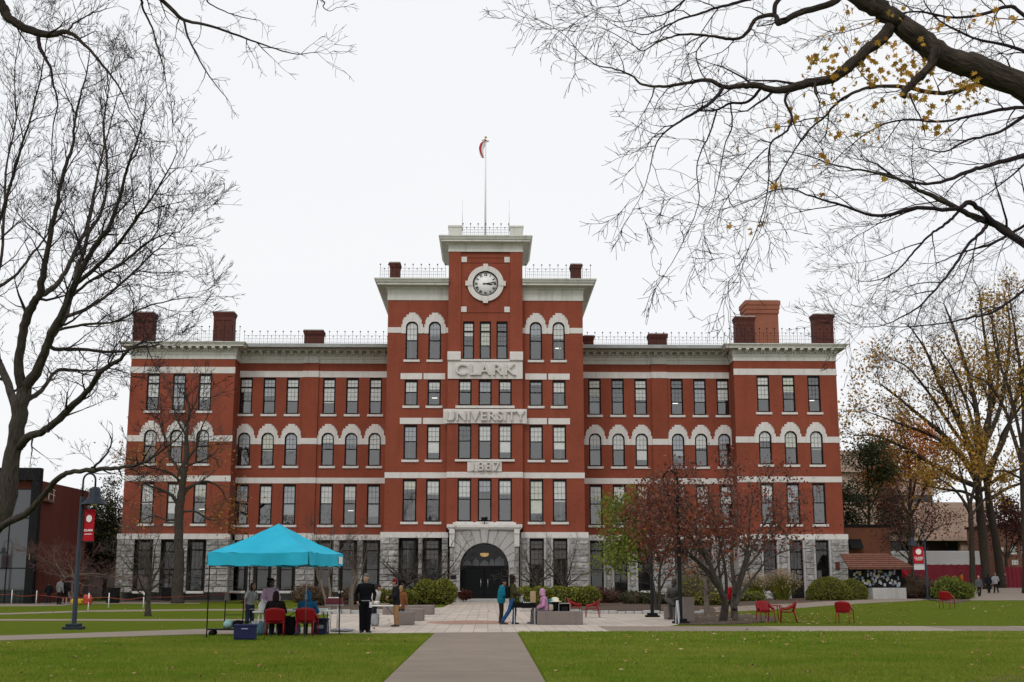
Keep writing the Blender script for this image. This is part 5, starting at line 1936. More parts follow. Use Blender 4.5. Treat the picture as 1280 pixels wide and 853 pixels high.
# slim pale-stemmed tree in the bed behind
b0 = GY(883, 60)
t = Tree(b0, 63, wob=.5, lens=(1.3, .7, .4), dens=(2.4, 3.2, 3.6), ang=(25, 65), up=.04, rmin=.008, rfac=.45)
for k, (pl_, r0) in enumerate((([(884, 770), (883, 750), (882, 735), (878, 715), (870, 695), (866, 670)], .14), ([(882, 742), (890, 728), (905, 715), (918, 700)], .07), ([(881, 733), (887, 710), (884, 690), (890, 665)], .07), ([(883, 748), (874, 735), (866, 722), (858, 700)], .06))):
    w = PL(pl_, 60, 60 + rnd.uniform(-1.5, 1.5))
    if k == 0: w[0] = Vector((w[0].x, 60, -.05))
    t.limb(w, [r0 * (1 - .8 * i / (len(pl_) - 1)) for i in range(len(pl_))], t0=.2)
root = t.done('pale_stemmed_tree', 'slim pale-stemmed tree in the mulch bed behind the red-crowned one', mats=(M['bark_pale'], M['twig_grey']))
leaves('crown', near_tips(t.tips, 500, .16, rnd, lambda q: q.z > 3, 60, .25), .16, M['leaf_red'], root, b0, 12, .7)

# --- trees by the street, east
YR = 118.0
def street_tree(name, label, base, pls, seed, lens, dens, leafn, lmat, lsz, clumps, keep=None, up=.06, spread=3.5, ang=(18, 45), mats=None):
    t = Tree(base, seed, wob=.4, lens=lens, dens=dens, ang=ang, up=up, rmin=.013, rfac=.42)
    rd = random.Random(seed)
    for k, (pl_, r0, r1) in enumerate(pls):
        t.rk = 1.25 if k else .95
        Yb = base.y
        w = PL(pl_, Yb, Yb + (0 if k == 0 else rd.uniform(-spread, spread)))
        if k == 0: w[0] = Vector((base.x, base.y, base.z - .1))
        t.limb(w, [r0 + (r1 - r0) * i / (len(pl_) - 1) for i in range(len(pl_))], t0=.3 if k else .95, spawn=k > 0, n=12 if k == 0 else None)
    root = t.done(name, label, mats=mats or (M['bark_dark'], M['twig']))
    rr_ = random.Random(seed + 1)
    if leafn: leaves('crown', near_tips(t.tips, leafn, .35, rr_, keep, clumps, .6), lsz, lmat, root, base, seed, .6)
    return t


bA = GY(1234, 126)
street_tree('street_tree', 'great spreading street tree with thin gold leaves and dark forking trunk', bA,
            [([(1234, 722), (1230, 690), (1226, 650), (1223, 615), (1222, 590)], .5, .38),
             ([(1222, 600), (1205, 575), (1180, 545), (1150, 520), (1120, 495), (1100, 480)], .3, .05), ([(1223, 608), (1200, 600), (1165, 580), (1130, 560), (1095, 545), (1072, 545)], .26, .04),
             ([(1222, 595), (1212, 560), (1195, 520), (1175, 480), (1158, 440), (1140, 412)], .3, .05), ([(1222, 592), (1224, 550), (1218, 500), (1205, 450), (1190, 405), (1180, 380)], .3, .05),
             ([(1223, 592), (1232, 550), (1238, 500), (1235, 450), (1228, 400), (1225, 368)], .3, .05), ([(1224, 600), (1245, 570), (1262, 530), (1275, 480), (1285, 430), (1290, 390)], .26, .05),
             ([(1224, 615), (1245, 600), (1265, 590), (1290, 580)], .2, .05), ([(1222, 605), (1200, 570), (1165, 545), (1125, 530), (1085, 515)], .22, .04), ([(1223, 625), (1205, 615), (1180, 612), (1150, 605), (1120, 600)], .16, .04),
             ([(1216, 570), (1190, 535), (1160, 490), (1135, 460), (1115, 450)], .18, .04), ([(1222, 560), (1210, 510), (1190, 460), (1170, 430)], .16, .04), ([(1230, 560), (1250, 510), (1260, 450), (1262, 400), (1255, 370)], .2, .04)],
            71, (4.2, 2.0, .95), (1.0, 1.7, 2.4), 6500, M['leaf_gold'], .27, 850, lambda q: q.z < 26)
bB = GY(1252, 131)
street_tree('street_tree', 'leaning dark-trunked street tree with gold leaves just behind the great spreading one', bB,
            [([(1252, 720), (1247, 690), (1240, 650), (1235, 620), (1232, 590)], .5, .34),
             ([(1233, 610), (1245, 570), (1255, 540), (1275, 510), (1300, 480)], .22, .05), ([(1232, 595), (1228, 550), (1245, 490), (1248, 440), (1240, 395)], .22, .05), ([(1236, 625), (1260, 610), (1285, 600), (1310, 575)], .18, .05), ([(1232, 600), (1215, 560), (1200, 520), (1190, 480)], .18, .05)],
            72, (3.6, 1.8, .9), (1.0, 1.7, 2.3), 2400, M['leaf_gold'], .27, 330)
bC = GY(1216, 121)
street_tree('street_tree', 'thinner straight street tree with low yellowish leaves beside the leaning trunks', bC,
            [([(1216, 722), (1215, 690), (1214, 660), (1213, 640), (1212, 625)], .3, .22),
             ([(1212, 640), (1200, 620), (1185, 605), (1165, 595)], .14, .04), ([(1212, 632), (1220, 600), (1222, 570), (1215, 545)], .14, .04), ([(1213, 645), (1230, 625), (1245, 610)], .12, .04), ([(1212, 630), (1202, 595), (1195, 570)], .12, .04)],
            73, (2.2, 1.2, .7), (1.4, 2, 2.6), 3200, M['leaf_gold'], .24, 380)
bD = GY(1283, 112)
street_tree('street_tree', 'street tree cut by the edge of the picture with a straight dark trunk', bD,
            [([(1284, 724), (1283, 690), (1281, 640), (1279, 600), (1278, 560)], .42, .3),
             ([(1278, 580), (1265, 540), (1255, 510), (1235, 480), (1215, 470)], .16, .04), ([(1278, 570), (1280, 520), (1275, 460), (1268, 410), (1262, 375)], .2, .04), ([(1278, 575), (1300, 520), (1310, 460)], .18, .05), ([(1279, 600), (1260, 590), (1240, 588)], .1, .03), ([(1278, 560), (1265, 500), (1245, 440), (1240, 400)], .14, .04)],
            74, (3, 1.6, .8), (1.2, 1.9, 2.4), 3000, M['leaf_gold'], .25, 420)
bE = GY(1135, 134)
street_tree('autumn_tree', 'round-crowned tree with thick orange foliage behind the small brown-roofed kiosk', bE,
            [([(1140, 720), (1139, 690), (1137, 660), (1136, 640)], .3, .2),
             ([(1136, 650), (1125, 620), (1115, 590), (1108, 565)], .15, .04), ([(1136, 645), (1138, 600), (1135, 570), (1130, 545)], .15, .04), ([(1136, 650), (1152, 620), (1165, 590), (1172, 570)], .15, .04), ([(1136, 640), (1145, 600), (1152, 565), (1155, 550)], .14, .04), ([(1136, 655), (1115, 635), (1100, 615)], .12, .04)],
            75, (2.6, 1.4, .8), (1.5, 2.2, 2.6), 7500, M['leaf_orange'], .26, 560, lambda q: q.z > 9)
bF = GY(1086, 122)
street_tree('dark_evergreen_tree', 'dark green conical tree squeezed between the hall and the concrete building', bF,
            [([(1086, 722), (1086, 680), (1086, 640), (1085, 600), (1084, 575)], .25, .06),
             ([(1086, 690), (1072, 672), (1064, 660)], .1, .03), ([(1086, 670), (1100, 650), (1112, 640)], .1, .03), ([(1086, 650), (1074, 632), (1066, 622)], .09, .03), ([(1086, 640), (1098, 615), (1104, 600)], .08, .03), ([(1085, 615), (1078, 595), (1076, 580)], .06, .02), ([(1085, 605), (1090, 585), (1090, 572)], .06, .02), ([(1086, 680), (1100, 676), (1118, 668)], .08, .03)],
            76, (2, 1.1, .7), (1.7, 2.4, 2.8), 13000, M['leaf_dark'], .2, 1500)
bG = GY(1141, 104)
street_tree('japanese_maple_tree', 'small maroon-leaved maple with layered crown between the kiosk and the lamp post', bG,
            [([(1142, 735), (1141, 720), (1141, 705), (1140, 695)], .16, .12),
             ([(1140, 700), (1128, 680), (1118, 660), (1112, 642)], .08, .025), ([(1140, 698), (1142, 670), (1140, 645), (1138, 625)], .08, .025), ([(1140, 700), (1155, 678), (1168, 662), (1185, 655)], .07, .025), ([(1140, 702), (1150, 670), (1160, 645), (1168, 638)], .07, .025), ([(1140, 704), (1124, 690), (1112, 680)], .06, .02), ([(1140, 698), (1130, 660), (1124, 640), (1120, 628)], .06, .02)],
            77, (1.6, .9, .5), (2, 2.6, 3), 2600, M['leaf_maroon'], .16, 260, spread=2)
bH = GY(1262, 138)
street_tree('japanese_maple_tree', 'distant dark-red maple in front of the far brick house by the street', bH,
            [([(1258, 722), (1258, 705), (1258, 690)], .2, .15),
             ([(1258, 700), (1245, 675), (1240, 655)], .08, .03), ([(1258, 698), (1258, 670), (1255, 640)], .08, .03), ([(1258, 700), (1272, 675), (1278, 660)], .08, .03), ([(1258, 700), (1268, 665), (1265, 645)], .08, .03)],
            78, (2, 1.1, .6), (1.7, 2.4, 2.8), 4200, M['leaf_maroon'], .24, 420, spread=2)


# ------------------------------------------------------------------ shrubs and hedges
def lump(mb, c, rx, ry, rz, seed, seg=18, rough=.12, mi=0, flat=False):
    from mathutils import noise
    bm = bmesh.new()
    bmesh.ops.create_icosphere(bm, subdivisions=3, radius=1)
    off = Vector((seed * 3.1, seed * 1.7, 0))
    for v in bm.verts:
        k = 1 + rough * noise.noise(v.co * 2.2 + off) + rough * .6 * noise.noise(v.co * 5 + off)
        v.co = Vector((v.co.x * rx * k, v.co.y * ry * k, v.co.z * rz * k)) + Vector(c)
        if v.co.z < .02: v.co.z = .02
    mb.addbm(bm, mi, True)


def shrub(name, label, cat, loc, lumps, nleaf, size, mat, core, seed, group=None, rough=.12, shell=.12):
    """rounded bush: twiggy core and thousands of small leaves over and through it"""
    from mathutils import noise
    root = empty(name, loc, 0, label, cat, group)
    b = MB()
    g = np.random.default_rng(seed)
    pts = []
    vol = [l[3] * l[4] + l[4] * l[5] + l[3] * l[5] for l in lumps]
    for i, (x, y, z, rx, ry, rz) in enumerate(lumps):
        lump(b, (x, y, z), rx * .86, ry * .86, rz * .86, seed + i, rough=rough)
        n = int(nleaf * vol[i] / sum(vol))
        d = g.normal(0, 1, (n, 3)); d /= np.linalg.norm(d, axis=1)[:, None]
        off = Vector(((seed + i) * 3.1, (seed + i) * 1.7, 0))
        for q in d:
            k = 1 + rough * noise.noise(Vector(q) * 2.2 + off) + rough * .6 * noise.noise(Vector(q) * 5 + off)
            k *= 1 - abs(g.normal(0, shell)) + .04
            p_ = (x + q[0] * rx * k, y + q[1] * ry * k, z + q[2] * rz * k)
            if p_[2] > .03: pts.append(p_)
    b.build('branch_core', core, root)
    leaves('foliage', pts, size, mat, root, (0, 0, 0), seed, -.2)
    return root


M['core_green'] = simple('shaded_twigs', (.025, .028, .01), .95, .4, 4)
M['core_brown'] = simple('brown_twigs', (.05, .035, .02), .95, .4, 4)


def hedge(name, label, x0, x1, y, dpt, hgt, seed, n, mat, cat='hedge', size=.14, group=None):
    w = x1 - x0
    k = max(1, round(w / 1.1))
    L = []
    rd = random.Random(seed)
    for i in range(k):
        for j in (0, 1):
            L.append((-w / 2 + w * (i + .5) / k + rd.uniform(-.1, .1), (j - .5) * dpt * .5 + rd.uniform(-.1, .1), hgt * .5, w / k * .72, dpt * .42, hgt * rd.uniform(.5, .56)))
    return shrub(name, label, cat, ((x0 + x1) / 2, y, gz((x0 + x1) / 2, y)), L, n, size, mat, M['core_green'], seed, group, .1)


gx_ = lambda px, Y: P(px, 726, Y).x
hedge('clipped_hedge', 'clipped green hedge block west of the entrance, behind the granite planter wall', gx_(523, 88), gx_(565, 88), 88, 1.9, 1.62, 81, 9000, M['leaf_box'])
hedge('clipped_hedge', 'lower yellowish hedge west of the entrance between the planter wall and the taller block', gx_(468, 86), gx_(520, 86), 86, 1.5, .98, 82, 8000, M['leaf_yew'])
hedge('clipped_hedge', 'long clipped yellow-green hedge east of the entrance behind the granite bench', gx_(647, 82), gx_(746, 82), 82, 1.8, 1.18, 83, 16000, M['leaf_box'])
shrub('round_shrub', 'large dome-shaped yew shrub at the foot of the east pavilion', 'shrub', GY(1037, 92), [(0, 0, .4, 1.62, 1.25, 1.22)], 11000, .1, M['leaf_yew'], M['core_green'], 84, 'dome-shaped yews by the east pavilion', .06, .05)
shrub('round_shrub', 'dome-shaped yew tucked behind the larger dome, next to the notice board', 'shrub', GY(1065, 96), [(0, 0, .35, 1.15, 1.1, 1.15)], 7000, .1, M['leaf_yew'], M['core_green'], 85, 'dome-shaped yews by the east pavilion', .07, .05)
shrub('spreading_shrub', 'loose yellow-green spreading shrub beside the street path near the lamp post', 'shrub', GY(1193, 97), [(-.3, 0, .75, 1.15, 1.0, .95), (.55, .1, .55, 1.0, .9, .75), (-.9, 0, .4, .8, .8, .6)], 7000, .16, M['leaf_lime'], M['core_green'], 86, None, .25, .2)
shrub('twiggy_shrub', 'leafless reddish-brown shrub behind the street lamp with the banner', 'shrub', GY(1150, 101), [(-.5, 0, .9, 1.5, 1.0, 1.1), (.8, .3, .7, 1.0, .9, .9)], 2600, .16, leafmat('brown_twig_leaf', [(.09, .04, .028), (.13, .06, .04), (.06, .03, .02)], .8, .1), M['core_brown'], 87, None, .3, .25)
M['leaf_brown'] = leafmat('dried_brown_leaf', [(.1, .055, .03), (.16, .09, .045), (.06, .035, .02)], .8, .1)
low = [(780, 96, 'low rusty-red ground shrub below the east wing, beside the iron handrail', M['leaf_redorange'], .5), (800, 90, 'low dark green shrub left of the bronze figure', M['leaf_dark'], .75), (755, 93, 'low dull-purple shrub at the end of the long clipped hedge', M['leaf_maroon'], .95),
       (832, 88, 'small green shrub behind the bronze figure', M['leaf_dark'], .6), (873, 84, 'tall dry yellow-green shrub between the bronze figure and the pale-stemmed tree', M['leaf_yew'], 1.3), (893, 82, 'low olive shrub under the red-crowned tree', M['leaf_yew'], .7),
       (934, 93, 'low bright green shrub in front of the feathery grasses', M['leaf_lime'], .65), (392, 84, 'mound of dry brown stems beside the tent behind the stone edging', M['leaf_brown'], 1.2), (450, 88, 'brown dried perennial clump behind the standing man in black', M['leaf_brown'], 1.0), (580, 97, 'small potted red-brown plant beside the entrance door', M['leaf_maroon'], .55)]
for i, (px, Y, lab, mt, r_) in enumerate(low):
    q = GY(px, Y)
    shrub('low_shrub', lab, 'shrub', q, [(-.5, 0, r_ * .5, .9, .7, r_ * .7), (.5, .1, r_ * .45, .85, .7, r_ * .6)] if i < 9 else [(0, 0, .55, .55, .4, .3)], 2200, .14, mt, M['core_brown'], 90 + i, None, .3, .25)


def feather_grass(label, loc, n, hgt, rad, seed):
    root = empty('feather_grass', loc, 0, label, 'ornamental grass', 'feathery ornamental grasses')
    g = np.random.default_rng(seed)
    V = []
    for k in range(n):
        a, e = g.uniform(0, 6.28), abs(g.normal(0, .34))
        L_ = hgt * g.uniform(.5, 1.0)
        r0 = g.uniform(0, rad * .35)
        x0, y0 = r0 * math.cos(a), r0 * math.sin(a)
        tip = (x0 + L_ * math.sin(e) * math.cos(a) * 1.2, y0 + L_ * math.sin(e) * math.sin(a) * 1.2, L_ * math.cos(e))
        w = .02
        V += [(x0 - w, y0, 0), (x0 + w, y0, 0), (tip[0] + .012, tip[1], tip[2]), (tip[0] - .012, tip[1], tip[2])]
    np_mesh('blades', np.array(V), 4, np.arange(len(V)), M['leaf_yew'], root)
    pts = []
    for k in range(n):
        a, e = g.uniform(0, 6.28), abs(g.normal(0, .36))
        L_ = hgt * g.uniform(.8, 1.2)
        for q in range(5):
            t = 1 - .05 * q
            pts.append((L_ * t * math.sin(e) * math.cos(a) * 1.25, L_ * t * math.sin(e) * math.sin(a) * 1.25, L_ * t * math.cos(e)))
    leaves('plumes', pts, .1, M['plume'], root, (0, 0, 0), seed)


M['plume'] = leafmat('straw_plume', [(.36, .27, .18), (.46, .36, .26), (.28, .2, .13)], .9, .3)
feather_grass('straw-coloured feathery grass clump under the dark ground-floor window', GY(943, 95), 420, 1.8, 1.2, 101)
feather_grass('palest feathery grass clump with drooping plumes by the east side door', GY(977, 95), 480, 2.0, 1.3, 102)
feather_grass('tall dry grass clump behind the pale-stemmed tree', GY(872, 92), 420, 2.5, 1.1, 103)
# ------------------------------------------------------------------ neighbouring buildings
# west brick building receding from the glass front
def rot2(x, y, a): return (x * math.cos(a) - y * math.sin(a), x * math.sin(a) + y * math.cos(a))


c0 = GY(39, 93)
c1 = P(150, 700, 150)
root = empty('brick_building', (c0.x, c0.y, 0), 0, 'dark red brick building with a sloping eave receding beside the glass front', 'building')
d = Vector((c1.x - c0.x, c1.y - c0.y, 0)); Ld = d.length; d.normalize()
nrm = Vector((d.y, -d.x, 0))       # faces the quad
b = MB()
HB = P(40, 626, 93).z
win = [(P(72.5, 680, 0.001).x, 0)]


def along(px):       # distance along the facade at which column px is seen
    dd = ray(px, 700)
    # solve c0 + d*t on the ray's plan line
    a = np.array([[d.x, -dd[0]], [d.y, -dd[1]]])
    t, _ = np.linalg.solve(a, np.array([-c0.x, -c0.y]))
    return t


ops = []
for pa, pb, ya, yb in ((67, 80, 649, 671), (87, 96, 653, 673), (38.6, 49, 692.5, 700.5)):
    ta, tb = along(pa), along(pb)
    Ya = c0.y + d.y * (ta + tb) / 2
    ops.append((ta, tb, P(pa, yb, Ya).z, P(pa, ya, Ya).z, 0))
fb_ = MB()
facade(fb_, 0, Ld, 0, HB, 0, ops, .2)
Q = lambda v: (d * v[0] - nrm * v[1] + Vector((0, 0, v[2])))
b.v = [Q(v) for v in fb_.v]; b.f = fb_.f; b.m = fb_.m; b.sm = fb_.sm
back = -nrm * 14
for p_, q in ((Vector((0, 0, 0)), back), (d * Ld, d * Ld + back)):
    b.quad(p_, q, q + Vector((0, 0, HB)), p_ + Vector((0, 0, HB)))
b.quad(back, back + d * Ld, back + d * Ld + Vector((0, 0, HB)), back + Vector((0, 0, HB)))
b.build('wall', M['brick_deep'], root)
for o_ in ops:
    q = MB()
    w_, h_ = o_[1] - o_[0], o_[3] - o_[2]
    for e in (0, .46, .92): q.box(o_[0] + w_ * e, o_[0] + w_ * (e + .08), .08, .16, o_[2], o_[3])
    for e in (0, .47, .93): q.box(o_[0], o_[1], .085, .155, o_[2] + h_ * e, o_[2] + h_ * (e + .07))
    q.v = [Q(v) for v in q.v]
    fo = q.build('window', M['frame_tan'] if 'frame_tan' in M else M.setdefault('frame_tan', simple('tan_window_frame', (.2, .14, .1), .6, .15)), root)
    g_ = MB(); g_.quad(*[Q(v) for v in ((o_[0], .14, o_[2]), (o_[1], .14, o_[2]), (o_[1], .14, o_[3]), (o_[0], .14, o_[3]))])
    g_.build('pane', simple('dark_glass', (.012, .013, .015), .08, .1, spec=.5), fo)
b = MB()
e0 = nrm * .7
for za, zb, k in ((HB - .05, HB + .18, 1),):
    b.prism([e0 + Vector((0, 0, za)), e0 + Vector((0, 0, zb)), back * 1.02 + Vector((0, 0, zb + .9)), back * 1.02 + Vector((0, 0, za + .9))], d * (Ld + .5))
b.build('roof', simple('brown_roof_edge', (.16, .075, .055), .7, .15), root)
b = MB()
for h_ in (.45, .85): b.bar(e0 + Vector((0, 0, HB + .1 + h_)), e0 + d * Ld + Vector((0, 0, HB + .1 + h_)), .035)
k = 0
while k < Ld:
    b.bar(e0 + d * k + Vector((0, 0, HB + .1)), e0 + d * k + Vector((0, 0, HB + .98)), .04); k += 2.2
b.build('roof_railing', M['white_paint'], root)

# mirror-glass front at the frame's edge
gm = NT('mirror_glass')
gm.b.inputs['Base Color'].default_value = (.03, .035, .04, 1)
gm.b.inputs['Roughness'].default_value = .03
gm.b.inputs['Specular IOR Level'].default_value = .5
gm.b.inputs['IOR'].default_value = 1.75
M['mirror_glass'] = gm.mat
GX, GYY = P(33, 700, 92).x, 92.0
gd = Vector((1, 0, 0))
gnr = Vector((0, -1, 0))
root = empty('glass_building', (GX, GYY, 0), 0, 'dark building with a tall mirror-glass front and black edge column', 'building')
b = MB()
W_ = 9.0
zt = P(30, 600, 92).z
def GQ(u, v, z): return gd * u + gnr * v + Vector((0, 0, z))
rowsz = [0, 2.5, 6.1, 8.2]
for za, zb in zip(rowsz[:-1], rowsz[1:]):
    for k in range(6):
        u0, u1 = .1 - 1.5 * (k + 1), .1 - 1.5 * k
        b.quad(GQ(u0 + .03, 0, za + .03), GQ(u1 - .03, 0, za + .03), GQ(u1 - .03, 0, zb - .03), GQ(u0 + .03, 0, zb - .03))
b.build('glazing', M['mirror_glass'], root)
b = MB()
for k in range(7): b.obox(GQ(.1 - 1.5 * k, -.03, zt / 2), gd * .04, gnr * .06, (0, 0, zt / 2))
for z in rowsz: b.obox(GQ(-4.4, -.03, z + .01), gd * 4.5, gnr * .06, (0, 0, .04))
b.obox(GQ(.42, .1, zt / 2 + .1), gd * .3, gnr * .3, (0, 0, zt / 2 + .1))
b.obox(GQ(-4.2, .1, zt + .4), gd * 4.9, gnr * .35, (0, 0, .45))
b.build('dark_frame', M['iron'], root)
b = MB()
b.obox(GQ(-4.2, -6, zt / 2), gd * 4.6, gnr * 5.85, (0, 0, zt / 2))
b.build('body', M['brick_dark'], root)

# concrete building far to the east
conc = NT('ribbed_tan_concrete')
o = conc.coord('Object')
n1 = conc.noise(o, .25, 5, .6); n2 = conc.noise(conc.coord('Object', (1, 1, .15)), .8, 5, .6)
conc.l(conc.mix(.5, conc.ramp(n1, [(.3, (.36, .245, .19)), (.7, (.47, .335, .265))]), conc.ramp(n2, [(.3, (.33, .225, .175)), (.7, (.46, .33, .26))])), conc.b.inputs['Base Color'])
conc.b.inputs['Roughness'].default_value = .9
M['tan_concrete'] = conc.mat
YB = 165.0
xa, xb_ = P(1052, 600, YB).x, P(1208, 600, YB).x
root = empty('concrete_building', ((xa + xb_) / 2, YB, 0), 0, 'tan concrete block raised on piers above the street behind the trees', 'building')
zl = lambda py: P(1140, py, YB).z
cx = (xa + xb_) / 2
b = MB()
hw = (xb_ - xa) / 2
b.box(-hw - 8, hw + 3, 0, 26, zl(676), zl(628))
b.box(-hw - 8, hw - 4, 1.2, 26, zl(618), zl(590))
b.box(-hw - 8, hw - 9, .6, 26, zl(589.9), zl(563))
for k in range(9): b.box(-hw - 8 + k * 3.1, -hw - 8 + k * 3.1 + .12, -.12, 0, zl(676), zl(628))
b.box(-hw - 8, hw + 3, -.4, 0, zl(676), zl(671))
b.build('wall', M['tan_concrete'], root)
b = MB()
b.box(-hw - 8, hw - 4.2, 1.4, 25, zl(627.9), zl(618))
b.box(-hw - 8, hw + 1.5, 2.5, 25, 0.1, zl(676.2))
for px in (1083, 1096): b.box(P(px, 600, YB).x - cx, P(px + 9, 600, YB).x - cx, .45, .59, zl(600), zl(586))
b.build('window', simple('dim_window_band', (.03, .034, .04), .15, .2, .5), root)
b = MB()
for k in range(6): b.box(-hw - 4 + k * 6.5, -hw - 3 + k * 6.5, .3, 1.3, 0.2, zl(676.2))
b.build('pier', M['tan_concrete'], root)
b = MB()
for px, w_, t in ((1068, 2.5, 561), (1080, 1.6, 562)): b.box(P(px, 600, YB).x - cx, P(px, 600, YB).x - cx + w_, 4, 6, zl(566.1), zl(t))
b.build('rooftop_plant', simple('yellowish_plant', (.3, .25, .12), .7, .2), root)

# plain brown annex behind the kiosk
YA = 108.0
xa, xb_ = P(1057, 690, YA).x, P(1113.5, 690, YA).x
root = empty('brown_annex', ((xa + xb_) / 2, YA, 0), 0, 'plain windowless brown annex with flat roof beside the east pavilion', 'building')
b = MB()
hw = (xb_ - xa) / 2
zt = P(1085, 659, YA).z
b.box(-hw, hw, 0, 12, 0, zt)
b.build('wall', M['brick_or'] if 'brick_or' in M else M.setdefault('brick_or', brickmat('brown_panel', (.17, .066, .034), (.145, .056, .03), (.14, .055, .03), 1.2, .6, .2)), root)
b = MB()
b.box(-hw - .1, hw + .1, -.1, 12.1, zt + .002, zt + .22)
b.build('roof', M['iron'], root)
b = MB()
p0 = P(1060, 676, YA - .4)
b.prism([(-hw + .25, -.9, P(1060, 686, YA).z), (-hw + .25, -.05, P(1060, 686, YA).z), (-hw + .25, -.05, P(1060, 674, YA).z)], (1.1, 0, 0))
b.build('awning', M['iron'], root)

# notice-board kiosk
YK = 100.0
xa, xb_ = P(1061, 700, YK).x, P(1136, 700, YK).x
root = empty('notice_kiosk', ((xa + xb_) / 2, YK, gz(32, YK)), 0, 'notice board covered in flyers under a sloping brown shingle roof', 'notice board')
ck_ = (xa + xb_) / 2
kx = lambda px: P(px, 700, YK).x - ck_
kz = lambda py: P(1095, py, YK).z - gz(32, YK)
b = MB()
b.prism([(kx(1056), -1.1, kz(712)), (kx(1138), -1.1, kz(712)), (kx(1116), 1.2, kz(694)), (kx(1056), 1.2, kz(694))], (0, .03, .14))
for i in range(7):
    t = i / 7
    b.bar((kx(1056), -1.1 + 2.3 * t - .01, kz(712) + (kz(694) - kz(712)) * t + .15), (kx(1138 - 22 * t), -1.1 + 2.3 * t - .01, kz(712) + (kz(694) - kz(712)) * t + .15), .05, .05)
b.build('roof', simple('brown_shingle', (.15, .058, .036), .8, .3, 4), root)
b = MB()
b.box(kx(1061), kx(1125.5), 0, .12, kz(735), kz(711))
for px in (1061, 1093, 1125): b.box(kx(px) - .07, kx(px) + .07, -.02, .14, 0, kz(710))
b.build('board', M['iron'], root)
rk = random.Random(12)
cols = [(.5, .5, .5), (.42, .43, .45), (.4, .38, .1), (.1, .14, .2), (.45, .45, .46), (.2, .26, .33), (.02, .02, .022), (.025, .025, .03), (.4, .38, .33)]
ms = [simple('flyer_paper', c, .8, .05) for c in cols]
b = MB()
k = 0
for _ in range(80):
    px, py = rk.uniform(1062, 1123), rk.uniform(713, 732)
    w_, h_ = rk.uniform(.12, .22), rk.uniform(.16, .32)
    x, z = kx(px), kz(py)
    a = rk.gauss(0, .12)
    y = -.02 - k * .0004
    k += 1
    dx, dz = Vector((math.cos(a), 0, math.sin(a))) * w_, Vector((-math.sin(a), 0, math.cos(a))) * h_
    c = Vector((x, y, z))
    b.add([c - dx * .5 - dz * .5, c + dx * .5 - dz * .5, c + dx * .5 + dz * .5, c - dx * .5 + dz * .5], [(0, 1, 2, 3)], rk.randrange(len(ms)))
o = b.build('flyer', ms, root)
o['kind'] = 'stuff'
b = MB()
b.bbox(kx(1084), kx(1125.5), -1.0, .5, 0, kz(735), .03)
tag(b.build('concrete_planter', M['granite'], None, (ck_, YK, gz(32, YK))), 'low concrete block standing below the notice board', 'block')
b = MB()
b.box(kx(1128), kx(1147), 1.0, 1.3, 0, 1.5)
tag(b.build('brick_wall', M['brick_low'], None, (ck_, YK, gz(33, YK))), 'low dark brick wall between the notice board and the leafless shrub', 'wall')
b = MB()
b.bbox(kx(1124), kx(1137), .8, 1.5, 1.5, 2.2, .04)
tag(b.build('red_bin', M['banner_red'], None, (ck_, YK, gz(33, YK) + .02)), 'red box on the brick wall next to the notice board', 'box')

# white trailer behind a red barrier
YT2 = 140.0
xa, xb_ = P(1118, 700, YT2).x, P(1232, 700, YT2).x
tz = lambda py: P(1180, py, YT2).z
gt = gz(55, 140)
root = empty('box_trailer', ((xa + xb_) / 2, YT2, gt), 0, 'long white box trailer parked on the street behind the red barrier', 'trailer')
hw = (xb_ - xa) / 2
b = MB()
b.bbox(-hw, hw, 0, 2.6, 1.0, tz(689) - gt, .08)
b.build('body', simple('trailer_white', (.66, .66, .66), .6, .06, .5), root)
for x in (hw - 1.2, hw - 2.4, -hw + 1.5):
    b = MB()
    b.tube([(x, -.05, .5), (x, .3, .5)], .5, 18)
    b.build('wheel', M['clock_black'], root)
b = MB()
b.box(-hw + .1, hw - .1, .1, 2.5, .75, .99)
b.build('chassis', M['iron'], root)
YF = 132.0
for i, (pa, pb, lab) in enumerate(((1112, 1236, 'long red fabric barrier running along the street below the white trailer'), (1256, 1300, 'red fabric barrier beside the far brick house, at the picture edge'))):
    xa, xb_ = P(pa, 700, YF).x, P(pb, 700, YF).x
    g0 = gz(xa + 5, YF)
    b = MB()
    h_ = P(1180, 706 if i == 0 else 709, YF).z - g0
    nseg = 40
    vs = []
    for k in range(nseg + 1):
        x = (xb_ - xa) * (k / nseg - .5)
        y = .05 * math.sin(k * 1.3)
        vs += [(x, y, 0), (x, y, h_ + .03 * math.sin(k * 2.1))]
    b.add(vs, [(2 * k, 2 * k + 2, 2 * k + 3, 2 * k + 1) for k in range(nseg)])
    for k in range(0, nseg + 1, 5): b.tube([(vs[2 * k][0], .1, 0), (vs[2 * k][0], .1, h_ + .1)], .03, 6)
    tag(b.build('red_barrier', M['red_cloth'] if 'red_cloth' in M else M.setdefault('red_cloth', simple('red_barrier_fabric', (.2, .016, .03), .8, .15, 2)), None, ((xa + xb_) / 2, YF, g0)), lab, 'barrier', 'red street barriers')
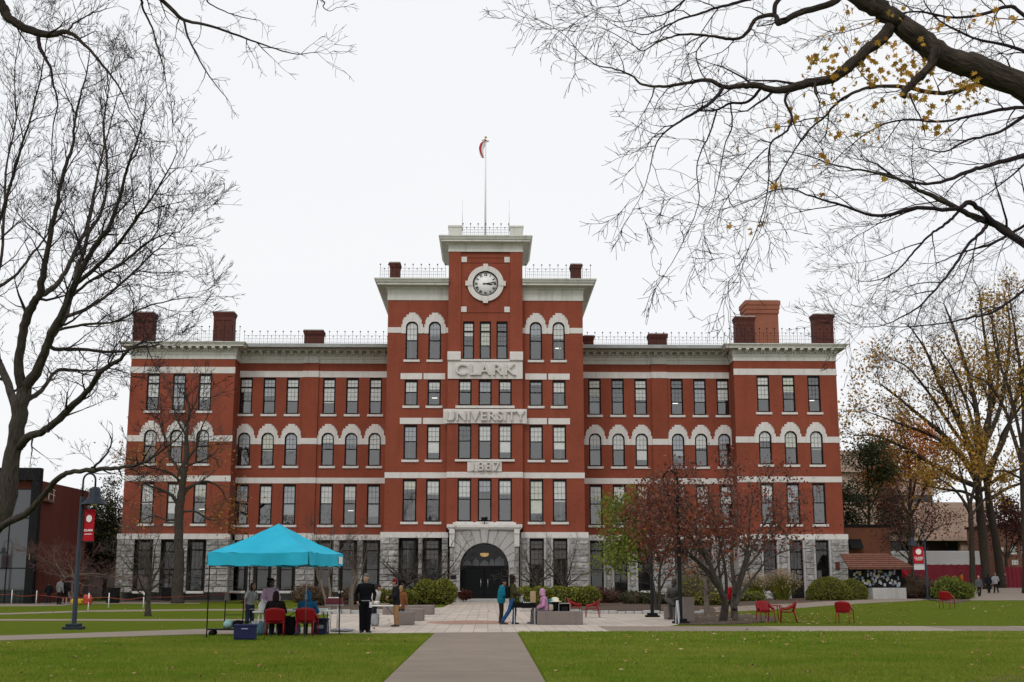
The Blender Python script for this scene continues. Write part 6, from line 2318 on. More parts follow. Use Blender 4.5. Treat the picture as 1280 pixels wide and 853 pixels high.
# far brick house
YH = 152.0
xa, xb_ = P(1250, 700, YH).x, P(1310, 700, YH).x
root = empty('brick_house', ((xa + xb_) / 2, YH, gz(65, 150)), 0, 'brown brick house with paired white-framed windows far down the street', 'house')
hw = (xb_ - xa) / 2
g0 = gz(65, 150)
hz_ = lambda py: P(1265, py, YH).z - g0
hx_ = lambda px: P(px, 690, YH).x - (xa + xb_) / 2
ops = [(hx_(a), hx_(c), hz_(y1), hz_(y0), 0) for a, c, y0, y1 in ((1250.5, 1255, 684, 690), (1262, 1271, 683, 693), (1264, 1272, 700, 706), (1277, 1286, 683, 693), (1290, 1298, 684, 693))]
b = MB()
facade(b, -hw, hw, 0, hz_(658), 0, ops, .2)
b.box(-hw, hw, .5, 10, 0, hz_(658))
b.build('wall', M['brick_hs'] if 'brick_hs' in M else M.setdefault('brick_hs', brickmat('house_brick', (.2, .085, .06), (.16, .07, .05), (.16, .09, .07), stain=.3)), root)
for o_ in ops:
    q = MB()
    for xx_ in (o_[0], (o_[0] + o_[1]) / 2 - .05, o_[1] - .1): q.box(xx_, xx_ + .1, .05, .12, o_[2], o_[3])
    for zz_ in (o_[2], (o_[2] + o_[3]) / 2, o_[3] - .1): q.box(o_[0], o_[1], .055, .115, zz_, zz_ + .1)
    w_ = q.build('window', M['white_paint'], root)
    g_ = MB(); g_.quad((o_[0], .1, o_[2]), (o_[1], .1, o_[2]), (o_[1], .1, o_[3]), (o_[0], .1, o_[3])); g_.build('pane', M['house_pane'] if 'house_pane' in M else M.setdefault('house_pane', simple('pale_window_pane', (.25, .26, .26), .1, .3, 1)), w_)
b = MB(); b.box(-hw - .2, hw + .2, -.25, 10.2, hz_(658) + .002, hz_(655)); b.build('roof', M['iron'], root)
# parked car, only its top shows over the barrier
cg = GY(1266, 137)
root = empty('parked_car', cg, 0, 'white car parked behind the red barrier, with only its top showing', 'car')
b = MB()
prof = [(-2.1, .35), (-2.15, .75), (-1.9, .95), (-1.2, 1.02), (-.6, 1.45), (.7, 1.48), (1.35, 1.05), (2.05, .9), (2.15, .6), (2.1, .35)]
b.prism([(x, 0, z) for x, z in prof], (0, 1.75, 0))
b.build('body', M['white_paint'], root)
b = MB()
b.prism([(-1.0, -.01, 1.05), (-.5, -.01, 1.4), (.65, -.01, 1.42), (1.15, -.01, 1.06)], (0, 1.77, 0))
b.build('side_window', M['clock_black'], root)
for x in (-1.35, 1.35):
    b = MB(); b.tube([(x, -.03, .33), (x, .2, .33)], .33, 16); b.build('wheel', M['clock_black'], root)


# ------------------------------------------------------------------ street lamps
def lamp_post(loc, label, hgt=4.55, reach=.42, side=1, banner=None, rz=0, bell=1.0, name='street_lamp', mat=None, plate=False):
    mat = mat or M['lamp_iron']
    root = empty(name, loc, rz, label, 'lamp post', 'campus lamp posts')
    b = MB()
    b.tube([(0, 0, 0), (0, 0, .12), (0, 0, .2), (0, 0, hgt)], [.13, .12, .085, .07], 12)
    b.build('pole', mat, root)
    b = MB()
    b.bbox(-.3, .3, -.3, .3, -.02, .1, .02)
    b.bbox(-.22, .22, -.22, .22, .1, .2, .03)
    b.build('base', mat, root)
    b = MB()
    hr = reach / 2
    path = [(0, 0, hgt - .05), (0, 0, hgt + .55)] + [(side * (hr - hr * math.cos(PI * k / 10)), 0, hgt + .55 + hr * 1.15 * math.sin(PI * k / 10)) for k in range(1, 11)] + [(side * reach, 0, hgt + .3)]
    b.tube(path, .035, 8)
    b.build('arm', mat, root)
    b = MB()
    z = hgt + .32
    b.lathe((side * reach, 0, z), [(a_ * bell, c_ * bell) for a_, c_ in ((.04, .02), (.1, 0), (.18, -.06), (.2, -.3), (.22, -.34), (.42, -.58), (.43, -.6), (.4, -.6), (.2, -.36))], 20)
    hd = b.build('lamp_shade', mat, root)
    b = MB()
    b.ball((side * reach, 0, z - .52 * bell), .17 * bell, .17 * bell, .1)
    b.build('lamp_lens', simple('frosted_lens', (.75, .72, .6), .4, .05), hd)
    if banner:
        w_, h_, zc, sd = banner
        b = MB()
        x0, x1 = (.12, .12 + w_) if sd > 0 else (-.12 - w_, -.12)
        n = 8
        vs = []
        for k in range(n + 1):
            t = k / n
            for q in range(5):
                s_ = q / 4
                vs.append((x0 + (x1 - x0) * s_, .04 * math.sin(t * 4 + s_ * 3), zc + h_ / 2 - h_ * t))
        b.add(vs, [(k * 5 + q, (k + 1) * 5 + q, (k + 1) * 5 + q + 1, k * 5 + q + 1) for k in range(n) for q in range(4)], 0, True)
        bn = b.build('banner', M['banner_red'], root)
        q = MB()
        xc = (x0 + x1) / 2
        er = w_ * .27
        ez = zc + h_ * .2
        yb = -.06
        # round white emblem with a leafy crest
        pts = [(xc + er * (1 + .08 * math.cos(10 * a)) * math.cos(a), yb, ez + er * (1.25 if sd > 0 else 1) * (1 + .08 * math.cos(10 * a)) * math.sin(a)) for a in [2 * PI * k / 40 for k in range(40)]]
        q.poly(pts)
        q.build('emblem', M['white_ink'], bn)
        q = MB()
        text_mb(q, 'CLARK', w_ * .27, .004, FRONT(xc, yb, zc - h_ * .17), 0, .004)
        text_mb(q, 'UNIVERSITY', w_ * .13, .004, FRONT(xc, yb, zc - h_ * .29), 0, .002)
        q.build('lettering', M['white_ink'], bn)
        q = MB()
        for z in (zc + h_ / 2 + .03, zc - h_ / 2 - .03): q.tube([(0, 0, z), (x1 + .03 if sd > 0 else x0 - .03, 0, z)], .02, 6)
        q.build('banner_rod', mat, root)
        if plate:
            q = MB(); q.box(x0, x1, -.03, -.01, zc - h_ / 2 - .48, zc - h_ / 2 - .08); q.build('lower_sign', simple('pale_grey_sign', (.5, .5, .5), .6, .05), root)
    return root


lamp_post(G(92, 787), 'blue-grey lamp post with red university banner on the near west lawn', 4.45, .42, 1, (.36, 1.08, 3.48, 1))
lamp_post(GY(307, 93), 'thin dark hooked lamp post standing by the wall behind the blue tent', 4.3, .4, -1, mat=M['iron'])
lamp_post(G(815.5, 772), 'black lamp post just left of the bronze figure, its head hidden in foliage', 4.3, .45, 1, mat=M['iron'])
lamp_post(G(851, 780), 'black hooked lamp post standing between the bronze figure and its granite block', 4.95, .55, -1, mat=M['iron'], bell=.7)
lamp_post((-45.1, 64, 0), 'lamp post with a red banner standing outside the view and mirrored in the glass front', 4.4, .8, -1, (.82, 1.28, 3.38, -1))
lamp_post(GY(1160, 97), 'lamp post with red banner beside the street path near the kiosk', 4.4, .95, -1, (.82, 1.28, 3.38, -1), plate=True)

# ------------------------------------------------------------------ furniture
def red_chair(loc, rz, label):
    root = empty('armchair', loc, rz, label, 'chair', 'red plastic armchairs')
    W, D, SH, BH, AH = .56, .5, .43, .84, .66
    b = MB()
    n = 6
    # dished seat, solid with thickness
    def slab(fn, nu, nv, th, mb):
        top, bot = [], []
        for j in range(nv + 1):
            for i in range(nu + 1):
                p_, nn = fn(i / nu, j / nv)
                top.append(p_ + nn * th / 2); bot.append(p_ - nn * th / 2)
        k = len(top); r_ = nu + 1
        fs = []
        for j in range(nv):
            for i in range(nu):
                a, b_, c_, d_ = j * r_ + i, j * r_ + i + 1, (j + 1) * r_ + i + 1, (j + 1) * r_ + i
                fs += [(a, b_, c_, d_), (k + d_, k + c_, k + b_, k + a)]
        for i in range(nu):
            fs += [(i + 1, i, k + i, k + i + 1), (nv * r_ + i, nv * r_ + i + 1, k + nv * r_ + i + 1, k + nv * r_ + i)]
        for j in range(nv):
            fs += [(j * r_, (j + 1) * r_, k + (j + 1) * r_, k + j * r_), ((j + 1) * r_ + nu, j * r_ + nu, k + j * r_ + nu, k + (j + 1) * r_ + nu)]
        mb.add(top + bot, fs, 0, True)
    slab(lambda u, v: (Vector(((u - .5) * W * .9, (v - .5) * D, SH - .03 * math.sin(PI * u) * math.sin(PI * v) - .02 * v)), Vector((0, 0, 1))), 8, 8, .025, b)
    b.build('seat', M['red_plastic'], root)
    b = MB()
    def bk(u, v):
        x = (u - .5) * W
        c = (2 * u - 1)
        y = D / 2 + .02 - .08 * c * c + .1 * v
        z = SH + .0 + (BH - SH - .06 * c * c) * v
        return Vector((x, y, z)), Vector((c * .3, -1, .15)).normalized()
    slab(bk, 10, 6, .022, b)
    o = b.build('backrest', M['red_plastic'], root)
    b = MB()
    for k in range(7):       # ribs moulded in the back
        u = .14 + .12 * k
        p0, p1 = bk(u, .15)[0], bk(u, .88)[0]
        b.bar(p0 + Vector((0, -.014, 0)), p1 + Vector((0, -.014, 0)), .018, .008, (0, 1, 0))
    b.build('ribs' if False else 'moulded_rib', M['red_plastic'], o)
    for s in (-1, 1):
        b = MB()
        def ar(u, v):
            y = D / 2 - u * (D - .02)
            z = BH - .1 - (BH - AH - .02) * min(1, u * 1.6) ** .7 - v * (.12 - .04 * u)
            return Vector((s * (W / 2 + .02 * math.sin(PI * u)), y, z)), Vector((1, 0, 0))
        slab(ar, 8, 2, .026, b)
        b.build('armrest', M['red_plastic'], root)
    for s in (-1, 1):
        b = MB()
        b.tube([(s * (W / 2 + .01), -D / 2 - .03, 0), (s * (W / 2), -D / 2 + .01, SH), (s * W / 2, -D / 2 + .02, AH - .06)], [.014, .02, .018], 7)
        b.build('leg', M['red_plastic'], root)
        b = MB()
        b.tube([(s * (W / 2 - .02), D / 2 + .1, 0), (s * (W / 2 - .03), D / 2 - .01, SH + .05)], [.014, .022], 7)
        b.build('leg', M['red_plastic'], root)
    return root


for px, py, rz, lab in ((957, 778.5, 10, 'red plastic armchair at the low red table, showing its backrest, west of it'), (985, 778.5, -100, 'red plastic armchair turned side-on, east of the low red table'),
                        (1056, 779.5, 150, 'red plastic armchair alone on the lawn beyond the cross path'), (1184, 761, 140, 'red plastic armchair alone up on the lawn near the street path'),
                        (719, 770.5, 95, 'red plastic armchair behind the granite bench, closest to it'), (740, 772.5, -100, 'red plastic armchair on the paving east of the granite bench')):
    q = G(px, py)
    red_chair(q, R(rz), lab)
qa, qb = GY(343, 37.3), GY(383, 37.6)
red_chair(qa, R(8 + 180), 'red plastic armchair under the blue tent holding the person in black')
red_chair(qb, R(-4 + 180), 'red plastic armchair under the blue tent holding the person in blue hood')
q = G(967, 775)
root = empty('low_table', q, 0, 'low red side table between two red armchairs on the lawn', 'table', None)
b = MB(); b.bbox(-.3, .3, -.3, .3, .56, .6, .012); b.build('table_top', M['red_plastic'], root)
for sx in (-1, 1):
    for sy in (-1, 1):
        b = MB(); b.tube([(sx * .27, sy * .27, 0), (sx * .22, sy * .22, .565)], [.016, .022], 7); b.build('leg', M['red_plastic'], root)

# blue canopy tent
A_, B_, C_, D_ = Vector((-8.15, 36.8, 0)), Vector((-5.15, 36.15, 0)), Vector((-4.5, 39.1, 0)), Vector((-7.5, 39.75, 0))
cn = (A_ + B_ + C_ + D_) / 4
root = empty('canopy_tent', cn, 0, 'bright blue pop-up canopy tent with pyramid roof on thin black poles', 'tent')
b = MB()
cs = [q - cn for q in (A_, B_, C_, D_)]
EV, PK, VB = 2.42, 3.3, 2.06
nu, nv = 12, 8
for i in range(4):
    p0, p1 = cs[i], cs[(i + 1) % 4]
    vs = []
    for j in range(nv + 1):
        v = j / nv
        for k in range(nu + 1):
            u = k / nu
            e = p0.lerp(p1, u)
            q = e * (1 - v)
            # concave drape of the cloth between the ridges
            zz_ = .012 * math.sin(u * 31 + v * 9) * (1 - v) + .01 * math.sin(v * 26 + u * 7 + i) + EV + (PK - EV) * (v ** 1.16) - .1 * math.sin(PI * u) * math.sin(PI * min(1, v * 1.1)) - .03 * math.sin(PI * u) * (1 - v)
            vs.append((q.x, q.y, zz_))
    r_ = nu + 1
    b.add(vs, [(j * r_ + k, j * r_ + k + 1, (j + 1) * r_ + k + 1, (j + 1) * r_ + k) for j in range(nv) for k in range(nu)], 0, True)
    # hanging valance with soft waves
    vs = []
    nrm_ = Vector(((p1 - p0).y, -(p1 - p0).x, 0)).normalized()
    for j in range(4):
        v = j / 3
        for k in range(25):
            u = k / 24
            e = p0.lerp(p1, u) + nrm_ * (.012 + v * .025 * math.sin(u * 17 + i) + .015 * v)
            vs.append((e.x, e.y, EV - .03 * math.sin(PI * u) - v * (EV - VB) - .015 * v * math.sin(u * 23)))
    b.add(vs, [(j * 25 + k, (j + 1) * 25 + k, (j + 1) * 25 + k + 1, j * 25 + k + 1) for j in range(3) for k in range(24)], 0, True)
tm = NT('blue_canopy_cloth')
g_ = tm.n('ShaderNodeBsdfTranslucent', _0=(.02, .3, .42, 1))
o_ = tm.coord('Object')
c_ = tm.ramp(tm.noise(o_, 1.2, 5), [(.3, (.022, .44, .62)), (.7, (.045, .53, .75))])
tm.l(c_, tm.b.inputs['Base Color']); tm.b.inputs['Roughness'].default_value = .8; tm.b.inputs['Specular IOR Level'].default_value = .15
tm.l(tm.bump(tm.noise(tm.coord('Object', (1, 1, .5)), 3.0, 5, .6), .5, .06), tm.b.inputs['Normal'])
mx = tm.n('ShaderNodeMixShader', _0=.12); tm.l(tm.b.outputs[0], mx.inputs[1]); tm.l(g_.outputs[0], mx.inputs[2]); tm.l(mx.outputs[0], tm.out.inputs[0])
b.build('canopy', tm.mat, root)
b = MB()
pd = (cs[2] - cs[1]).normalized()
nn = Vector((pd.y, -pd.x, 0))
q = cs[1].lerp(cs[2], .88) + nn * .055 + Vector((0, 0, 2.22))
b.obox(q, pd * .16, nn * .004, (0, 0, .11))
b.build('label_patch', M['white_ink'], root)
for i, q in enumerate(cs):
    b = MB()
    g0 = 0
    inn = -q.normalized() * .06
    b.tube([q + inn + Vector((0, 0, .02)), q + inn + Vector((0, 0, 2.36))], .018, 6)
    b.tube([q + inn + Vector((0, 0, .0)), q + inn + Vector((0, 0, .03))], .07, 8)
    b.obox(q + inn + Vector((0, 0, 1.15)), (.035, 0, 0), (0, .035, 0), (0, 0, .07))
    b.build('pole', M['iron'] if i != 1 else M['grey_pole'] if 'grey_pole' in M else M.setdefault('grey_pole', simple('grey_steel_pole', (.14, .14, .145), .4, .1, metal=.6)), root)
b = MB()
for i in range(4):
    p0, p1 = cs[i] * .97, cs[(i + 1) % 4] * .97
    for k in range(2):
        a0, a1 = p0.lerp(p1, k / 2), p0.lerp(p1, (k + 1) / 2)
        b.bar(a0 + Vector((0, 0, 2.3)), a1 + Vector((0, 0, 2.0)), .025)
        b.bar(a0 + Vector((0, 0, 2.0)), a1 + Vector((0, 0, 2.3)), .025)
    b.bar(p0 + Vector((0, 0, 2.3)), Vector((0, 0, 3.2)), .03)
b.build('truss', M['grey_pole'], root)


def folding_table(loc, rz, w, dpt, h, label, top=None, leg=None, name='folding_table'):
    root = empty(name, loc, rz, label, 'table')
    b = MB(); b.bbox(-w / 2, w / 2, -dpt / 2, dpt / 2, h - .045, h, .015); b.build('table_top', top or M['white_paint'], root)
    for s in (-1, 1):
        b = MB()
        x = s * (w / 2 - .2)
        b.tube([(x, -dpt / 2 + .08, h - .05), (x + s * .05, -dpt / 2 + .05, .02), (x + s * .05, dpt / 2 - .05, .02), (x, dpt / 2 - .08, h - .05)], .014, 6)
        b.tube([(x + s * .02, -dpt / 2 + .07, h * .5), (x + s * .02, dpt / 2 - .07, h * .5)], .012, 6)
        b.tube([(x, 0, h * .45), (s * .15, 0, h - .06)], .011, 6)
        b.build('leg', leg or M['iron'], root)
    return root


def bag_mesh(mb, c, sx, sy, sz, seed, rough=.2, mi=0):
    from mathutils import noise
    bm = bmesh.new()
    bmesh.ops.create_icosphere(bm, subdivisions=3, radius=1)
    for v in bm.verts:
        q = v.co.copy()
        m_ = max(abs(q.x), abs(q.y), abs(q.z))
        q = q.lerp(q / m_, .55)
        k = 1 + rough * noise.noise(q * 2.0 + Vector((seed, 0, 0))) + rough * .5 * noise.noise(q * 5 + Vector((seed, 3, 0)))
        v.co = Vector((q.x * sx * k, q.y * sy * k, max(-1, q.z * k) * sz + sz)) + Vector(c)
    mb.addbm(bm, mi, True)


def lump_thing(name, label, cat, loc, s, mat, seed, rough=.2, rz=0):
    b = MB(); bag_mesh(b, (0, 0, 0), s[0], s[1], s[2], seed, rough)
    o = b.build(name, mat, None, loc); o.rotation_euler.z = rz
    return tag(o, label, cat)


def box_thing(name, label, cat, loc, s, mat, rz=0, bev=.01):
    b = MB(); b.bbox(-s[0] / 2, s[0] / 2, -s[1] / 2, s[1] / 2, 0, s[2], bev)
    o = b.build(name, mat, None, loc); o.rotation_euler.z = rz
    return tag(o, label, cat)


C = lambda nm, c, r=.7, v=.12: M.setdefault(nm, simple(nm, c, r, v))
# table and clutter under the tent
tq = GY(375, 38.3)
folding_table(tq, R(-3), 1.9, .75, .74, 'long folding table in the tent shade in front of the two seated people')
sq = GY(326, 38.0)
folding_table(sq, R(4), .5, .45, .72, 'small white side table beside the person in the lilac hoodie', leg=M['white_paint'], name='side_table')
b = MB(); b.lathe((0, 0, 0), [(.06, 0), (.1, .01), (.105, .18), (.06, .26), (.025, .29), (.025, .33), (.03, .34)], 14)
j = b.build('milk_jug', C('jug_white', (.7, .7, .68)), None, (sq.x, sq.y, .72)); tag(j, 'white plastic jug standing on the small white table', 'jug')
b = MB(); b.tube([(.06, 0, .3), (.13, 0, .27), (.13, 0, .15), (.1, 0, .12)], .013, 6); b.build('handle', M['jug_white'], j)
for i, (dx, dy, s, col, nm, lab, cat) in enumerate(((-.55, .1, (.3, .22, .03), (.6, .6, .6), 'paper_pile', 'sheets of paper lying on the tent table beside the person in black', 'papers'),
        (-.15, .1, (.22, .3, .06), (.35, .32, .3), 'card_box', 'small flat grey box lying mid-way along the tent table', 'box'),
        (.55, .05, (.5, .3, .05), (.55, .62, .55), 'table_cloth', 'pale green folded cloth on the east end of the tent table', 'cloth'),
        (.3, -.1, (.3, .2, .02), (.7, .7, .68), 'paper_sheet', 'white paper sheet on the tent table in front of the person in blue', 'paper'))):
    p_ = Matrix.Rotation(R(-3), 3, 'Z') @ Vector((dx, dy, 0))
    box_thing(nm, lab, cat, (tq.x + p_.x, tq.y + p_.y, .741), s, C('item_' + nm, col), R(5 * i - 8), .008)
# maroon box on a thin tall stand
mq = GY(417, 41.2)
root = empty('tall_stand', mq, 0, 'tall thin-legged stand carrying a maroon box beside the tent', 'stand')
b = MB(); b.bbox(-.28, .28, -.22, .22, .82, .85, .008); b.build('shelf', M['steel'], root)
for sx in (-1, 1):
    for sy in (-1, 1):
        b = MB(); b.tube([(sx * .13, sy * .2, 0), (sx * .13, sy * .2, .82)], .016, 6); b.build('leg', M['steel'], root)
crate = box_thing('crate', 'maroon box with a white lid on the thin-legged stand', 'box', (mq.x, mq.y, .852), (.55, .4, .2), C('maroon_box', (.13, .02, .025)), .05, .02)
b = MB(); b.bbox(-.2, .2, -.15, .15, .202, .23, .008); b.build('lid', M['white_paint'], crate)
# soft cooler
cq = G(304.5, 801.5)
root = empty('cooler_bag', (cq.x, cq.y + .2, .03), R(4), 'blue soft cooler bag with carrying handle on the lawn by the tent pole', 'cooler')
b = MB(); b.bbox(-.3, .3, -.19, .19, 0, .37, .05); b.bbox(-.31, .31, -.2, .2, .33, .41, .035); b.build('body', C('cooler_blue', (.006, .01, .06), .75), root)
b = MB(); b.tube([(-.16, 0, .4), (-.13, 0, .47), (.13, 0, .47), (.16, 0, .4)], .016, 8); b.build('handle', M['black_cloth'], root)
b = MB(); b.box(-.09, .09, -.206, -.202, .28, .31); b.build('label_patch', C('cooler_patch', (.25, .3, .5)), root)
# flat cart with ball
cq = G(283, 795)
root = empty('flat_cart', (cq.x, cq.y, .0), R(3), 'black flat hand cart with upright frame on the lawn edge', 'cart')
b = MB(); b.bbox(-.55, .45, -.28, .28, .17, .21, .01); b.build('deck', M['iron'], root)
b = MB()
for s in (-.12, .42): b.tube([(s, .3, .2), (s, .32, 1.05)], .018, 6)
b.bar((-.12, .31, .6), (.42, .31, .6), .2, .015)
b.tube([(-.12, .31, .95), (.42, .31, .95)], .012, 6)
b.build('upright_frame', M['iron'], root)
for sx in (-.4, .35):
    for sy in (-1, 1):
        b = MB(); b.tube([(sx, sy * .24, .085), (sx, sy * .29, .085)], .085, 14); b.build('wheel', M['clock_black'], root)
b = MB(); b.ball((0, 0, .13), .15, .15, .13, 14); tag(b.build('ball', C('pale_teal', (.3, .5, .5)), None, (cq.x + .05, cq.y, .21)), 'pale teal ball resting on the black flat cart', 'ball')
lump_thing('duffel_bag', 'dark duffel bag on the flat cart next to the ball', 'bag', (cq.x + .33, cq.y, .21), (.15, .16, .12), M['black_cloth'], 3)
lump_thing('tote_bag', 'grey and white tote bag slumped beside the cooler bag', 'bag', GY(320, 38.2) + Vector((0, 0, .02)), (.2, .16, .2), C('grey_tote', (.3, .31, .33)), 5)
lump_thing('teal_bag', 'dull teal jacket heaped next to the tote bag', 'jacket', GY(328, 37.9) + Vector((0, 0, .02)), (.16, .16, .2), C('dull_teal', (.05, .13, .16)), 6)
lump_thing('backpack', 'black backpack leaning under the tent table between the two chairs', 'backpack', GY(360, 37.8) + Vector((0, 0, .02)), (.22, .16, .28), M['black_cloth'], 7)
lump_thing('blue_sack', 'light blue plastic sack under the tent table', 'sack', GY(369, 38.0) + Vector((0, 0, .02)), (.15, .13, .18), C('light_blue_plastic', (.06, .2, .4)), 8)
root = empty('wheeled_cooler', GY(401, 38.6), 0, 'dark blue hard cooler box standing beside the chair under the tent', 'cooler')
b = MB(); b.bbox(-.2, .2, -.2, .2, 0, .42, .03); b.build('body', C('navy_plastic', (.012, .02, .07)), root)
b = MB(); b.bbox(-.21, .21, -.21, .21, .421, .5, .03); b.build('lid', M['navy_plastic'], root)
b = MB(); b.box(.201, .206, -.12, .12, .1, .36); b.box(-.1, .1, -.207, -.201, .2, .3); b.build('label_patch', C('cooler_white', (.4, .4, .42)), root)
lump_thing('crumpled_sheet', 'crumpled white plastic sheet on the paving beside the tall stand', 'sheet', GY(428, 40.6) + Vector((0, 0, .02)), (.36, .16, .05), C('crumpled_white', (.5, .5, .52)), 9, .4)

# white table group
tq2 = GY(477, 45.5)
folding_table(tq2, R(2), 1.35, .75, .76, 'white folding table with black legs behind the standing man')
lump_thing('cloth_heap', 'heap of white cloth on the folding table behind the standing man', 'cloth', (tq2.x - .35, tq2.y - .05, .76), (.28, .22, .07), C('white_cloth', (.6, .58, .55)), 10, .35)
box_thing('paper_bag', 'tan paper bag at the end of the white folding table', 'bag', (tq2.x + .5, tq2.y, .762), (.2, .14, .34), C('kraft_paper', (.36, .25, .15), .8), .2, .012)
box_thing('tray', 'brown tray of small things on the white folding table', 'tray', (tq2.x + .12, tq2.y - .1, .762), (.34, .26, .06), C('tray_brown', (.22, .15, .11)), 0, .008)
lump_thing('bin_bag', 'grey plastic bag hanging under the white folding table', 'bag', (tq2.x - .25, tq2.y, .02), (.16, .16, .22), C('grey_plastic', (.3, .31, .33)), 11)
# granite blocks west of the entrance
for px0, px1, Y, hgt, dep, lab in ((497.5, 517, 46.8, .47, .8, 'short rough granite block next to the white folding table'), (510, 529, 51.5, .47, 1.2, 'middle granite block just behind the shortest one'), (478, 541.5, 61, .42, 1.6, 'long low granite planter wall before the clipped hedge block')):
    xa, xb_ = P(px0, 770, Y).x, P(px1, 770, Y).x
    b = MB(); b.bbox(-(xb_ - xa) / 2, (xb_ - xa) / 2, 0, dep, 0, hgt, .025)
    tag(b.build('granite_block', M['granite_bench'] if 'granite_bench' in M else M.setdefault('granite_bench', stonemat('warm_granite', (.155, .126, .115), (.235, .195, .175), 2.0, .35, (.08, .07, .065), .3)), None, ((xa + xb_) / 2, Y, .02)), lab, 'stone block')
# long granite bench with carved face
bq0, bq1 = G(671.5, 781.6), G(729, 781.6)
b = MB()
w_ = bq1.x - bq0.x
b.bbox(-w_ / 2, w_ / 2, 0, 1.15, 0, .47, .02)
bench = b.build('granite_bench', M['granite_bench'], None, ((bq0.x + bq1.x) / 2, bq0.y, .022))
tag(bench, 'long low granite block bench with worn lettering, the pink-hooded person on its end', 'bench')
bench_c = Vector(((bq0.x + bq1.x) / 2, bq0.y, .022)); bench_w = w_
# things on the bench
bx = lambda px: P(px, 760, bq0.y + .5).x
lump_thing('black_coat', 'black coat piled on the granite bench beneath a pale hat', 'coat', (bx(693), bq0.y + .6, .492), (.2, .16, .18), M['black_cloth'], 13, .4)
b = MB(); b.lathe((0, 0, 0), [(.24, 0), (.25, .015), (.15, .05), (.13, .14), (.08, .17), (0.01, .175)], 18)
tag(b.build('sun_hat', C('cream_hat', (.66, .6, .45)), None, (bx(694), bq0.y + .6, .83)), 'cream brimmed hat lying on top of the black coat', 'hat')
lump_thing('teal_scarf', 'teal scarf draped beside the black coat on the bench', 'scarf', (bx(688.5), bq0.y + .55, .72), (.08, .1, .11), C('teal_cloth', (.012, .22, .33)), 14)
lump_thing('canvas_bag', 'cream canvas bag standing on the bench near the pink-hooded person', 'bag', (bx(688.5), bq0.y + .45, .492), (.09, .1, .13), C('cream_canvas', (.4, .36, .3)), 15)
root = empty('display_case', (bx(705.5), bq0.y + .6, .492), 0, 'grey open-fronted box standing on the granite bench near the red chair', 'box')
b = MB(); b.bbox(-.22, .22, -.15, .15, .27, .3, .005); b.bbox(-.22, -.2, -.15, .15, 0, .269, .004); b.bbox(.2, .22, -.15, .15, 0, .269, .004); b.build('shell', C('grey_shell', (.3, .3, .29)), root)
b = MB(); b.bbox(-.199, .199, .1, .14, 0, .268, .004); b.bbox(-.12, .14, -.1, .05, 0, .16, .03); b.build('contents', M['iron'], root)

# black stand-up table with laptop
dq = G(655.5, 781)
root = empty('black_table', dq, 0, 'small black table on steel legs before the pink-hooded person', 'table')
b = MB(); b.bbox(-.42, .42, -.3, .3, .62, .8, .02); b.build('table_top', M['black_cloth'], root)
for sx in (-1, 1):
    b = MB()
    b.bar((sx * .38, -.26, 0), (sx * .38, -.26, .62), .035); b.bar((sx * .38, .26, 0), (sx * .38, .26, .62), .035); b.bar((sx * .38, -.26, .4), (sx * .38, .26, .4), .03); b.bar((sx * .38, -.26, .02), (sx * .38, .26, .02), .03)
    b.build('leg', M['steel'], root)
root = empty('laptop', (dq.x + .12, dq.y, .8), R(75), 'open white laptop tilted on the small black table', 'laptop')
b = MB(); b.bbox(-.17, .17, -.12, .12, .0, .018, .004); b.build('keyboard', C('laptop_grey', (.5, .5, .5)), root)
b = MB(); b.obox((0, .16, .13), (.17, 0, 0), (0, .045, .12), (0, .006, -.003)); sc_ = b.build('screen', C('laptop_white', (.75, .75, .75)), root)
b = MB(); b.obox((0, .151, .132), (.15, 0, 0), (0, .038, .1), (0, .004, -.002)); b.build('display', M['clock_black'], sc_)
box_thing('paper_bag', 'brown paper bag on the small black table beside the laptop', 'bag', (dq.x + .32, dq.y + .05, .8), (.2, .16, .42), M['kraft_paper'], .1, .012)
lump_thing('snack_pack', 'pale green packet on the small black table', 'packet', (dq.x - .12, dq.y, .8), (.07, .06, .12), C('pale_green', (.3, .4, .3)), 17)

# granite pedestal by the bronze figure and the folding sign
pq0, pq1 = G(855, 778), G(868.5, 778)
b = MB()
w_ = P(868.5, 760, pq0.y).x - P(855, 760, pq0.y).x
b.bbox(-w_ / 2, w_ / 2, 0, .6, 0, .93, .02)
tag(b.build('granite_pedestal', M['granite_bench'], None, ((pq0.x + pq1.x) / 2, pq0.y, 0.03)), 'upright granite block standing beside the black hooked lamp post', 'pedestal')
sq2 = G(848, 780)
root = empty('sandwich_sign', (sq2.x - .05, sq2.y - .25, .03), R(74), 'narrow white folding sign seen edge-on beside the lamp post', 'sign')
for s in (-1, 1):
    b = MB(); b.obox((0, s * .03, .42), (.28, 0, 0), (0, s * .022, -.42), (0, .012, .002)); b.build('sign_panel', C('sign_white', (.55, .57, .6)), root)

# stakes and orange rope by the west court
sp = [(14, 755.5, 737.5), (45, 755.5, 738.5), (110, 764.8, 741.5), (135.5, 760.3, 741.3), (179, 761, 741)]
tops = []
for i, (px, py, pt) in enumerate(sp):
    q = G(px, py)
    b = MB(); h_ = P(px, pt, q.y).z
    b.tube([(0, 0, -.02), (0, 0, h_)], [.035, .03], 7)
    o = b.build('stake', M['white_paint'], None, q)
    tag(o, ['white stake standing nearest the glass front', 'white stake second from the glass front', 'white stake beside the orange bundle, right of the near lamp post', 'white stake just beyond the orange bundle', 'white stake nearest the small bare tree'][i], 'stake', 'white rope stakes')
    tops.append((q, h_))
b = MB()
oq = [tops[i] for i in (0, 1, 3, 4)]
ln = [Vector((tops[0][0].x - 6, tops[0][0].y, .7))] + [Vector((q.x, q.y, h_ * .7)) for q, h_ in oq] + [Vector((GY(300, 96).x, 96, .8))]
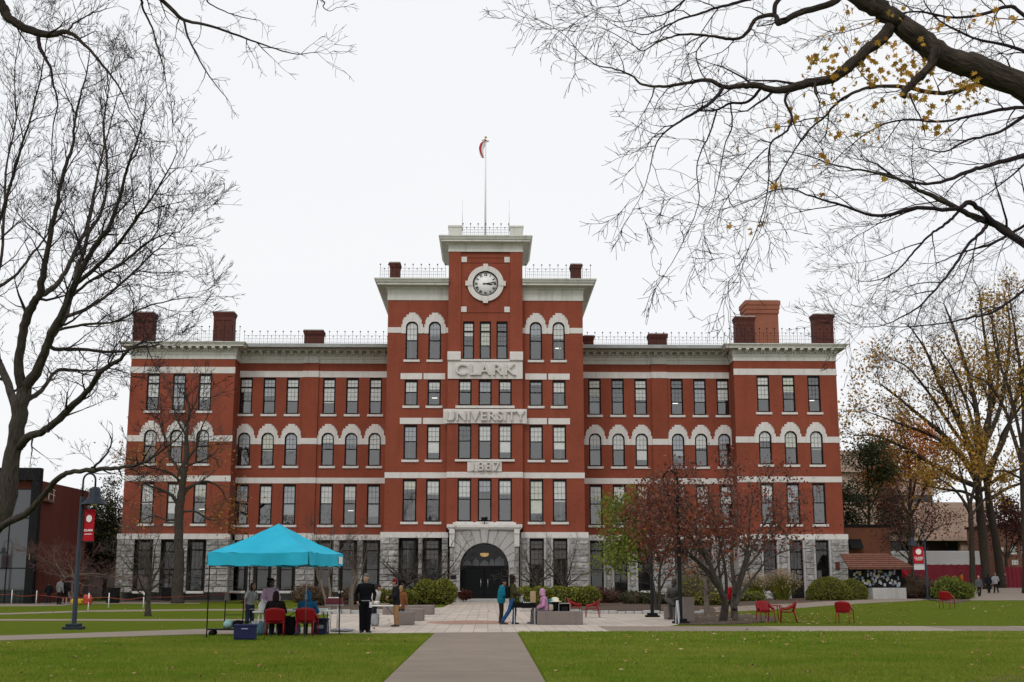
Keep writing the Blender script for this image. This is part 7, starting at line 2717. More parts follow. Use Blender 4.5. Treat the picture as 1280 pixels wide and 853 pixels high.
for a, c in zip(ln[:-1], ln[1:]):
    b.tube([a.lerp(c, t) - Vector((0, 0, .12 * math.sin(PI * t))) for t in [k / 8 for k in range(9)]], .018, 5)
b.v = [Vector(v) - ln[1] for v in b.v]
tag(b.build('orange_rope', C('orange_cord', (.3, .05, .025)), None, ln[1]), 'thin orange rope strung from stake to stake across the west lawn', 'rope')
q = tops[2][0]
lump_thing('orange_netting', 'bright orange bundle of safety netting beside a white stake', 'netting', (q.x - .1, q.y + .1, .35), (.2, .16, .26), C('safety_orange', (.42, .05, .025)), 18, .55)
lump_thing('yellow_sack', 'bright yellow sack lying by the rope at the west court', 'sack', GY(97, 88), (.42, .3, .2), C('bright_yellow', (.5, .33, .02)), 19, .3)
lump_thing('orange_sack', 'orange-brown sack lying next to the yellow one', 'sack', GY(105, 88.5), (.36, .3, .2), C('orange_brown', (.4, .13, .02)), 20, .3)
b = MB(); b.bbox(-.4, .4, -.35, .35, 0, 1.0, .05); b.bbox(-.43, .43, -.38, .38, 1.0, 1.14, .04)
tag(b.build('litter_bin', M['iron'], None, GY(141, 94)), 'black litter bin at the foot of the west pavilion corner', 'bin')
b = MB()      # park bench row by the court
for i, px in enumerate((22, 31)):
    pass
root = empty('iron_fence', GY(28, 90.5), 0, 'low dark iron railing along the court by the glass front', 'fence')
b = MB()
for k in range(18): b.bar((-3 + k * .35, 0, 0), (-3 + k * .35, 0, .95), .03)
for z in (.15, .9): b.bar((-3, 0, z), (3, 0, z), .045)
b.build('railing_bars' if False else 'railing', M['iron'], root)
# stone edging of the east bed
b = MB()
re = random.Random(5)
e = [G(652, 765), G(740, 767.6), G(836, 768.2), G(884, 767.2)]
for p_, q in zip(e[:-1], e[1:]):
    n = int((q - p_).length / .42)
    for k in range(n):
        c = p_.lerp(q, (k + .5) / n)
        b.bbox(c.x - .2, c.x + .19, c.y - .12, c.y + .12, 0, .16 + re.uniform(-.03, .04), .03)
b.v = [Vector(v) - e[1] for v in b.v]
tag(b.build('stone_edging', M['granite'], None, e[1]), 'row of rough stones edging the planted bed east of the entrance', 'edging')
b = MB()
e = [G(391, 768.8), G(450, 767.8), G(478, 766.5)]
for p_, q in zip(e[:-1], e[1:]):
    n = int((q - p_).length / .45)
    for k in range(n):
        c = p_.lerp(q, (k + .5) / n)
        b.bbox(c.x - .21, c.x + .2, c.y - .12, c.y + .12, 0, .2 + re.uniform(-.03, .04), .03)
b.v = [Vector(v) - e[1] for v in b.v]
tag(b.build('stone_edging', M['granite'], None, e[1]), 'row of rough stones edging the planted bed behind the standing man', 'edging')
# potted plant box beside the door
b = MB(); b.bbox(-.6, .6, -.4, .4, 0, .85, .03)
tag(b.build('planter_box', M['granite'], None, GY(570, 97.3)), 'grey stone planter box beside the entrance doors', 'planter')
# ------------------------------------------------------------------ people
def capsule(mb, a, b_, ra, rb, n=10):
    a, b_ = Vector(a), Vector(b_)
    d = b_ - a
    L = d.length
    if L < 1e-5: d = Vector((0, 0, 1e-4)); L = 1e-4
    u = d / L
    path, rad = [], []
    for k in range(4):
        t = PI / 2 * k / 4
        path.append(a - u * ra * math.cos(t)); rad.append(max(.0015, ra * math.sin(t)))
    path.append(a); rad.append(ra)
    path.append(b_); rad.append(rb)
    for k in range(1, 5):
        t = PI / 2 * k / 4
        path.append(b_ + u * rb * math.sin(t)); rad.append(max(.0015, rb * math.cos(t)))
    mb.tube(path, rad, n, True)


def ell_tube(mb, pts, n=16):
    """pts: (centre, half width along side vector, half depth along front vector, side, front)"""
    rings = []
    for c, w, d_, sx, fy in pts:
        c, sx, fy = Vector(c), Vector(sx), Vector(fy)
        rings.append([c + sx * w * math.cos(2 * PI * k / n) + fy * d_ * math.sin(2 * PI * k / n) for k in range(n)])
    vs = [p_ for r_ in rings for p_ in r_]
    fs = [(i * n + k, i * n + (k + 1) % n, (i + 1) * n + (k + 1) % n, (i + 1) * n + k) for i in range(len(rings) - 1) for k in range(n)]
    fs.append(list(range(n))[::-1]); fs.append([(len(rings) - 1) * n + k for k in range(n)])
    b = bmesh.new()
    vv = [b.verts.new(v) for v in vs]
    for f in fs: b.faces.new([vv[i] for i in f])
    bmesh.ops.recalc_face_normals(b, faces=b.faces[:])
    mb.addbm(b, 0, True)


def fuse(mb, voxel, smooth=2, name='fused'):
    """one continuous skin over overlapping volumes"""
    bm = bmesh.new()
    vv = [bm.verts.new(v) for v in mb.v]
    for f in mb.f:
        try: bm.faces.new([vv[i] for i in f])
        except ValueError: pass
    bmesh.ops.recalc_face_normals(bm, faces=bm.faces[:])
    me = bpy.data.meshes.new(name)
    bm.to_mesh(me); bm.free()
    o = bpy.data.objects.new(name, me)
    COL.objects.link(o)
    r = o.modifiers.new('r', 'REMESH'); r.mode = 'VOXEL'; r.voxel_size = voxel; r.use_smooth_shade = True
    if smooth:
        s = o.modifiers.new('s', 'SMOOTH'); s.iterations = smooth; s.factor = .5
    dg = bpy.context.evaluated_depsgraph_get()
    dg.update()
    out = bpy.data.meshes.new_from_object(o.evaluated_get(dg))
    bpy.data.objects.remove(o)
    bpy.data.meshes.remove(me)
    return out


def mesh_obj(name, me, mat, parent):
    me.materials.clear()
    me.materials.append(mat)
    me.name = name
    o = bpy.data.objects.new(name, me)
    COL.objects.link(o)
    o.parent = parent
    return o


V3 = Vector


def person(loc, rz, label, pose='stand', h=1.72, skin='skin_light', top=('coat', (.02, .02, .022)), legs=(.03, .03, .04), shoes=(.015, .015, .015), hair=('short', (.05, .03, .02)),
           hood=None, hat=None, J=None, vox=.011, sleeves=1.0, long_top=.0, female=False, lean=0.0, turn=0.0, wide=1.0, statue=None, name='person', cat='person', bulk=1.0, shorts=False, lw=1.0):
    """figure facing -Y in its own space; J overrides joints"""
    s = h / 1.72
    sit = pose == 'sit'
    sw = (.175 if female else .195) * wide
    hipz = .46 if sit else .9
    pel = V3((0, 0, hipz + (.05 if sit else .04)))
    tz = lambda z, y=0: V3((0, y, z))
    if sit:
        base = hipz + .05
        j = dict(pel=tz(base), waist=tz(base + .16, .01), chest=tz(base + .38, 0), neck=tz(base + .53, -.0), head=tz(base + .68, -.03))
        for sd, k in (('l', 1), ('r', -1)):
            j['hip' + sd] = V3((k * .09, 0, base - .02)); j['kn' + sd] = V3((k * .12, -.42, base - .0)); j['an' + sd] = V3((k * .12, -.4, .08)); j['toe' + sd] = V3((k * .13, -.56, .03))
            j['sh' + sd] = V3((k * sw, 0, base + .445)); j['el' + sd] = V3((k * (sw + .06), -.08, base + .2)); j['wr' + sd] = V3((k * .15, -.3, base + .12)); j['ha' + sd] = V3((k * .1, -.37, base + .11))
    else:
        j = dict(pel=tz(.93), waist=tz(1.06), chest=tz(1.28), neck=tz(1.45, .005), head=tz(1.6, -.02))
        for sd, k in (('l', 1), ('r', -1)):
            j['hip' + sd] = V3((k * .09, 0, .9)); j['kn' + sd] = V3((k * .105, -.01, .49)); j['an' + sd] = V3((k * .115, .02, .085)); j['toe' + sd] = V3((k * .15, -.14, .03))
            j['sh' + sd] = V3((k * sw, 0, 1.375)); j['el' + sd] = V3((k * (sw + .06), .02, 1.12)); j['wr' + sd] = V3((k * (sw + .075), -.05, .88)); j['ha' + sd] = V3((k * (sw + .075), -.075, .79))
    if lean:
        Rm = Matrix.Rotation(-lean, 3, 'X')
        for k in ('waist', 'chest', 'neck', 'head', 'shl', 'shr', 'ell', 'elr', 'wrl', 'wrr', 'hal', 'har'): j[k] = j['pel'] + Rm @ (j[k] - j['pel']) if False else j['pel'] + Matrix.Rotation(lean, 3, 'X') @ (j[k] - j['pel'])
    for k, v in (J or {}).items(): j[k] = V3(v)
    for k in j: j[k] = j[k] * s
    root = empty(name, loc, rz, label, cat)
    sx, fy = V3((1, 0, 0)), V3((0, 1, 0))
    up = (j['neck'] - j['pel']).normalized()
    fyt = (fy - up * fy.dot(up)).normalized()

    def torso(mb, e, low=0.0, cloth=False):
        hipw = (.165 if female else .155) * s + e
        pts = [(j['pel'] - V3((0, 0, (.1 + low) * s)), hipw * (1.0 if not cloth else 1.02), .105 * s + e, sx, fy),
               (j['pel'], hipw, .108 * s + e, sx, fyt),
               (j['waist'], (.122 if female else .14) * s * bulk + e, .095 * s * bulk + e, sx, fyt),
               (j['chest'] - up * .06 * s, (.148 if female else .165) * s * bulk + e, .115 * s * bulk + e, sx, fyt),
               (j['chest'] + up * .06 * s, (.15 if female else .172) * s * bulk + e, .11 * s * bulk + e, sx, fyt),
               (j['neck'] - up * .04 * s, .1 * s + e, .075 * s + e, sx, fyt),
               (j['neck'] + up * .01 * s, .055 * s + e, .055 * s + e, sx, fyt)]
        ell_tube(mb, pts)
        for sd in 'lr':
            capsule(mb, j['neck'] - up * .055 * s, j['sh' + sd], .056 * s + e * .8, .05 * s + e * .8)

    # ---- body
    b = MB()
    torso(b, 0)
    hd = j['head']
    hn = (hd - j['neck']).normalized()
    capsule(b, j['neck'] - up * .03 * s, hd - V3((0, -.015, .06)) * s, .055 * s, .05 * s)
    Mh = Matrix.Rotation(turn, 4, 'Z')
    def H_(x, y, z): return hd + (Mh @ V3((x, y, z))) * s
    b.ball(hd + V3((0, 0, .025)) * s, .076 * s, .094 * s, .105 * s, 16, 0, Mh)
    b.ball(H_(0, -.022, -.045), .06 * s, .068 * s, .075 * s, 14, 0, Mh)      # jaw
    b.ball(H_(0, -.098, -.012), .013 * s, .02 * s, .022 * s, 8, 0, Mh)       # nose
    capsule(b, H_(0, -.088, .015), H_(0, -.1, -.018), .009 * s, .012 * s, 8)
    for k in (-1, 1):
        b.ball(H_(k * .03, -.08, .026), .018 * s, .012 * s, .008 * s, 8, 0, Mh)   # brow
        b.ball(H_(k * .078, .008, -.005), .012 * s, .024 * s, .034 * s, 8, 0, Mh) # ear
        b.ball(H_(k * .045, -.062, -.03), .022 * s, .02 * s, .022 * s, 8, 0, Mh)  # cheek
    b.ball(H_(0, -.082, -.062), .024 * s, .012 * s, .009 * s, 8, 0, Mh)           # lips
    b.ball(H_(0, -.072, -.095), .024 * s, .018 * s, .018 * s, 8, 0, Mh)           # chin
    for sd, kx_ in (('l', 1), ('r', -1)):
        capsule(b, j['sh' + sd], j['el' + sd], .05 * s, .038 * s)
        capsule(b, j['el' + sd], j['wr' + sd], .038 * s, .026 * s)
        capsule(b, j['hip' + sd], j['kn' + sd], .082 * s, .056 * s)
        capsule(b, j['kn' + sd], j['an' + sd], .054 * s, .036 * s)
        capsule(b, j['kn' + sd].lerp(j['an' + sd], .15) + V3((0, .012, 0)) * s, j['kn' + sd].lerp(j['an' + sd], .5), .05 * s, .04 * s)
        capsule(b, j['an' + sd] + V3((0, .02, -.035)) * s, j['an' + sd].lerp(j['toe' + sd], .75), .033 * s, .022 * s)
        # palm, four fingers, thumb
        w, hnd = j['wr' + sd], j['ha' + sd]
        dd = (hnd - w).normalized()
        sdv = dd.cross(V3((kx_, 0, .2))).normalized()
        if sdv.length < .1: sdv = V3((0, 1, 0))
        nrm_ = dd.cross(sdv).normalized() * (1 if dd.cross(sdv).x * kx_ < 0 else -1)
        capsule(b, w, hnd, .025 * s, .03 * s)
        for q in (-1, 0, 1): capsule(b, w.lerp(hnd, .4) + sdv * q * .018 * s, hnd + sdv * q * .024 * s, .017 * s, .015 * s, 8)
        for q, ln in ((-1.5, .06), (-.5, .072), (.5, .068), (1.5, .052)):
            p0 = hnd + sdv * q * .019 * s
            p1 = p0 + (dd * .85 + nrm_ * .35) * ln * .5 * s
            p2 = p1 + (dd * .55 + nrm_ * .8) * ln * .5 * s
            capsule(b, p0, p1, .0105 * s, .0095 * s, 8); capsule(b, p1, p2, .0095 * s, .008 * s, 8)
        t0 = w.lerp(hnd, .35) - sdv * .026 * s
        t1 = t0 + (dd * .6 - sdv * .7 + nrm_ * .2).normalized() * .035 * s
        capsule(b, t0, t1, .013 * s, .011 * s, 8); capsule(b, t1, t1 + (dd * .9 + nrm_ * .3).normalized() * .03 * s, .011 * s, .009 * s, 8)
    if statue:
        # bronze: clothes, beard and all are one cast
        torso(b, .022 * s, .12)
        for sd in 'lr':
            capsule(b, j['sh' + sd], j['el' + sd], .07 * s, .06 * s); capsule(b, j['el' + sd], j['wr' + sd], .058 * s, .045 * s)
            capsule(b, j['hip' + sd], j['kn' + sd], .105 * s, .08 * s); capsule(b, j['kn' + sd], j['an' + sd], .075 * s, .062 * s)
            capsule(b, j['an' + sd] + V3((0, .02, -.03)) * s, j['toe' + sd], .048 * s, .04 * s)
        b.ball(H_(0, -.06, -.1), .055 * s, .05 * s, .05 * s, 12, 0, Mh)
        b.ball(H_(0, .015, .06), .082 * s, .095 * s, .08 * s, 14, 0, Mh)
        mesh_obj('figure', fuse(b, vox * 1.2, 2), statue, root)
        return root
    mesh_obj('body', fuse(b, vox, 1), M[skin], root)
    # ---- eyes
    b = MB()
    for k in (-1, 1): b.ball(H_(k * .03, -.0855, .012), .0085 * s, .006 * s, .006 * s, 8)
    b.build('eyes', M['clock_black'], root)
    # ---- clothes
    kind, col = top
    cm = M.setdefault('cloth_%d_%d_%d' % tuple(int(c * 1000) for c in col), clothmat(col))
    b = MB()
    e = {'shirt': .012, 'hoodie': .03, 'coat': .032, 'puffer': .04}[kind] * s
    torso(b, e, .04 + long_top, True)
    for sd in 'lr':
        w_ = j['el' + sd].lerp(j['wr' + sd], .88)
        if sleeves >= 1:
            capsule(b, j['sh' + sd], j['el' + sd], .052 * s + e, .045 * s + e)
            capsule(b, j['el' + sd], w_, .044 * s + e, .034 * s + e * .9)
            m_ = j['el' + sd]
            b.ball(m_, .05 * s + e, .05 * s + e, .05 * s + e, 10)
        else:
            capsule(b, j['sh' + sd], j['sh' + sd].lerp(j['el' + sd], .6), .055 * s + e, .055 * s + e)
    if kind in ('hoodie', 'coat', 'puffer') and not hood:
        b.ball(j['neck'] + V3((0, .055, -.01)) * s, .1 * s, .075 * s, .06 * s, 12)
    if kind in ('coat', 'shirt'):
        ell_tube(b, [(j['neck'] - up * .04 * s, .085 * s, .08 * s, sx, fyt), (j['neck'] + up * .008 * s, .07 * s, .07 * s, sx, fyt)], 14)
    if kind == 'puffer':
        for q in range(5):
            c = j['pel'].lerp(j['neck'], .02 + .19 * q)
            ell_tube(b, [(c - up * .05 * s, .165 * s + e, .115 * s + e, sx, fyt), (c, .182 * s + e, .13 * s + e, sx, fyt), (c + up * .05 * s, .165 * s + e, .115 * s + e, sx, fyt)]) if q < 4 else None
    mesh_obj({'shirt': 'shirt', 'hoodie': 'hoodie', 'coat': 'jacket', 'puffer': 'jacket'}[kind], fuse(b, vox * 1.25, 3), cm, root)
    lm = M.setdefault('cloth_%d_%d_%d' % tuple(int(c * 1000) for c in legs), clothmat(legs))
    b = MB()
    e = .018 * s * lw
    ell_tube(b, [(j['pel'] - V3((0, 0, .09)) * s, .16 * s + e, .11 * s + e, sx, fy), (j['pel'] + V3((0, 0, .04)) * s, .15 * s + e, .104 * s + e, sx, fy), (j['pel'] + V3((0, 0, .08)) * s, .14 * s + e, .1 * s + e, sx, fy)])
    for sd in 'lr':
        capsule(b, j['hip' + sd], j['kn' + sd], .084 * s + e, .06 * s + e)
        if not shorts: capsule(b, j['kn' + sd], j['an' + sd] + V3((0, 0, .02)) * s, .058 * s + e, .05 * s + e)
    mesh_obj('trousers', fuse(b, vox * 1.25, 2), lm, root)
    for sd in 'lr':
        b = MB()
        an, to = j['an' + sd], j['toe' + sd]
        f = (to - an); f.z = 0; f = f.normalized() if f.length > .01 else V3((0, -1, 0))
        z0 = min(an.z - .085 * s, to.z - .03 * s)
        heel = V3((an.x, an.y, z0)) - f * .05 * s
        capsule(b, heel + V3((0, 0, .04)) * s, heel + f * .12 * s + V3((0, 0, .045)) * s, .042 * s, .045 * s)
        capsule(b, heel + f * .1 * s + V3((0, 0, .035)) * s, heel + f * .22 * s + V3((0, 0, .032)) * s, .044 * s, .034 * s)
        capsule(b, V3((an.x, an.y, z0 + .05 * s)), an + V3((0, 0, .02)) * s, .045 * s, .046 * s)
        for q in b.v: pass
        me = fuse(b, vox, 2)
        for v in me.vertices: v.co.z = max(v.co.z, z0)
        mesh_obj('shoe', me, M.setdefault('shoe_%d_%d' % (int(shoes[0] * 1000), int(shoes[2] * 1000)), simple('shoe_leather', shoes, .5, .15)), root)
    # ---- hair / hood / hat
    hk, hc = hair
    hm = M.setdefault('hair_%d_%d' % (int(hc[0] * 1000), int(hc[2] * 1000)), hairmat(hc))
    b = MB()
    if hood:
        b.ball(H_(0, .025, .03), .105 * s, .115 * s, .128 * s, 16, 0, Mh)
        ell_tube(b, [(hd - V3((0, -.03, .13)) * s, .12 * s, .11 * s, sx, fy), (hd + V3((0, .03, -.02)) * s, .1 * s, .1 * s, sx, fy)], 14)
        me = fuse(b, vox * 1.2, 2)
        # open the hood in front of the face
        bm = bmesh.new(); bm.from_mesh(me)
        fwd = Mh @ V3((0, -1, 0))
        kill = [v for v in bm.verts if (v.co - H_(0, -.05, .0)).dot(fwd) > .025 * s and abs((v.co - hd).dot(Mh @ V3((1, 0, 0)))) < .085 * s and -.12 * s < v.co.z - hd.z < .1 * s]
        bmesh.ops.delete(bm, geom=kill, context='VERTS')
        bm.to_mesh(me); bm.free()
        mesh_obj('hood', me, M.setdefault('cloth_%d_%d_%d' % tuple(int(c * 1000) for c in hood), clothmat(hood)), root)
        b = MB()
    if hk == 'short':
        b.ball(H_(0, .01, .06), .086 * s, .104 * s, .088 * s, 14, 0, Mh)
        b.ball(H_(0, .045, .0), .078 * s, .065 * s, .085 * s, 14, 0, Mh)
    elif hk == 'long':
        b.ball(H_(0, .02, .045), .088 * s, .1 * s, .095 * s, 14, 0, Mh)
        b.ball(H_(0, .05, -.05), .092 * s, .06 * s, .15 * s, 14, 0, Mh)
        for k in (-1, 1): b.ball(H_(k * .075, .01, -.06), .03 * s, .05 * s, .13 * s, 10, 0, Mh)
    elif hk == 'curly':
        rc = random.Random(int(loc[0] * 10))
        b.ball(H_(0, .035, .05), .115 * s, .115 * s, .115 * s, 14, 0, Mh)
        b.ball(H_(0, .06, -.04), .11 * s, .08 * s, .12 * s, 14, 0, Mh)
        for _ in range(46):
            a, z = rc.uniform(.2, PI - .2), rc.uniform(-.12, .15)
            b.ball(H_(.115 * math.cos(a), .02 + .1 * math.sin(a), z), .03 * s, .03 * s, .03 * s, 6)
    if b.v and not (hood and hk == 'short'):
        mesh_obj('hair', fuse(b, vox, 1), hm, root)
    if hat:
        hk2, hc2 = hat
        b = MB()
        if hk2 == 'beanie':
            b.ball(H_(0, .012, .075), .095 * s, .108 * s, .095 * s, 16, 0, Mh)
            ell_tube(b, [(H_(0, .008, .04), .094 * s, .108 * s, sx, fy), (H_(0, .008, .075), .097 * s, .112 * s, sx, fy)], 18)
        else:
            b.ball(H_(0, .012, .06), .088 * s, .1 * s, .08 * s, 16, 0, Mh)
            ell_tube(b, [(H_(0, -.09, .055), .07 * s, .085 * s, sx, fy), (H_(0, -.09, .068), .07 * s, .085 * s, sx, fy)], 16)
        mesh_obj('hat', fuse(b, vox, 1), M.setdefault('cloth_%d_%d_%d' % tuple(int(c * 1000) for c in hc2), clothmat(hc2)), root)
    return root


def clothmat(col):
    m = NT('cloth')
    o = m.coord('Object')
    n1 = m.noise(o, 5, 5, .6, 1.5)
    n2 = m.noise(m.coord('Object', (1, 1, .45)), 13, 5, .6, .8)
    m.l(m.ramp(n1, [(.3, tuple(c * .75 for c in col)), (.7, tuple(min(1, c * 1.2) for c in col))]), m.b.inputs['Base Color'])
    m.b.inputs['Roughness'].default_value = .85
    m.b.inputs['Specular IOR Level'].default_value = .06
    m.l(m.bump(n2, .9, .035), m.b.inputs['Normal'])
    return m.mat


def hairmat(col):
    m = NT('hair')
    n = m.noise(m.coord('Object', (1, 1, .3)), 45, 4, .6)
    m.l(m.ramp(n, [(.3, tuple(c * .6 for c in col)), (.7, tuple(c * 1.3 for c in col))]), m.b.inputs['Base Color'])
    m.b.inputs['Roughness'].default_value = .75
    m.b.inputs['Specular IOR Level'].default_value = .12
    m.l(m.bump(n, .8, .01), m.b.inputs['Normal'])
    return m.mat


M['skin_light'] = simple('skin_light', (.42, .25, .18), .55, .1, 9)
M['skin_tan'] = simple('skin_tan', (.26, .14, .09), .55, .1, 9)
M['skin_dark'] = simple('skin_dark', (.09, .045, .03), .5, .1, 9)
DEG = lambda a: R(a)

# man in black in front of the paving
q = G(456, 791.5)
pr = person(q + V3((0, 0, .0)), R(12), 'man with short grey hair all in black, standing with a lanyard at his waist', 'stand', 1.82, 'skin_light', ('shirt', (.008, .008, .01)), (.008, .008, .011), (.01, .01, .01), ('short', (.14, .125, .105)), turn=R(-34), lw=1.9, bulk=1.18, wide=.98, vox=.009,
       J=dict(ell=(.28, .06, 1.13), wrl=(.24, -.08, .93), hal=(.21, -.12, .86), elr=(-.28, .06, 1.13), wrr=(-.25, -.05, .92), har=(-.23, -.09, .85), knl=(.09, -.02, .49), knr=(-.09, 0, .49), anl=(.085, .02, .085), anr=(-.085, .03, .085)))
b = MB()
ell_tube(b, [((0, 0, .985), .192, .15, (1, 0, 0), (0, 1, 0)), ((0, 0, 1.005), .195, .152, (1, 0, 0), (0, 1, 0))], 24)
b.build('belt_cord', simple('white_cord', (.35, .35, .37), .7, .1), pr)
b = MB(); b.bbox(.1, .19, -.2, -.185, .78, .96, .006); b.build('badge', simple('white_badge', (.6, .6, .62), .6, .05), pr)
# under the tent
lil = (.36, .2, .3)
person(GY(336, 39.0), R(25), 'person in a lilac hoodie with dark curly hair standing under the tent', 'stand', 1.66, 'skin_dark', ('hoodie', (.52, .33, .45)), (.02, .02, .025), (.02, .02, .02), ('curly', (.012, .01, .009)), turn=R(10), female=True, vox=.01, long_top=.06,
       J=dict(ell=(.25, -.05, 1.12), wrl=(.16, -.25, 1.02), hal=(.1, -.32, 1.0), elr=(-.25, -.04, 1.12), wrr=(-.16, -.24, 1.0), har=(-.1, -.3, .98)), lean=R(6))
person(GY(311, 39.8), R(50), 'person in a black and white vest half hidden behind the lilac hoodie', 'stand', 1.55, 'skin_tan', ('shirt', (.3, .3, .3)), (.03, .04, .07), (.1, .1, .1), ('long', (.02, .012, .01)), female=True, vox=.012, sleeves=.5,
       J=dict(ell=(.27, .0, 1.1), wrl=(.15, -.22, 1.0), hal=(.1, -.28, 1.0)), lean=R(10))
def seated(q, rz, z, **k):
    return person(q + V3((0, 0, z - .46)), rz, pose='sit', **k)
typ = dict(wrl=(.16, -.36, .78), hal=(.12, -.44, .79), wrr=(-.16, -.36, .78), har=(-.12, -.44, .79), ell=(.27, -.1, .72), elr=(-.27, -.1, .72))
person(qa + V3((0, .02, .0)), R(188), 'person in a black jacket seated with back turned in a red chair', 'sit', 1.7, 'skin_dark', ('coat', (.012, .01, .01)), (.015, .015, .02), (.015, .015, .015), ('long', (.02, .012, .009)), J=typ, vox=.011, lean=0, bulk=1.12)
person(qb + V3((0, .02, .0)), R(176), 'person in a blue hooded sweatshirt seated with back turned in a red chair', 'sit', 1.7, 'skin_light', ('hoodie', (.012, .08, .17)), (.015, .015, .02), (.015, .015, .015), ('short', (.03, .02, .015)), hood=(.012, .085, .18), J=typ, vox=.011, bulk=1.1)
# around the white table
person(GY(495, 45.2), R(-75), 'person in a maroon beanie, black jacket and tan trousers by the white table', 'stand', 1.66, 'skin_tan', ('coat', (.014, .014, .016)), (.28, .16, .075), (.012, .012, .012), ('short', (.02, .015, .012)), hat=('beanie', (.14, .015, .025)), vox=.011, female=True,
       J=dict(ell=(.24, -.08, 1.14), wrl=(.17, -.3, 1.08), hal=(.12, -.38, 1.08), elr=(-.24, -.06, 1.12), wrr=(-.17, -.28, 1.03), har=(-.12, -.36, 1.02)), lean=R(5))
person(GY(500.5, 47.5), R(170), 'person in a brown coat with fair hair, back turned behind the maroon beanie', 'stand', 1.42, 'skin_light', ('coat', (.18, .075, .03)), (.04, .06, .1), (.02, .02, .02), ('short', (.3, .2, .1)), vox=.012, long_top=.1)
person(GY(466.5, 48.0), R(60), 'person in white with a dark cap bending over the white table', 'stand', 1.5, 'skin_tan', ('hoodie', (.5, .48, .46)), (.03, .03, .04), (.02, .02, .02), ('short', (.02, .015, .012)), hat=('cap', (.06, .02, .03)), vox=.012, lean=R(22), turn=R(20))
# couple on the paving
person(G(626.5, 780), R(95), 'person in a teal puffer jacket with dark trousers at the small black table', 'stand', 1.66, 'skin_tan', ('puffer', (.008, .15, .22)), (.025, .02, .016), (.015, .012, .01), ('short', (.012, .01, .009)), vox=.011, turn=R(0), lean=R(6),
       J=dict(ell=(.25, -.12, 1.13), wrl=(.14, -.28, 1.15), hal=(.1, -.34, 1.17), elr=(-.25, -.1, 1.13), wrr=(-.15, -.28, 1.1), har=(-.1, -.35, 1.1)))
pr = person(G(641, 781), R(95), 'person with dark curly hair, olive jacket and wide blue jeans beside the teal jacket', 'stand', 1.78, 'skin_dark', ('coat', (.045, .042, .018)), (.018, .07, .17), (.012, .012, .012), ('curly', (.014, .01, .009)), vox=.011,
       J=dict(ell=(.25, -.08, 1.14), wrl=(.17, -.26, 1.12), hal=(.12, -.33, 1.12), elr=(-.25, -.05, 1.14), wrr=(-.17, -.24, 1.06), har=(-.12, -.31, 1.05), knr=(-.11, .14, .5), anr=(-.12, .38, .12), toer=(-.14, .24, .03), knl=(.1, -.08, .5), anl=(.1, -.05, .085), toel=(.12, -.21, .03)))
b = MB(); bag_mesh(b, (0, .2, .98), .15, .09, .22, 31, .12)
b.tube([(-.12, .2, 1.35), (-.15, .02, 1.5), (-.13, -.1, 1.35), (-.12, .0, 1.1)], .018, 6)
tag(b.build('shoulder_bag', M['black_cloth'], None, pr.location), 'black backpack worn by the person in the olive jacket', 'bag').rotation_euler.z = R(95)
# on the bench
bl = bench_c - V3((bench_w / 2, 0, 0))
person(V3((bl.x + .32, bl.y + .5, .03)), R(-85), 'person in a pink hood and grey trousers seated on the end of the granite bench', 'sit', 1.68, 'skin_light', ('hoodie', (.45, .22, .36)), (.14, .13, .135), (.06, .06, .065), ('short', (.05, .03, .02)), hood=(.47, .235, .38), vox=.01, lean=R(8),
       J=dict(knl=(.11, -.44, .5), anl=(.11, -.42, .085), knr=(-.11, -.46, .5), anr=(-.11, -.5, .085), toer=(-.12, -.66, .03)), bulk=1.1)
# red-clad person behind the trees
person(GY(918, 55), R(200), 'person in a red top half hidden behind the stems of the red-crowned tree', 'stand', 1.6, 'skin_tan', ('hoodie', (.4, .015, .02)), (.02, .02, .025), (.02, .02, .02), ('short', (.015, .012, .01)), hat=('beanie', (.02, .02, .022)), vox=.013)
# far people on the street path
person(GY(1224.5, 106), R(0), 'person in a grey jacket with pale hat walking down the street path', 'stand', 1.7, 'skin_light', ('coat', (.09, .095, .1)), (.015, .015, .02), (.02, .02, .02), ('short', (.1, .07, .05)), hat=('beanie', (.3, .28, .27)), vox=.014, J=dict(anl=(.11, .16, .11), anr=(-.11, -.16, .085), toer=(-.12, -.32, .03)))
person(GY(1236.5, 114), R(180), 'person in dark clothes walking away up the street path beside the grey sweater', 'stand', 1.72, 'skin_light', ('coat', (.014, .016, .022)), (.014, .014, .018), (.02, .02, .02), ('long', (.02, .014, .01)), vox=.014, J=dict(anl=(.11, .16, .11), anr=(-.11, -.16, .085), toer=(-.12, -.32, .03)))
pr = person(GY(1245.5, 114), R(180), 'person in a light grey sweater walking away with a dark shoulder bag', 'stand', 1.78, 'skin_light', ('hoodie', (.3, .3, .33)), (.014, .014, .018), (.02, .02, .02), ('short', (.2, .16, .12)), vox=.014, J=dict(anl=(.11, -.14, .085), toel=(.12, -.3, .03), anr=(-.11, .16, .11)))
b = MB(); bag_mesh(b, (-.3, .05, .75), .1, .16, .16, 33, .1); b.tube([(-.28, .05, 1.05), (-.05, .12, 1.5), (.02, -.1, 1.45)], .015, 6)
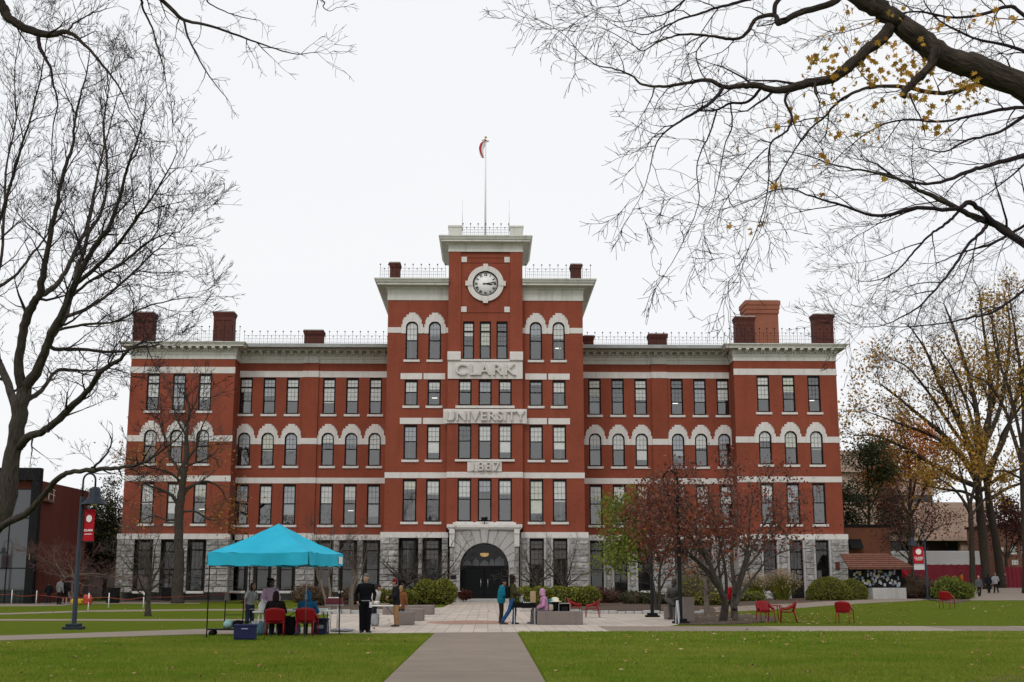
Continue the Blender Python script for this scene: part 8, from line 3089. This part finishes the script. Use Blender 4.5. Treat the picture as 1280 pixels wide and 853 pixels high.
tag(b.build('shoulder_bag', M['black_cloth'], None, pr.location), 'dark shoulder bag on the person in the light grey sweater', 'bag').rotation_euler.z = R(180)
person(GY(1203, 126), R(90), 'person in an orange vest near the red street barrier', 'stand', 1.7, 'skin_tan', ('shirt', (.5, .16, .02)), (.015, .015, .02), (.02, .02, .02), ('short', (.02, .015, .01)), vox=.016)
# far west court
person(GY(60, 89), R(200), 'person in black with a white patch, by the dark brick building', 'stand', 1.55, 'skin_tan', ('coat', (.012, .012, .013)), (.02, .02, .022), (.2, .2, .2), ('short', (.02, .015, .01)), vox=.014)
person(GY(73.5, 88), R(150), 'person in a grey sweatshirt standing at the west court', 'stand', 1.8, 'skin_light', ('hoodie', (.16, .16, .165)), (.012, .012, .014), (.02, .02, .02), ('short', (.04, .03, .02)), vox=.014)
person(GY(80.5, 88.3), R(190), 'person in a black top and shorts with bare legs beside the grey sweatshirt', 'stand', 1.76, 'skin_light', ('coat', (.012, .012, .014)), (.015, .015, .016), (.3, .3, .3), ('short', (.03, .02, .015)), vox=.014, shorts=True)

# bronze seated figure
bz = NT('dark_bronze')
n_ = bz.noise(bz.coord('Object'), 4, 6, .65)
bz.l(bz.ramp(n_, [(.3, (.018, .016, .014)), (.6, (.05, .044, .038)), (.8, (.07, .072, .062))]), bz.b.inputs['Base Color'])
bz.b.inputs['Roughness'].default_value = .5; bz.b.inputs['Metallic'].default_value = .35
q = G(845, 775)
person(q + V3((0, .25, .03)), R(-38), 'dark bronze seated man with crossed leg on a stone seat beside the lamp post', 'sit', 2.2, statue=bz.mat, name='bronze_statue', cat='statue', vox=.014,
       J=dict(knl=(.08, -.44, .58), anl=(.1, -.46, .09), toel=(.12, -.62, .03), knr=(-.06, -.42, .63), anr=(.22, -.52, .5), toer=(.3, -.64, .46), hipl=(.09, 0, .52), hipr=(-.09, 0, .52)))
b = MB(); b.bbox(-.42, .42, -.32, .45, 0, .5, .05)
o = b.build('granite_block', M['granite_bench'], None, q + V3((.05, .3, .02))); o.rotation_euler.z = R(-38)
tag(o, 'rough stone seat under the bronze figure', 'stone block')
